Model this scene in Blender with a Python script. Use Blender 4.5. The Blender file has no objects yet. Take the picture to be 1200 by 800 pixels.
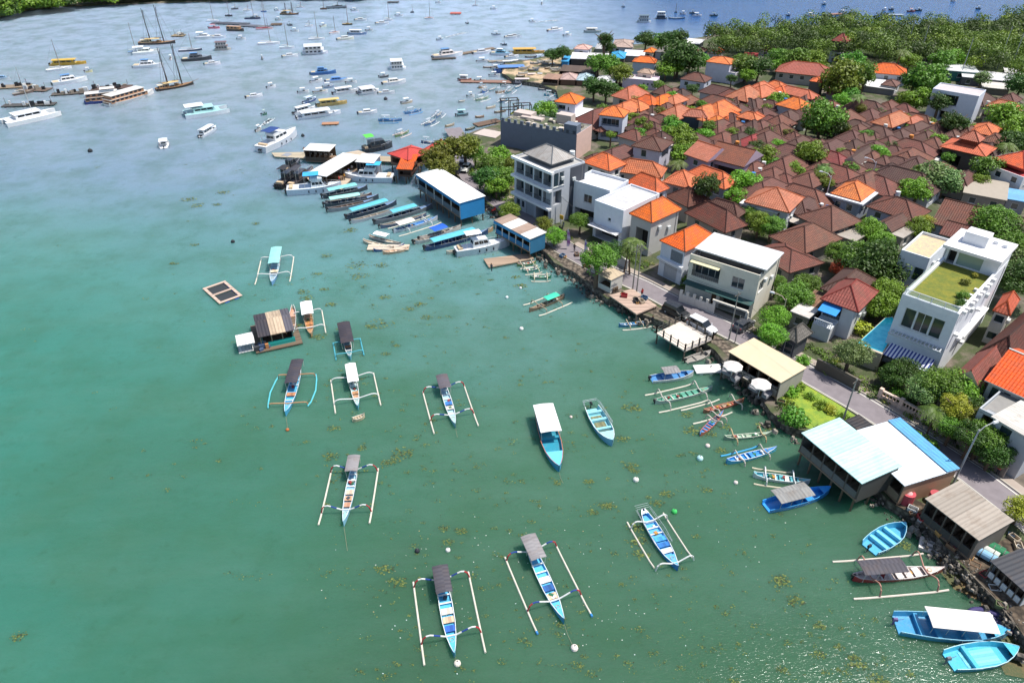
import bpy, math, random
from mathutils import Vector, noise
random.seed(7)
S = bpy.context.scene
COL = S.collection
R = math.radians
CAM_H, FPX, PITCH = 64.0, 840.0, R(34.5)
CP, SP = math.cos(PITCH), math.sin(PITCH)

def G(px, py, z=0.0):
    """ground point seen at a pixel of the 1200x800 photograph, on the level z"""
    u = 400 - py
    t = (CAM_H - z) / (FPX * SP - u * CP)
    return ((px - 600) * t, (FPX * CP + u * SP) * t)
def scale_at(py): return (py + 177.3) * CP / CAM_H   # pixels per metre across

# ------------------------------------------------------------------ colour / materials
def C(h, k=1.0):
    h = h.lstrip('#'); o = []
    for i in (0, 2, 4):
        c = int(h[i:i+2], 16) / 255
        o.append((c / 12.92 if c <= .04045 else ((c + .055) / 1.055) ** 2.4) * k)
    return (o[0], o[1], o[2], 1)
_M = {}
def new_mat(name):
    m = bpy.data.materials.new(name); m.use_nodes = True
    nt = m.node_tree; b = nt.nodes['Principled BSDF']
    return m, nt, b
def nd(nt, t, **k):
    n = nt.nodes.new(t)
    for a, v in k.items():
        if a.startswith('i_'):
            a = a[2:]
            n.inputs[int(a) if a.isdigit() else a].default_value = v
        else: setattr(n, a, v)
    return n
def mix(nt, f, a, b, bt='MIX'):
    n = nd(nt, 'ShaderNodeMix', data_type='RGBA', blend_type=bt)
    for idx, v in ((0, f), (6, a), (7, b)):
        if hasattr(v, 'is_output') or isinstance(v, bpy.types.NodeSocket): nt.links.new(v, n.inputs[idx])
        else: n.inputs[idx].default_value = v
    return n.outputs[2]
def ramp(nt, src, stops):
    r = nd(nt, 'ShaderNodeValToRGB'); cr = r.color_ramp
    while len(cr.elements) < len(stops): cr.elements.new(.5)
    for e, (p, c) in zip(cr.elements, stops): e.position = p; e.color = c if len(c) == 4 else (*c, 1)
    nt.links.new(src, r.inputs[0]); return r.outputs[0]
def g(v): return (v, v, v, 1)
def mth(nt, op, a, b=None):
    n = nd(nt, 'ShaderNodeMath', operation=op)
    for i, v in enumerate((a, b)):
        if v is None: continue
        if isinstance(v, bpy.types.NodeSocket): nt.links.new(v, n.inputs[i])
        else: n.inputs[i].default_value = v
    return n.outputs[0]
def noise_n(nt, vec, scale, detail=4, rough=.6):
    n = nd(nt, 'ShaderNodeTexNoise'); n.inputs['Scale'].default_value = scale
    n.inputs['Detail'].default_value = detail; n.inputs['Roughness'].default_value = rough
    nt.links.new(vec, n.inputs['Vector']); return n.outputs['Fac']
def bump(nt, b, h, s=.4, d=.05):
    n = nd(nt, 'ShaderNodeBump'); n.inputs['Strength'].default_value = s; n.inputs['Distance'].default_value = d
    nt.links.new(h, n.inputs['Height']); nt.links.new(n.outputs[0], b.inputs['Normal'])

def M(col, kind='plain', rough=.75, k=1.0):
    """material cached by colour and kind; col is a hex string"""
    key = (col, kind, rough, k)
    if key in _M: return _M[key]
    m, nt, b = new_mat(kind + '_' + col)
    c = C(col, k); dark = tuple(v * .55 for v in c[:3]) + (1,); lite = tuple(min(.92, v * 1.25) for v in c[:3]) + (1,)
    b.inputs['Roughness'].default_value = rough
    tc = nd(nt, 'ShaderNodeTexCoord'); geo = nd(nt, 'ShaderNodeNewGeometry'); oi = nd(nt, 'ShaderNodeObjectInfo')
    P = geo.outputs['Position']; UV = tc.outputs['UV']
    sep = nd(nt, 'ShaderNodeSeparateXYZ'); nt.links.new(UV, sep.inputs[0]); U, V = sep.outputs[0], sep.outputs[1]
    n1 = noise_n(nt, P, .9, 5); n2 = noise_n(nt, P, 6, 3)
    if kind == 'plain':
        col_o = mix(nt, ramp(nt, n1, [(.38, g(0)), (.72, g(1))]), c, tuple(v * .82 for v in c[:3]) + (1,))
        nt.links.new(col_o, b.inputs['Base Color'])
    elif kind == 'wall':        # painted render with rain streaks and blotches
        mp = nd(nt, 'ShaderNodeMapping'); mp.inputs['Scale'].default_value = (2.2, 2.2, .25); nt.links.new(P, mp.inputs[0])
        st = noise_n(nt, mp.outputs[0], 1.4, 6, .7)
        a = mix(nt, ramp(nt, st, [(.56, g(0)), (.85, g(.5))]), c, dark)
        a = mix(nt, ramp(nt, n1, [(.3, g(.35)), (.6, g(0))]), a, lite)
        a = mix(nt, ramp(nt, n2, [(.55, g(0)), (.85, g(.35))]), a, tuple(v * .7 for v in c[:3]) + (1,))
        nt.links.new(a, b.inputs['Base Color']); bump(nt, b, n2, .25, .03)
    elif kind == 'tile':        # rows of clay tiles
        hs = nd(nt, 'ShaderNodeHueSaturation'); hs.inputs['Color'].default_value = c
        nt.links.new(mth(nt, 'ADD', mth(nt, 'MULTIPLY', oi.outputs['Random'], .75), .68), hs.inputs['Value'])
        nt.links.new(mth(nt, 'ADD', mth(nt, 'MULTIPLY', mth(nt, 'FRACT', mth(nt, 'MULTIPLY', oi.outputs['Random'], 7.3)), .018), .492), hs.inputs['Hue'])
        nt.links.new(mth(nt, 'ADD', mth(nt, 'MULTIPLY', oi.outputs['Random'], .25), .86), hs.inputs['Saturation'])
        base = hs.outputs[0]
        wu = nd(nt, 'ShaderNodeTexBrick'); wu.inputs['Scale'].default_value = 1
        wu.inputs['Brick Width'].default_value = .42; wu.inputs['Row Height'].default_value = .5; wu.inputs['Mortar Size'].default_value = .05
        wu.inputs['Color1'].default_value = g(1); wu.inputs['Color2'].default_value = g(.6); wu.inputs['Mortar'].default_value = g(.22)
        nt.links.new(UV, wu.inputs['Vector'])
        a = mix(nt, .5, base, wu.outputs['Color'], 'MULTIPLY')
        a = mix(nt, ramp(nt, n1, [(.42, g(0)), (.75, g(.7))]), a, tuple(v * .42 + .012 for v in c[:3]) + (1,))
        a = mix(nt, ramp(nt, noise_n(nt, P, .28, 6, .75), [(.5, g(0)), (.68, g(.4))]), a, (.10, .075, .05, 1))
        a = mix(nt, ramp(nt, noise_n(nt, P, 2.2, 5, .75), [(.55, g(0)), (.8, g(.55))]), a, tuple(min(.8, v * 1.5 + .03) for v in c[:3]) + (1,))
        nt.links.new(a, b.inputs['Base Color'])
        su = mth(nt, 'SINE', mth(nt, 'MULTIPLY', U, 14.9)); sv = mth(nt, 'FRACT', mth(nt, 'MULTIPLY', V, 2.0))
        bump(nt, b, mth(nt, 'ADD', su, mth(nt, 'MULTIPLY', sv, -1.0)), .55, .08)
    elif kind == 'corr':        # corrugated sheet
        su = mth(nt, 'SINE', mth(nt, 'MULTIPLY', U, 13.0))
        sheet = mth(nt, 'FRACT', mth(nt, 'MULTIPLY', U, .45))
        sh2 = mth(nt, 'FRACT', mth(nt, 'MULTIPLY', mth(nt, 'FLOOR', mth(nt, 'MULTIPLY', U, .45)), .37))
        a = mix(nt, mth(nt, 'MULTIPLY', sh2, .75), c, tuple(v * .7 for v in c[:3]) + (1,))
        a = mix(nt, ramp(nt, sheet, [(0, g(.6)), (.04, g(0)), (.96, g(0)), (1, g(.6))]), a, dark)
        a = mix(nt, ramp(nt, n1, [(.5, g(0)), (.72, g(.55))]), a, (c[0]*.5+.05, c[1]*.45+.03, c[2]*.4+.02, 1))
        mp = nd(nt, 'ShaderNodeMapping'); mp.inputs['Scale'].default_value = (1.4, .22, 1); nt.links.new(UV, mp.inputs[0])
        a = mix(nt, ramp(nt, noise_n(nt, mp.outputs[0], 1.6, 6, .75), [(.56, g(0)), (.7, g(.45))]), a, (.13, .085, .06, 1))
        nt.links.new(a, b.inputs['Base Color']); bump(nt, b, su, .5, .06)
    elif kind == 'plank':
        f = mth(nt, 'FRACT', mth(nt, 'MULTIPLY', V, 3.6))
        pid = mth(nt, 'FRACT', mth(nt, 'MULTIPLY', mth(nt, 'FLOOR', mth(nt, 'MULTIPLY', V, 3.6)), .618))
        a = mix(nt, pid, tuple(v * .7 for v in c[:3]) + (1,), lite)
        a = mix(nt, ramp(nt, f, [(0, g(.85)), (.09, g(0)), (1, g(0))]), a, tuple(v * .15 for v in c[:3]) + (1,))
        a = mix(nt, ramp(nt, n2, [(.5, g(0)), (.8, g(.5))]), a, dark)
        nt.links.new(a, b.inputs['Base Color'])
    elif kind == 'stripe':      # awning stripes
        f = mth(nt, 'FRACT', mth(nt, 'MULTIPLY', U, 2.1))
        nt.links.new(mix(nt, ramp(nt, f, [(.0, g(0)), (.45, g(0)), (.5, g(1)), (1, g(1))]), c, C('e8eaf4', .9)), b.inputs['Base Color'])
    elif kind == 'metal':
        b.inputs['Metallic'].default_value = .3
        nt.links.new(mix(nt, ramp(nt, n2, [(.4, g(0)), (.8, g(.5))]), c, dark), b.inputs['Base Color'])
    elif kind == 'gloss':
        b.inputs['Coat Weight'].default_value = .5; b.inputs['Roughness'].default_value = .35
        a = mix(nt, ramp(nt, n2, [(.42, g(0)), (.75, g(.6))]), c, tuple(v * .6 + .01 for v in c[:3]) + (1,))
        a = mix(nt, ramp(nt, noise_n(nt, P, 2.2, 6, .8), [(.5, g(0)), (.66, g(.4))]), a, (c[0]*.5+.16, c[1]*.5+.15, c[2]*.5+.13, 1))
        a = mix(nt, ramp(nt, noise_n(nt, P, 3.1, 6, .8), [(.6, g(0)), (.7, g(.5))]), a, (.10, .075, .055, 1))
        nt.links.new(a, b.inputs['Base Color']); bump(nt, b, n2, .2, .02)
    elif kind == 'glass':
        b.inputs['Base Color'].default_value = c; b.inputs['Roughness'].default_value = .08
        b.inputs['Specular IOR Level'].default_value = .7
    elif kind == 'leaf':
        hs = nd(nt, 'ShaderNodeHueSaturation')
        n = noise_n(nt, P, .7, 3); nl = noise_n(nt, P, 4.5, 2)
        a = mix(nt, ramp(nt, n, [(.35, g(0)), (.65, g(1))]), tuple(v * .62 for v in c[:3]) + (1,), (c[0] * 1.3, c[1] * 1.2, c[2] * .9, 1))
        a = mix(nt, ramp(nt, nl, [(.4, g(0)), (.7, g(.6))]), a, (c[0] * 1.6, c[1] * 1.45, c[2] * 1.0, 1))
        nt.links.new(a, hs.inputs['Color'])
        nt.links.new(mth(nt, 'ADD', mth(nt, 'MULTIPLY', oi.outputs['Random'], .5), .75), hs.inputs['Value'])
        nt.links.new(mth(nt, 'ADD', mth(nt, 'MULTIPLY', oi.outputs['Random'], .05), .475), hs.inputs['Hue'])
        nt.links.new(hs.outputs[0], b.inputs['Base Color'])
        b.inputs['Roughness'].default_value = .55
        tr = nd(nt, 'ShaderNodeBsdfTranslucent'); nt.links.new(hs.outputs[0], tr.inputs[0])
        ms = nd(nt, 'ShaderNodeMixShader'); ms.inputs[0].default_value = .22
        nt.links.new(b.outputs[0], ms.inputs[1]); nt.links.new(tr.outputs[0], ms.inputs[2])
        nt.links.new(ms.outputs[0], nt.nodes['Material Output'].inputs[0])
    elif kind == 'ground':
        a = mix(nt, ramp(nt, n1, [(.4, g(0)), (.7, g(1))]), c, dark)
        a = mix(nt, ramp(nt, noise_n(nt, P, .2, 6), [(.42, g(0)), (.52, g(.9))]), a, C('45562a', .7))
        a = mix(nt, ramp(nt, n2, [(.5, g(0)), (.8, g(.5))]), a, lite)
        nt.links.new(a, b.inputs['Base Color']); bump(nt, b, n2, .4, .08)
    elif kind == 'rock':
        vo = nd(nt, 'ShaderNodeTexVoronoi'); vo.inputs['Scale'].default_value = 1.7; nt.links.new(P, vo.inputs['Vector'])
        a = mix(nt, ramp(nt, vo.outputs['Distance'], [(.2, g(0)), (.7, g(1))]), lite, tuple(v * .25 for v in c[:3]) + (1,))
        a = mix(nt, ramp(nt, n2, [(.4, g(0)), (.75, g(.7))]), a, dark)
        nt.links.new(a, b.inputs['Base Color']); bump(nt, b, vo.outputs['Distance'], .8, .2)
    elif kind == 'grass':
        a = mix(nt, ramp(nt, noise_n(nt, P, 1.2, 4), [(.38, g(0)), (.65, g(1))]), c, (c[0] * 1.7, c[1] * 1.3, c[2], 1))
        a = mix(nt, ramp(nt, n2, [(.45, g(0)), (.7, g(.5))]), a, dark)
        nt.links.new(a, b.inputs['Base Color']); bump(nt, b, noise_n(nt, P, 14, 2), .6, .08)
    _M[key] = m; return m

# ------------------------------------------------------------------ mesh builder
class MB:
    def __init__(s): s.v = []; s.f = []; s.m = []
    def add(s, pts): i = len(s.v); s.v.extend([tuple(p) for p in pts]); return i
    def face(s, pts, m=0):
        i = s.add(pts); s.f.append(tuple(range(i, i + len(pts)))); s.m.append(m); return s
    def box(s, c, d, rz=0, m=0, top=None):
        """centre of base, size; top = (sx, sy) scale of the top face"""
        x, y, z = c; a, b, h = d[0] / 2, d[1] / 2, d[2]; tx, ty = top or (1, 1)
        cs, sn = math.cos(rz), math.sin(rz)
        pts = []
        for zz, kx, ky in ((0, 1, 1), (h, tx, ty)):
            for sx, sy in ((-1, -1), (1, -1), (1, 1), (-1, 1)):
                X, Y = sx * a * kx, sy * b * ky
                pts.append((x + X * cs - Y * sn, y + X * sn + Y * cs, z + zz))
        i = s.add(pts)
        for q in ((3, 2, 1, 0), (4, 5, 6, 7), (0, 1, 5, 4), (1, 2, 6, 5), (2, 3, 7, 6), (3, 0, 4, 7)):
            s.f.append(tuple(i + k for k in q)); s.m.append(m)
        return s
    def tube(s, pts, r, n=6, m=0, r2=None, ms=None, cap=True):
        pts = [Vector(p) for p in pts]; rings = []
        for k, p in enumerate(pts):
            d = (pts[min(k + 1, len(pts) - 1)] - pts[max(k - 1, 0)]).normalized()
            up = Vector((0, 0, 1)) if abs(d.z) < .9 else Vector((1, 0, 0))
            a = d.cross(up).normalized(); b = a.cross(d)
            rr = r if r2 is None else r + (r2 - r) * k / (len(pts) - 1)
            rings.append(s.add([p + a * (rr * math.cos(6.2832 * j / n)) + b * (rr * math.sin(6.2832 * j / n)) for j in range(n)]))
        for k in range(len(rings) - 1):
            A, B = rings[k], rings[k + 1]
            for j in range(n):
                s.f.append((A + j, B + j, B + (j + 1) % n, A + (j + 1) % n)); s.m.append(ms[k] if ms else m)
        if cap:
            s.f.append(tuple(rings[0] + j for j in range(n))); s.m.append(ms[0] if ms else m)
            s.f.append(tuple(rings[-1] + n - 1 - j for j in range(n))); s.m.append(ms[-1] if ms else m)
        return s
    def slab(s, pts, z0, z1, m=0, ms=None):
        """prism over a counter-clockwise outline"""
        n = len(pts); a = s.add([(p[0], p[1], z0) for p in pts]); b = s.add([(p[0], p[1], z1) for p in pts])
        s.f.append(tuple(b + k for k in range(n))); s.m.append(m)
        s.f.append(tuple(a + n - 1 - k for k in range(n))); s.m.append(ms if ms is not None else m)
        for k in range(n):
            j = (k + 1) % n; s.f.append((a + k, a + j, b + j, b + k)); s.m.append(ms if ms is not None else m)
        return s
    def build(s, name, mats, parent=None, loc=None, rz=0, smooth=False):
        if not isinstance(mats, (list, tuple)): mats = [mats]
        me = bpy.data.meshes.new(name); me.from_pydata(s.v, [], s.f)
        for m in mats: me.materials.append(m)
        me.polygons.foreach_set('material_index', s.m)
        if smooth: me.polygons.foreach_set('use_smooth', [True] * len(s.f))
        uv = me.uv_layers.new(name='UVMap').data; flat = [0.0] * (2 * len(uv)); V = s.v; li = 0
        for f in s.f:
            p0 = V[f[0]]; p1 = V[f[1]]; p2 = V[f[2]]
            ax, ay, az = p1[0]-p0[0], p1[1]-p0[1], p1[2]-p0[2]; bx, by, bz = p2[0]-p0[0], p2[1]-p0[1], p2[2]-p0[2]
            nx, ny, nz = ay*bz-az*by, az*bx-ax*bz, ax*by-ay*bx
            l = math.hypot(nx, ny)
            if l < 1e-4 * (abs(nz) + 1e-9) or l == 0: ux, uy = 1.0, 0.0
            else: ux, uy = -ny / l, nx / l
            L = math.sqrt(nx*nx+ny*ny+nz*nz) or 1; nx /= L; ny /= L; nz /= L
            vx, vy, vz = -nz * uy, nz * ux, nx * uy - ny * ux
            for k in f:
                p = V[k]; flat[li] = p[0]*ux + p[1]*uy; flat[li+1] = p[0]*vx + p[1]*vy + p[2]*vz; li += 2
        uv.foreach_set('uv', flat); me.update()
        o = bpy.data.objects.new(name, me); COL.objects.link(o)
        if parent: o.parent = parent
        if loc: o.location = loc
        if rz: o.rotation_euler.z = rz
        return o

LABELS = {}
def tag(o, label, cat, group=None, kind=None):
    o['label'] = label; o['category'] = cat
    if group: o['group'] = group
    if kind: o['kind'] = kind
    return o
def thing(name, label, cat, loc=(0, 0, 0), rz=0, group=None):
    o = bpy.data.objects.new(name, None); COL.objects.link(o); o.empty_display_size = .3
    o.location = loc if len(loc) == 3 else (loc[0], loc[1], 0); o.rotation_euler.z = rz
    return tag(o, label, cat, group)
def struct(o): o['kind'] = 'structure'; return o
def copy_tree(o, parent=None):
    c = o.copy(); COL.objects.link(c); c.parent = parent
    for ch in o.children: copy_tree(ch, c)
    return c

# ------------------------------------------------------------------ buildings
def wall_face(mb, O, u, n, W, H, holes, m=0, mrev=0, mback=2):
    """a wall in the plane through O, going along u and up; holes = (u0,u1,z0,z1,depth) cut through it with reveals and a back"""
    us = sorted({0, W, *[h[0] for h in holes], *[h[1] for h in holes]}); zs = sorted({0, H, *[h[2] for h in holes], *[h[3] for h in holes]})
    P = lambda a, z, d=0: (O[0] + u[0]*a - n[0]*d, O[1] + u[1]*a - n[1]*d, O[2] + z)
    for i in range(len(us) - 1):
        for j in range(len(zs) - 1):
            a, b, c, d = us[i], us[i+1], zs[j], zs[j+1]; ca, cz = (a + b) / 2, (c + d) / 2
            if any(h[0] < ca < h[1] and h[2] < cz < h[3] for h in holes): continue
            mb.face([P(a, c), P(b, c), P(b, d), P(a, d)], m)
    for a, b, c, d, dep in holes:
        mb.face([P(a, c), P(a, c, dep), P(a, d, dep), P(a, d)][::-1], mrev); mb.face([P(b, c), P(b, c, dep), P(b, d, dep), P(b, d)], mrev)
        mb.face([P(a, c), P(b, c), P(b, c, dep), P(a, c, dep)][::-1], mrev); mb.face([P(a, d), P(b, d), P(b, d, dep), P(a, d, dep)], mrev)
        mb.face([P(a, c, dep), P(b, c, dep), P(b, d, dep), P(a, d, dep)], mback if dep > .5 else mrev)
GLASS = lambda: M('2b3a42', 'glass', .1)
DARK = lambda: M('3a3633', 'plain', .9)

def frame_of(L, F, Rr, z):
    """rectangle through three roof corners given in photo pixels: returns centre, size along F>R, size along F>L, rotation"""
    f = Vector(G(*F, z)); l = Vector(G(*L, z)); r = Vector(G(*Rr, z))
    a = (r - f); b = (l - f); w, d = a.length, b.length
    ang = (math.atan2(a.y, a.x) * w + (math.atan2(b.y, b.x) - math.pi / 2) * d) / (w + d)
    x = Vector((math.cos(ang), math.sin(ang))); y = Vector((-x.y, x.x))
    c = f + x * w / 2 + y * d / 2
    return (c.x, c.y), w, d, ang

def hip_roof(mb, w, d, z, rh, over=0, mt=0, mr=1, thick=.16, ridge_caps=True, gable=False, off=(0, 0)):
    a, b = w / 2 + over, d / 2 + over; ox, oy = off
    if gable == 'x' or (gable is False and w >= d): rx, ry = (a if gable else max(a - b, 0)), 0
    else: rx, ry = 0, (b if gable else max(b - a, 0))
    c = [(-a, -b), (a, -b), (a, b), (-a, b)]; c = [(x + ox, y + oy, z) for x, y in c]
    p, q = (ox - rx, oy - ry, z + rh), (ox + rx, oy + ry, z + rh)
    if rx > 0 or (rx == 0 and ry == 0 and w >= d):
        mb.face([c[0], c[1], q, p], mt); mb.face([c[2], c[3], p, q], mt)
        if gable: mb.face([c[1], c[2], q], 2); mb.face([c[3], c[0], p], 2)
        else: mb.face([c[1], c[2], q], mt); mb.face([c[3], c[0], p], mt)
        hips = [(c[0], p), (c[3], p), (c[1], q), (c[2], q)]
    else:
        mb.face([c[1], c[2], q, p], mt); mb.face([c[3], c[0], p, q], mt)
        if gable: mb.face([c[0], c[1], p], 2); mb.face([c[2], c[3], q], 2)
        else: mb.face([c[0], c[1], p], mt); mb.face([c[2], c[3], q], mt)
        hips = [(c[0], p), (c[1], p), (c[2], q), (c[3], q)]
    for i in range(4):   # fascia
        u, v = c[i], c[(i + 1) % 4]; mb.face([(u[0], u[1], z - thick), (v[0], v[1], z - thick), v, u], mr)
    mb.face([(x, y, z - thick) for x, y, _ in c][::-1], mr)
    if ridge_caps:
        if not gable:
            for u, v in hips: mb.tube([Vector(u) + Vector((0, 0, .03)), Vector(v) + Vector((0, 0, .05))], .11, 4, mr)
        if p != q: mb.tube([Vector(p) + Vector((0, 0, .05)), Vector(q) + Vector((0, 0, .05))], .12, 4, mr)

def add_openings(root, w, d, z0, opens, frame_m=None):
    """opens: (face 'l'|'r', u0, u1, zlo, zhi, kind). returns hole lists. Also builds window/door/railing parts"""
    hl, hr = [], []
    fm = frame_m or M('d8d8d4', 'plain')
    for face, u0, u1, a, b, kind in opens:
        W = d if face == 'l' else w
        dep = {'w': .14, 'd': .14, 's': .14, 'o': 2.2, 'b': 1.3, 'v': .14}[kind]
        h = (u0 * W, u1 * W, a - z0, b - z0, dep); (hl if face == 'l' else hr).append(h)
        if face == 'l':   # along -y at x=-w/2
            P = lambda u, z, dd: (-w / 2 + dd, d / 2 - u, z)
        else: P = lambda u, z, dd: (-w / 2 + u, -d / 2 + dd, z)
        ua, ub = u0 * W, u1 * W; wd = ub - ua; ht = b - a
        rz = 0 if face == 'r' else -math.pi / 2
        def bar(mb, uc, zc, su, sz, dd=.07, th=.06, m=0):
            x, y, z = P(uc, zc - sz / 2, dd); mb.box((x, y, z), (su, th, sz), rz, m)
        if kind in 'wb':
            dd = .1 if kind == 'w' else 1.24
            fr = MB(); t = .07
            for uc in (ua + t / 2, ub - t / 2): bar(fr, uc, (a + b) / 2, t, ht, dd)
            for zc in (a + t / 2, b - t / 2): bar(fr, (ua + ub) / 2, zc, wd - 2 * t, t, dd)
            k = max(1, round(wd / 1.1))
            for i in range(1, k): bar(fr, ua + wd * i / k, (a + b) / 2, t, ht - 2 * t, dd)
            fo = fr.build('window', fm, root)
            pn = MB(); bar(pn, (ua + ub) / 2, (a + b) / 2, wd - .16, ht - .16, dd + .01, .02); pn.build('pane', GLASS(), fo)
            if kind == 'w' and wd < 2.2:
                sl = MB(); bar(sl, (ua + ub) / 2, a - .05, wd + .2, .08, -.04, .12); sl.build('sill', fm, fo)
            if kind == 'b':
                rl = MB(); bar(rl, (ua + ub) / 2, a + .95, wd, .06, -.03, .06)
                n = max(2, int(wd / .35))
                for i in range(n + 1): bar(rl, ua + .03 + (wd - .06) * i / n, a + .46, .035, .9, -.03, .035)
                rl.build('balcony_railing', M('4a4c50', 'metal'), root)
        elif kind == 'd':
            dr = MB(); bar(dr, (ua + ub) / 2, (a + b) / 2, wd - .06, ht - .06, .11, .05)
            dr.build('door', M('6a4a32', 'plank'), root)
        elif kind == 's':
            dr = MB()
            for i in range(int(ht / .22)): bar(dr, (ua + ub) / 2, a + .11 + i * .22, wd - .05, .2, .1, .05)
            dr.build('shutter', M('b9bec4', 'metal'), root)
        elif kind == 'v':
            dr = MB()
            for i in range(int(ht / .16)): bar(dr, (ua + ub) / 2, a + .08 + i * .16, wd - .05, .07, .1, .05)
            dr.build('louvre', M('77797c', 'plain'), root)
    return hl, hr

def house(label, L, F, Rr, z, wall='d9d6d0', roof='c4602f', rk='tile', form='hip', rh=2.0, over=.5, base=1.3, opens=(), name='house',
          cat='house', group=None, wk='wall', ridge=None, parapet=0, sink=0, rect=None, auto=True):
    if F and F[1] < 200: q_ = .64 if F[1] < 115 else .82; z = base + (z - base) * q_; rh *= q_; opens = [(a_, b_, c_, d_ * q_, e_ * q_, k_) for a_, b_, c_, d_, e_, k_ in opens]
    if rect: c, w, d, ang = rect
    else: c, w, d, ang = frame_of(L, F, Rr, z)
    root = thing(name, label, cat, (c[0], c[1], base), ang, group)
    z0 = 0; ze = z - base; iw, idp = max(w - 2 * over, 1), max(d - 2 * over, 1)
    if auto and not opens:
        opens = []
        zt = ze - .5
        for face, W in (('l', idp), ('r', iw)):
            n = max(1, int(W / 3.2))
            fl = 1 if ze < 5.2 else 2 if ze < 8.5 else 3
            for k in range(fl):
                zb = ze - .6 - k * 3.0
                for i in range(n):
                    u = (i + .5) / n; hw = .65 / W
                    if zb - 1.3 > .3: opens.append((face, u - hw, u + hw, zb - 1.25, zb, 'w'))
    hl, hr = add_openings(root, iw, idp, z0, opens)
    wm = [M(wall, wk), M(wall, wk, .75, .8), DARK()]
    mb = MB(); a, b = iw / 2, idp / 2; hw = ze - sink
    wall_face(mb, (-a, b, z0), (0, -1), (-1, 0), idp, hw, hl, 0, 1)
    wall_face(mb, (-a, -b, z0), (1, 0), (0, -1), iw, hw, hr, 0, 1)
    mb.face([(a, -b, z0), (a, b, z0), (a, b, hw), (a, -b, hw)]); mb.face([(a, b, z0), (-a, b, z0), (-a, b, hw), (a, b, hw)])
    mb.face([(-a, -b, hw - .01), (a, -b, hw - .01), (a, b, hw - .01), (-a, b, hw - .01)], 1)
    if parapet:
        t = .18
        for cx, cy, sx, sy in ((0, -b + t/2, 2*a, t), (0, b - t/2, 2*a, t), (-a + t/2, 0, t, 2*b - 2*t), (a - t/2, 0, t, 2*b - 2*t)):
            mb.box((cx, cy, hw), (sx, sy, parapet))
    mb.build('wall', wm, root)
    rm = MB(); mats = [M(roof, rk), M(ridge or roof, 'plain', .8, .55 if not ridge else 1), M(wall, wk)]
    if form == 'hip': hip_roof(rm, w, d, ze, rh); rm.build('roof', mats, root)
    elif form in ('gx', 'gy'): hip_roof(rm, w, d, ze, rh, gable='x' if form == 'gx' else 'y'); rm.build('roof', mats, root)
    elif form == 'flat': rm.box((0, 0, ze + .0), (w, d, .18)); rm.build('roof', mats, root)
    elif form == 'shedl':   # slopes down towards the left-front face
        rm.slab([(-w/2, -d/2), (w/2, -d/2), (w/2, d/2), (-w/2, d/2)], ze, ze + .12)
        rm.v = [(x, y, zz + (x + w / 2) / w * rh) for x, y, zz in rm.v]; rm.build('roof', mats, root)
    elif form == 'top':     # parapet roof with its own floor only
        rm.box((0, 0, hw + .01), (iw - .5, idp - .5, .06)); rm.build('roof', mats, root)
    root['_dim'] = (iw, idp, ze)
    if F and F[1] > 200 and auto and ze > 4:
        for k in range(2): MB().box((-iw/2 + iw*(.3 + .35*k), -idp/2 - .22, ze - 2.2 - .9*k), (.8, .36, .6)).build('air_conditioner', M('c8cccc', 'plain'), root)
        MB().tube([(iw*.42, -idp/2 - .06, .1), (iw*.42, -idp/2 - .06, ze - .3)], .05, 5).build('drain_pipe', M('8a8a88', 'plain'), root)
    return root
def stilts(root, w, d, ztop, nx, ny, r=.14, col='6b5a48', zbot=-2.5):
    for i in range(nx):
        for j in range(ny):
            x = -w/2 + .2 + (w - .4) * i / max(1, nx - 1); y = -d/2 + .2 + (d - .4) * j / max(1, ny - 1)
            MB().tube([(x, y, zbot), (x, y, ztop)], r, 6).build('post', M(col, 'wall'), root)
# ------------------------------------------------------------------ boats
WHITE = M('dcdedd', 'gloss', .4, .95); OFFW = M('c9c7be', 'wall', .6); RED = M('b03038', 'plain', .6); NAVY = M('23408c', 'plain', .6)
WOOD = M('9a7450', 'plank', .8); BLACK = M('232427', 'plain', .5); BAMBOO = M('cfc9ba', 'plain', .7)
PROF = {
    'canoe': [(0, .25, .25), (.06, .55, .1), (.2, .86, .02), (.42, 1, 0), (.62, .95, 0), (.78, .74, .03), (.9, .42, .1), (.97, .16, .2), (1, .03, .28)],
    'skiff': [(0, .80, .0), (.12, .9, 0), (.3, 1, 0), (.55, 1, .02), (.72, .86, .07), (.85, .6, .14), (.94, .32, .22), (1, .04, .3)],
    'yacht': [(0, .86, .0), (.1, .92, 0), (.3, 1, 0), (.5, 1, .03), (.68, .88, .08), (.82, .62, .16), (.93, .32, .26), (1, .04, .34)],
    'ship':  [(0, .70, .30), (.08, .82, .2), (.22, .95, .06), (.45, 1, 0), (.65, .95, .04), (.8, .72, .15), (.92, .38, .3), (1, .05, .48)],
}
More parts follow.
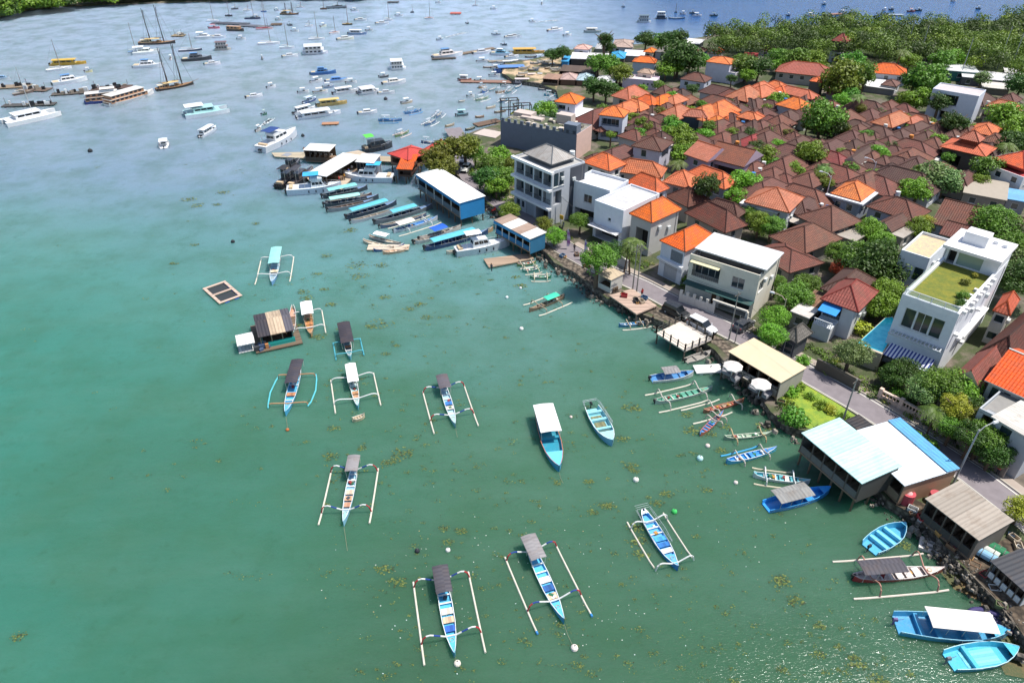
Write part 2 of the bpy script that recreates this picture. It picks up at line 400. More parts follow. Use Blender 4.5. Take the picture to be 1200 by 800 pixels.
def hull(L, B, prof, fb, floor, deck_from=.8, stern_deck=0, keel=-.25, shr=1.0):
    """open hull. slots: 0 outside, 1 gunwale, 2 inside, 3 end decks"""
    mb = MB(); rings = []; T = PROF[prof]
    for t, w, rise in T:
        x = -L / 2 + L * t; h = fb + rise * shr * 1.6; hb = max(B / 2 * w, .02); gw = min(.07, hb * .4); kz = keel + (0 if t < .8 else (t - .8) * 2.2 * fb)
        fl = min(floor, h - .12)
        rings.append(mb.add([(x, -hb * .3, kz), (x, -hb * .86, kz * .2), (x, -hb, h), (x, -hb + gw, h), (x, (-hb + gw) * .9, fl),
                             (x, (hb - gw) * .9, fl), (x, hb - gw, h), (x, hb, h), (x, hb * .86, kz * .2), (x, hb * .3, kz)]))
    mi = [0, 0, 1, 2, 2, 2, 1, 0, 0, 0]
    for k in range(len(rings) - 1):
        A, Bq = rings[k], rings[k + 1]
        for j in range(10):
            jj = (j + 1) % 10; mb.f.append((A + j, A + jj, Bq + jj, Bq + j)); mb.m.append(mi[j])
    a = rings[0]; mb.f.append((a, a+9, a+8, a+7, a+6, a+5, a+4, a+3, a+2, a+1)); mb.m.append(0)
    for lo, hi in ((deck_from, 1.01), (-.01, stern_deck)):
        ks = [k for k in range(len(rings)) if lo <= T[k][0] <= hi]
        for k0, k1 in zip(ks, ks[1:]):
            A, Bq = rings[k0], rings[k1]
            p = [Vector(mb.v[A+3]), Vector(mb.v[Bq+3]), Vector(mb.v[Bq+6]), Vector(mb.v[A+6])]
            mb.face([q - Vector((0, 0, .04)) for q in p], 3)
    return mb
def width_at(prof, t):
    T = PROF[prof]
    for (a, w, _), (b, v, _) in zip(T, T[1:]):
        if a <= t <= b: return w + (v - w) * (t - a) / (b - a)
    return 0
def place2(stern, bow, z=0):
    a, b = G(*stern, z), G(*bow, z)
    return ((a[0] + b[0]) / 2, (a[1] + b[1]) / 2), math.hypot(b[0] - a[0], b[1] - a[1]), math.atan2(b[1] - a[1], b[0] - a[0])

def canopy(root, x0, x1, w, z, mat, posts=True, zb=.45, arch=.12, mat2=None, split=.5, tilt=0):
    mb = MB(); n = 5
    xs = [x0, x1] if mat2 is None else [x0, x0 + (x1 - x0) * split, x1]
    for k in range(len(xs) - 1):
        for th, fl in ((0, 0), (-.05, 1)):
            for j in range(n):
                y0, y1 = -w/2 + w*j/n, -w/2 + w*(j+1)/n; h = lambda y: z + th + arch * (1 - (2*y/w)**2)
                q = [(xs[k], y0, h(y0)), (xs[k+1], y0, h(y0)), (xs[k+1], y1, h(y1)), (xs[k], y1, h(y1))]
                mb.face(q[::-1] if fl else q, k)
    for x in (x0, x1): mb.tube([(x, -w/2, z - .02), (x, 0, z + arch - .02), (x, w/2, z - .02)], .035, 4, 0)
    for y in (-w/2, w/2): mb.tube([(x0, y, z - .02), (x1, y, z - .02)], .035, 4, 0)
    c = mb.build('canopy', [mat, mat2 or mat], root)
    if posts:
        pm = MB(); k = max(2, int((x1 - x0) / 1.5) + 1)
        for i in range(k):
            x = x0 + .1 + (x1 - x0 - .2) * i / (k - 1)
            for y in (-w/2 + .06, w/2 - .06): pm.tube([(x, y * .92, zb), (x, y, z)], .025, 4)
        pm.build('canopy_frame', OFFW, c)
    return c
def outboard(root, x, y=0, z=.45, col=BLACK, n='outboard_motor', tall=True):
    mb = MB(); mb.box((x - .25, y, z), (.5, .3, .32), 0, 0, (.8, .7)); mb.box((x - .3, y, z - .75), (.16, .1, .75)); mb.tube([(x, y, z + .1), (x + .55, y + .05, z + .25)], .025, 4)
    o = mb.build(n, col, root); pr = MB()
    for k in range(3):
        a = k * 2.09; pr.tube([(x - .45, y, z - .72), (x - .45, y + .14 * math.cos(a), z - .72 + .14 * math.sin(a))], .03, 4)
    pr.build('propeller', M('8a8c8e', 'metal'), o)
    return o
def cross_arm(root, x, half, zc, bands, r=.06, rise=.35, droop=.15, skew=0):
    """bent outrigger beam; bands = colours from the middle outwards"""
    pr = [(0, zc), (.18, zc), (.36, zc + rise * .35), (.48, zc + rise * .6), (.58, zc + rise * .8), (.7, zc + rise), (.82, zc + rise * .92), (.93, zc + rise * .45), (1, droop)]
    pts = [(x + skew * y, -half * y, z) for y, z in pr[::-1]] + [(x + skew * y, half * y, z) for y, z in pr[1:]]
    seg = len(pr) - 1; idx = [min(len(bands) - 1, int(k * len(bands) / seg)) for k in range(seg)]
    mb = MB().tube(pts, r, 6, ms=idx[::-1] + idx)
    return mb.build('outrigger_arm', bands, root)
def float_(root, x0, x1, y, mat, r=.11, tips=None, lift=.12, bow=0):
    pts = [(x0, y, .12), (x0 + (x1-x0)*.15, y + bow*.5, .04), (x0 + (x1-x0)*.5, y + bow, .03), (x0 + (x1-x0)*.85, y + bow*.5, .06), (x1, y, .12 + lift)]
    mb = MB().tube(pts, r, 6, ms=[0, 0, 0, 0]); o = mb.build('outrigger_float', [mat], root)
    if tips:
        MB().tube([(x1 - .25, y, .1 + lift*.8), (x1 + .06, y, .12 + lift)], r * 1.15, 6).build('float_tip', tips, o)
    return o

WRB = [WHITE, NAVY, WHITE, RED]; WRB2 = [WHITE, WHITE, NAVY, RED]
def jukung(label, stern, bow, hullc='3c9fd0', inner='5cb6dd', B=1.42, can=None, arms=(-.36, .27), half=None, fl=(-.42, .36), bands=None, fcol=BAMBOO,
           tips=None, deckc=None, panels=('d8cfc0',), motor=True, arm_r=.085, fb=.5, rise=.35, group='outrigger boats moored in the bay', cz=1.75, name='outrigger_boat',
           floats='both', rail=False, skew=0, gun=None, cat='boat', arms_on=True, fbow=0):
    c, L, ang = place2(stern, bow)
    root = thing(name, label, cat, (c[0], c[1], 0), ang, group)
    hm = [M(hullc, 'gloss', .5), M(gun or 'dfe4e4', 'gloss', .5), M(inner, 'gloss', .55), M(deckc or inner, 'gloss', .5)]
    hull(L, B, 'canoe', fb, .18, .78, .06).build('hull', hm, root)
    half = half or L * .29
    n = len(panels); x = -.05 * L
    for k, pc in enumerate(panels):
        if pc:
            t = .46 + .10 * k; w = B * width_at('canoe', t + .04) - .22
            MB().box((-L/2 + L*(t + .04), 0, fb - .1), (L * .072, w, .06)).build('floor_panel', M(pc, 'plank'), root)
    for t in (.2, .3, .4, .72):
        w = B * width_at('canoe', t) - .14; MB().box((-L/2 + L*t, 0, fb - .12), (.16, w, .05)).build('thwart', hm[1], root)
    if can:
        x0, x1, mat, w = can[:4]; canopy(root, x0 * L, x1 * L, w * B, cz, mat, zb=fb, mat2=can[4] if len(can) > 4 else None)
    if arms_on:
        for ax in arms: cross_arm(root, ax * L, half, fb + .1, bands or WRB, arm_r, rise, skew=skew)
        for sy in (1, -1):
            if floats == 'both' or (floats == 'up' and sy > 0) or (floats == 'down' and sy < 0): float_(root, fl[0] * L, fl[1] * L, sy * half, fcol, tips=tips, bow=fbow * sy)
    if motor: outboard(root, -L * .47, .0, fb + .05)
    rg_ = random.Random(int(L * 977))
    for k in range(rg_.randint(2, 4)):
        MB().box((L * rg_.uniform(-.3, .25), rg_.uniform(-.15, .15) * B, .2), (rg_.uniform(.25, .5), rg_.uniform(.2, .4), rg_.uniform(.2, .35)), rg_.random()*3).build('gear_box', M(rg_.choice(('b8863c', '8a3030', '3a4650', 'd0d0c8', '2a6a4a')), 'plain'), root)
    MB().tube([(L*.34 + .22*math.cos(a_*.7), .22*math.sin(a_*.7), fb + .02 + a_*.006) for a_ in range(18)], .03, 4).build('rope_coil', M('b8a878', 'plain'), root)
    if rail:
        rm = MB()
        for sy in (-1, 1):
            rm.tube([(-L*.5, sy*B*.5, 1.0), (-L*.1, sy*B*.62, 1.0), (L*.12, sy*B*.55, .95)], .025, 4)
            rm.tube([(-L*.5, sy*B*.5, .75), (L*.12, sy*B*.58, .75)], .02, 4)
            for k in range(7): xx = -L*.5 + L*.6*k/6; rm.tube([(xx, sy*B*.42, fb - .05), (xx, sy*B*.58, 1.0)], .02, 4)
        for k in range(3): rm.tube([(-L*.5 - .3*k, -B*.5, 1.0), (-L*.5 - .3*k, B*.5, 1.0)], .02, 4)
        rm.build('railing', M('b9c0c4', 'metal'), root)
    return root
def skiff(label, stern, bow, B=1.9, hullc='45a7cf', inner='6cc0dc', gun='e3e6e4', fb=.6, can=None, seats=(.25, .45, .62), motor=1, deck_from=.84, name='motor_skiff', cat='boat',
          group=None, seatc=None, floorc=None, prof='skiff', cz=1.8, mcol=BLACK, z=0, rail=False, deckc=None, floor=.15, console=False):
    c, L, ang = place2(stern, bow, z); root = thing(name, label, cat, (c[0], c[1], z), ang, group)
    hm = [M(hullc, 'gloss', .45), M(gun, 'gloss', .5), M(inner, 'gloss', .5), M(deckc or inner, 'gloss', .5)]
    hull(L, B, prof, fb, floor, deck_from).build('hull', hm, root)
    for t in seats:
        w = B * width_at(prof, t) - .2; MB().box((-L/2 + L*t, 0, floor), (.38, w * .96, fb - floor - .12)).build('thwart', M(seatc or inner, 'gloss', .5), root)
    if floorc: MB().box((-.04*L, 0, floor + .005), (L * .5, B * .62, .04)).build('floor_panel', M(floorc, 'plank'), root)
    if can: canopy(root, can[0]*L, can[1]*L, can[3]*B, cz, can[2], zb=fb, mat2=can[4] if len(can) > 4 else None)
    for k in range(motor): outboard(root, -L/2 - .02, (k - (motor-1)/2) * .55, fb + .08, mcol)
    if console:
        MB().box((L*.02, 0, floor), (.7, .8, 1.0), 0, 0, (.7, .9)).build('console', WHITE, root)
    if rail:
        rm = MB()
        for s_ in (.9, .65):
            rm.tube([(-L*.5, -B*.42, s_ + .2), (-L*.62, -B*.4, s_ + .2), (-L*.62, B*.4, s_ + .2), (-L*.5, B*.5, s_ + .2), (L*.05, B*.56, s_ + .2)], .03, 4)
        for k in range(6): rm.tube([(-L*.5 + L*.11*k, B*.45, .5), (-L*.5 + L*.11*k, B*.52, 1.1)], .025, 4)
        for y in (-.3, 0, .3): rm.tube([(-L*.62, B*y, .3), (-L*.62, B*y, 1.1)], .025, 4)
        rm.build('railing', M('c4ccd0', 'metal'), root)
    return root

def cabin(root, x0, x1, w, z, h, mat=None, glass=True, front=.6, roof=None, nm='cabin'):
    """superstructure with a raked front, a window band and a roof"""
    mat = mat or WHITE; mb = MB(); f = min(front * h, (x1 - x0) * .4)
    pts0 = [(x0, -w/2), (x1, -w/2 * .85), (x1, w/2 * .85), (x0, w/2)]; pts1 = [(x0 + .1, -w/2 * .92), (x1 - f, -w/2 * .8), (x1 - f, w/2 * .8), (x0 + .1, w/2 * .92)]
    i = mb.add([(x, y, z) for x, y in pts0] + [(x, y, z + h) for x, y in pts1])
    for q in ((0, 1, 5, 4), (1, 2, 6, 5), (2, 3, 7, 6), (3, 0, 4, 7), (4, 5, 6, 7)): mb.f.append(tuple(i + k for k in q)); mb.m.append(0)
    o = mb.build(nm, mat, root)
    if glass:
        gb = MB(); lo, hi = .42, .82; P = lambda k, t, e: Vector((*pts0[k], z)).lerp(Vector((*pts1[k], z + h)), t) + Vector(((e if k in (1, 2) else -e), (e if k >= 2 else -e), 0))
        for a, b in ((0, 1), (1, 2), (2, 3), (3, 0)):
            n = 3 if (a, b) in ((0, 1), (2, 3)) else 1
            for k in range(n):
                t0, t1 = .08 + .86 * k / n, .08 + .86 * (k + .86) / n; A0, A1, B0, B1 = P(a, lo, .02), P(a, hi, .02), P(b, lo, .02), P(b, hi, .02)
                gb.face([A0.lerp(B0, t0), A0.lerp(B0, t1), A1.lerp(B1, t1), A1.lerp(B1, t0)])
        gb.build('cabin_window', M('1c242c', 'glass', .1), o)
    if roof: MB().box(((x0 + x1 - f) / 2, 0, z + h), (x1 - x0 - f + .5, w, .08)).build('cabin_roof', roof, o)
    return o
def rails(root, L, B, z, prof='yacht', t0=.55, t1=.98):
    mb = MB(); T = [t for t in (t0, .68, .82, .93, t1)]
    for s in (-1, 1):
        pts = [(-L/2 + L*t, s * B/2 * width_at(prof, t) * .95, z + .6 + .5 * max(0, t - .6)) for t in T]; mb.tube(pts, .03, 4)
        for p in pts: mb.tube([(p[0], p[1], z), p], .025, 4)
    mb.build('bow_rail', M('b8bcc0', 'metal'), root)

def P3(px, length_px, ang_img, py):
    """stern and bow pixels from a centre, pixel length and direction in the image (0 = right, 90 = up)"""
    a = R(ang_img); dx, dy = math.cos(a) * length_px / 2, -math.sin(a) * length_px / 2
    return (px - dx, py - dy), (px + dx, py + dy)
def far_boat(kind, px, py, lp, ang=0, label='', hc='dcdedd', c2='e6e6e4', group=None, wf=None, cat=None, mast=None, z=0, lm=None):
    """lp: length in photo pixels; ang: heading in the picture, degrees"""
    s = scale_at(py); st, bw = P3(px, 8, ang, py); c, _, rz = place2(st, bw)
    k = math.hypot(math.cos(R(ang)), math.sin(R(ang)) / .40); L = lm or lp / s * max(.6, k if abs(math.sin(R(ang))) < .5 else 1.0)
    c = G(px, py, .5)
    H_ = M(hc, 'gloss', .4); W2 = M(c2, 'gloss', .4)
    kinds = {'m': ('motor_yacht', 'yacht'), 's': ('sailboat', 'sailboat'), 'c': ('catamaran', 'catamaran'), 'y': ('schooner', 'sailing ship'), 'f': ('passenger_ferry', 'ferry'),
             'b': ('small_motorboat', 'boat'), 'p': ('floating_platform', 'raft'), 'h': ('houseboat', 'houseboat'), 'k': ('canoe', 'canoe'), 'x': ('barge', 'barge'), 'o': ('day_boat', 'boat')}
    nm, ct = kinds[kind]; root = thing(nm, label, cat or ct, (c[0], c[1], z), rz, group); root.scale.z = {'f': .62, 'y': .55, 'h': .6, 's': .62, 'c': .75, 'm': .85, 'o': .8, 'b': .85}.get(kind, 1)
    if kind == 'm':
        B = wf or L * .3; L = max(L, 5)
        hull(L, B, 'yacht', .09*L + .2, .09*L + .05, .0, 0, -.3).build('hull', [H_, W2, W2, W2], root); d = .09*L + .12
        cabin(root, -L*.25, L*.22, B*.72, d, .1*L + .3, W2)
        if L > 8: cabin(root, -L*.2, L*.06, B*.55, d + .1*L + .3, .07*L, W2, roof=M('5a88b8' if lp > 26 else 'd8dadb', 'plain')); rails(root, L, B, d)
        MB().box((-L*.4, 0, d - .02), (L*.16, B*.6, .25)).build('stern_seat', M('c8b89a', 'plain'), root)
        for y in (-B*.2, B*.2): outboard(root, -L*.5, y, .5)
    elif kind == 'b':
        B = wf or min(L * .34, 2.6)
        hull(L, B, 'skiff', .6, .2, .75).build('hull', [H_, W2, W2, W2], root); cabin(root, -L*.1, L*.18, B*.6, .35, .9, W2)
        canopy(root, -L*.34, L*.12, B*.8, 1.9, W2, zb=.5); outboard(root, -L*.5, 0, .6)
    elif kind == 'o':    # long covered day boat
        B = wf or L * .24
        hull(L, B, 'skiff', .8, .3, .8).build('hull', [H_, W2, W2, H_], root); canopy(root, -L*.42, L*.24, B*.95, 2.3, W2, zb=.8, arch=.2)
        cabin(root, -L*.4, L*.22, B*.8, .7, 1.3, W2); outboard(root, -L*.5, -B*.2, .7); outboard(root, -L*.5, B*.2, .7)
    elif kind == 's':
        B = L * .3; hull(L, B, 'yacht', .9, .75, .0, 0, -.3, .5).build('hull', [H_, W2, W2, W2], root); cabin(root, -L*.15, L*.2, B*.5, .85, .5, W2)
        h = mast or L * 1.25; mm = MB().tube([(L*.08, 0, .8), (L*.08, 0, h)], .11, 5, r2=.06).build('mast', M('8a8078' if hc != 'dcdedd' else 'b4b4b4', 'plain'), root)
        MB().tube([(L*.06, 0, 2), (-L*.38, 0, 1.9)], .12, 5).build('boom', M('d0d0c8', 'plain'), mm)
        rg = MB()
        for q in ((L*.49, 0, 1.2), (-L*.49, 0, 1.1), (L*.05, B*.45, 1), (L*.05, -B*.45, 1)): rg.tube([(L*.08, 0, h - .1), q], .018, 3)
        rg.build('rigging', M('77797c', 'plain'), mm)
    elif kind == 'c':
        B = wf or L * .5
        for y in (-B*.36, B*.36):
            h_ = hull(L, B*.26, 'yacht', .07*L + .5, .07*L + .4, 0, 0, -.3, .4); h_.v = [(a, b_ + y, cc) for a, b_, cc in h_.v]; h_.build('hull', [H_, W2, W2, W2], root)
        d = .07*L + .35; MB().box((-L*.08, 0, d), (L*.76, B*.78, .3), 0, 0, (1, .98)).build('bridge_deck', W2, root)
        cabin(root, -L*.3, L*.22, B*.66, d + .3, .08*L + .4, W2, roof=W2)
        if mast != 0:
            h = mast or L * 1.2; MB().tube([(L*.05, 0, d), (L*.05, 0, h)], .12, 5, r2=.06).build('mast', M('b4b4b4', 'plain'), root)
        else: canopy(root, -L*.46, -L*.05, B*.6, d + .08*L + 1.7, M('5a9ac8' if c2 == 'd8e4ec' else 'dcdedd', 'plain'), zb=d)
    elif kind == 'y':
        B = L * .24; hull(L, B, 'ship', .09*L, .07*L, 0, 0, -.4, .04*L + .5).build('hull', [H_, M('a87a50', 'plain'), M('8a6a4a', 'plank'), M('8a6a4a', 'plank')], root)
        d = .085*L; cabin(root, -L*.42, -L*.12, B*.62, d, 1.9, M(c2, 'plain'), roof=M('d8cfb8', 'plain')); cabin(root, L*.0, L*.16, B*.45, d, 1.2, M('b08a60', 'plain'))
        canopy(root, -L*.3, L*.1, B*.8, d + 2.6, M('c8b080', 'plain'), zb=d)
        MB().tube([(L*.46, 0, d + .6), (L*.66, 0, d + 1.7)], .12, 5, r2=.05).build('bowsprit', M('6b4a30', 'plain'), root)
        for x, f_ in ((-L*.16, .92), (L*.2, 1)):
            h = (mast or L * .75) * f_; mm = MB().tube([(x, 0, d), (x - .02*h, 0, h)], .2, 6, r2=.09).build('mast', M('3a3330', 'plain'), root)
            rg = MB()
            for q in ((x + L*.3, 0, d), (x - L*.2, 0, d), (x - .8, B*.45, d), (x - .8, -B*.45, d), (x + .5, B*.45, d)): rg.tube([(x, 0, h * .95), q], .04, 3)
            rg.build('rigging', M('4a4644', 'plain'), mm)
            MB().tube([(x, 0, d + 2.8), (x - L*.24, 0, d + 3.2)], .12, 5).build('boom', M('6b4a30', 'plain'), mm)
    elif kind == 'f':
        B = wf or L * .26; hull(L, B, 'ship', 1.3, 1.1, 0, 0, -.4, 1.3).build('hull', [H_, W2, W2, W2], root); d = 1.25
        for k in range(2 if hc in ('24408a', 'e4e0dc') else 1):
            lo = -L*.46 + k * .4; hi = L*(.30 - .06 * k); mbk = MB().box(((lo+hi)/2, 0, d), (hi - lo, B*.84, 1.7)).build('deck_cabin', M('b98a6a' if hc in ('24408a', 'e4e0dc') else c2, 'plain'), root)
            op = MB(); n = int((hi - lo) / 1.5)
            for i in range(n):
                for sy in (-1, 1): MB().box((lo + .7 + (hi - lo - .6) * i / n, sy * B * .42, d + .55), (.95, .06, .85)).build('deck_window', M('2a2c34', 'glass', .2), mbk)
            op = None; MB().box(((lo+hi)/2, 0, d + 1.7), (hi - lo + .5, B*.95, .12)).build('deck_roof', W2, root); d += 1.85
        if hc == '24408a': canopy(root, -L*.1, L*.22, B*.8, d + 1.5, W2, zb=d)
        rails(root, L, B, 1.8, 'ship', .6)
    elif kind == 'k':
        B = max(.8, L * .14); hull(L, B, 'canoe', .45, .12, .82, .06).build('hull', [H_, M('d8d2c4', 'plain'), W2, H_], root)
        for t in (.3, .5, .7): MB().box((-L/2 + L*t, 0, .3), (.18, B*width_at('canoe', t) - .12, .05)).build('thwart', M('b8a488', 'plain'), root)
        if mast == 1:
            for ax in (-.25, .2): cross_arm(root, ax*L, L*.3, .5, [H_, WHITE], .05)
            for sy in (-1, 1): float_(root, -L*.42, L*.4, sy*L*.3, M(c2 if c2 != 'e6e6e4' else 'd8dadb', 'plain'))
            canopy(root, -.35*L, 0, B*1.1, 1.7, M('9ea8b2', 'plain'), zb=.45)
    elif kind == 'h':
        B = wf or L * .5; hull(L, B, 'skiff', .8, .6, .7).build('hull', [H_, W2, W2, H_], root)
        for k in range(2):
            mbk = MB().box((-L*.05, 0, .7 + 2.2*k), (L*(.7 - .1*k), B*.8, 2.0)).build('deck_cabin', M('d8d4cc' if k else hc, 'plain'), root)
            op = MB()
            for i in range(4):
                for sy in (-1, 1): op.box((-L*.3 + L*.16*i, sy*B*.4, 1.4 + 2.2*k), (L*.1, .06, .9))
            op.build('deck_opening', M('2a2c34', 'glass', .2), mbk); MB().box((-L*.05, 0, 2.7 + 2.2*k), (L*(.82 - .1*k), B*.95, .12)).build('deck_roof', W2, root)
    elif kind in 'px':
        B = wf or 3.2; mb = MB(); n = max(3, int(L / 2.2))
        mb.box((0, 0, .2), (L, B, .22)); mb.build('deck', M(c2 if c2 != 'e6e6e4' else '8a7a66', 'plank'), root)
        fl = MB()
        for i in range(n): fl.tube([(-L/2 + (i + .5) * L/n, -B*.48, .02), (-L/2 + (i + .5) * L/n, B*.48, .02)], .28, 6)
        fl.build('drum_float', M(hc if hc != 'dcdedd' else '3a4650', 'plain'), root)
        if kind == 'p':
            rng = random.Random(int(px * 7 + py)); cg = MB()
            for i in range(int(L * .7)): cg.box(((rng.random() - .5) * L * .9, (rng.random() - .5) * B * .7, .42), (rng.uniform(.5, 1.4), rng.uniform(.4, 1), rng.uniform(.3, 1.3)), rng.random(), rng.choice((0, 0, 1, 2)))
            cg.build('deck_gear', [BLACK, M('8f867a', 'plain'), WHITE], root)
            pm = MB()
            for i in range(max(2, int(L / 5))): x = -L/2 + 1 + (L - 2) * i / max(1, int(L / 5) - 1); pm.tube([(x, 0, .4), (x, 0, 2.6)], .06, 4)
            pm.build('pole', M('5a5048', 'plain'), root)
    return root
def buoy(px, py, r, col, label, group='mooring buoys'):
    x, y = G(px, py); root = thing('mooring_buoy', label, 'buoy', (x, y, 0), 0, group); mb = MB(); n, m = 10, 6
    for i in range(m):
        a0, a1 = math.pi * i / m, math.pi * (i + 1) / m
        for j in range(n):
            b0, b1 = 6.2832 * j / n, 6.2832 * (j + 1) / n; p = lambda a, b: (r*math.sin(a)*math.cos(b), r*math.sin(a)*math.sin(b), r*.4 + r*math.cos(a))
            mb.face([p(a1, b0), p(a1, b1), p(a0, b1), p(a0, b0)])
    mb.build('float_ball', M(col, 'plain'), root, smooth=True)
    t = MB(); t.tube([(0, 0, r*1.35), (0, 0, r*1.7), (r*.3, 0, r*1.6)], r*.12, 4); t.build('ring', M('6a6a60', 'plain'), root)
def rope(a, b, label):
    p, q = Vector((*G(*a, .6), .6)), Vector((*G(*b, 0), .0))
    o = MB().tube([p, p.lerp(q, .4) - Vector((0, 0, .25)), q], .03, 4).build('mooring_rope', M('7a8068', 'plain')); tag(o, label, 'rope', 'mooring ropes of the bay boats')

# ------------------------------------------------------------------ trees
LEAF = {'dark': M('3f6220', 'leaf', k=.9), 'mid': M('5a862a', 'leaf', k=1.0), 'bright': M('6f9a2c', 'leaf', k=.95), 'olive': M('6f7e28', 'leaf', k=.9), 'teal': M('6c8a54', 'leaf', k=.95),
        'palm': M('62803a', 'leaf', k=.9), 'yellow': M('a0a838', 'leaf', k=.9), 'flower': M('b5502c', 'leaf', k=.8)}
def crown_mb(seed, nclump, per, leaf, flat=.75, hollow=0, spread=.33):
    rng = random.Random(seed); mb = MB(); cl = []
    for i in range(nclump):
        while True:
            x, y, z = rng.uniform(-1, 1), rng.uniform(-1, 1), rng.uniform(-.7, 1); d = math.sqrt(x*x+y*y+z*z)
            if hollow < d < .82: break
        cl.append((x, y, z * flat, rng.uniform(.7, 1.3)))
    for x, y, z, k in cl:
        r = spread * k
        for _ in range(int(per * k)):
            th = rng.uniform(0, 6.2832); u = rng.uniform(-.35, 1); rr = r * rng.uniform(.72, 1.05); s = math.sqrt(max(0, 1 - u*u))
            n = Vector((s*math.cos(th), s*math.sin(th), u)); p = Vector((x, y, z)) + n * rr
            nn = (n + Vector((rng.gauss(0, .5), rng.gauss(0, .5), rng.gauss(0, .4) + .25))).normalized()
            t = nn.cross(Vector((rng.gauss(0, 1), rng.gauss(0, 1), rng.gauss(0, 1)))).normalized() * leaf * rng.uniform(.6, 1.3); b = nn.cross(t) * .62
            mb.face([p - t, p - b, p + t, p + b])
    return mb
def trunk_mb(h, r, seed, limbs=6):
    rng = random.Random(seed); mb = MB(); top = Vector((rng.uniform(-.1, .1) * h, rng.uniform(-.1, .1) * h, h * .62)); mb.tube([(0, 0, -.4), top * .5, top], r, 7, r2=r * .55)
    for i in range(limbs):
        a = 6.2832 * i / limbs + rng.uniform(-.4, .4); e = top + Vector((math.cos(a) * h * .34, math.sin(a) * h * .34, h * rng.uniform(.2, .42)))
        mb.tube([top * .9, top.lerp(e, .5) + Vector((0, 0, h * .05)), e], r * .42, 5, r2=r * .12)
    return mb
_PT = {}
BARK = M('6a5848', 'wall', .9)
def tree(label, px, py, r, kind='mid', h=None, flat=.75, group=None, zb=1.3, v=None, name='broadleaf_tree', cat='tree', dense=1):
    r *= .86; h = h or r * 1.25 + 1.5; v = v if v is not None else len(LABELS) % 3; LABELS[len(LABELS)] = 1
    key = (kind, v, dense)
    if key not in _PT:
        cm = crown_mb(11 + v + len(_PT), int(46 + 18 * dense), int(20 + 36 * dense), .062 if dense < 2 else .043, .8, .25, .27)
        co = cm.build('crown', LEAF[kind]); tm = trunk_mb(1, .07, v); to = tm.build('trunk', BARK)
        COL.objects.unlink(co); COL.objects.unlink(to); _PT[key] = (co.data, to.data)
    c = G(px, py, zb + h * .75); root = thing(name, label, cat, (c[0], c[1], zb), random.uniform(0, 6.28), group)
    co = bpy.data.objects.new('crown', _PT[key][0]); COL.objects.link(co); co.parent = root; co.location = (0, 0, h * .75 ); co.scale = (r, r * random.uniform(.88, 1.05), r * flat)
    to = bpy.data.objects.new('trunk', _PT[key][1]); COL.objects.link(to); to.parent = root; to.scale = (h * .9, h * .9, h)
    return root
def bush(label, px, py, r, kind='bright', group=None, zb=1.3, name='bush', flat=.8):
    key = ('bush', kind)
    if key not in _PT:
        co = crown_mb(5 + len(_PT), 30, 34, .11, .8, .1, .36).build('foliage', LEAF[kind]); COL.objects.unlink(co); _PT[key] = co.data
    c = G(px, py, zb + r * .4); o = bpy.data.objects.new(name, _PT[key]); COL.objects.link(o); o.location = (c[0], c[1], zb + r * .4); o.scale = (r, r, r * flat); o.rotation_euler.z = random.uniform(0, 6)
    return tag(o, label, 'shrub', group)
def palm(label, px, py, h=6, r=2.4, group=None, zb=1.3, kind='palm'):
    key = ('palm', kind)
    if key not in _PT:
        rng = random.Random(3); mb = MB()
        for k in range(17):
            a = 6.2832 * k / 17 + rng.uniform(-.15, .15); el = rng.uniform(.1, 1.0); d = Vector((math.cos(a), math.sin(a), 0)); sd = Vector((-d.y, d.x, 0)); pts = []
            for j in range(8): t = j / 7; pts.append(d * (t * math.cos(el * .6)) + Vector((0, 0, math.sin(el) * t * .8 - t * t * (.55 + .35 * el))))
            for j in range(7):
                p, q = pts[j], pts[j + 1]; w = .17 * math.sin(math.pi * min(1, (j + 1.2) / 8)) + .02
                for s_ in (-1, 1):
                    for m_ in range(2):
                        a0 = p.lerp(q, m_ * .5); a1 = p.lerp(q, m_ * .5 + .3); e = sd * (s_ * w) + Vector((0, 0, -w * .45)) + (q - p) * .5
                        mb.face([a0, a1, a1 + e, a0 + e * .9])
        co = mb.build('crown', LEAF[kind]); to = MB().tube([(0, 0, -.05), (.04, .02, .35), (.03, .05, .7), (0, 0, 1)], .028, 6, r2=.02).build('trunk', BARK)
        COL.objects.unlink(co); COL.objects.unlink(to); _PT[key] = (co.data, to.data)
    c = G(px, py, zb + h); root = thing('palm_tree', label, 'palm tree', (c[0], c[1], zb), random.uniform(0, 6), group)
    co = bpy.data.objects.new('crown', _PT[key][0]); COL.objects.link(co); co.parent = root; co.location = (0, 0, h); co.scale = (r, r, r)
    to = bpy.data.objects.new('trunk', _PT[key][1]); COL.objects.link(to); to.parent = root; to.scale = (h, h, h)
    return root
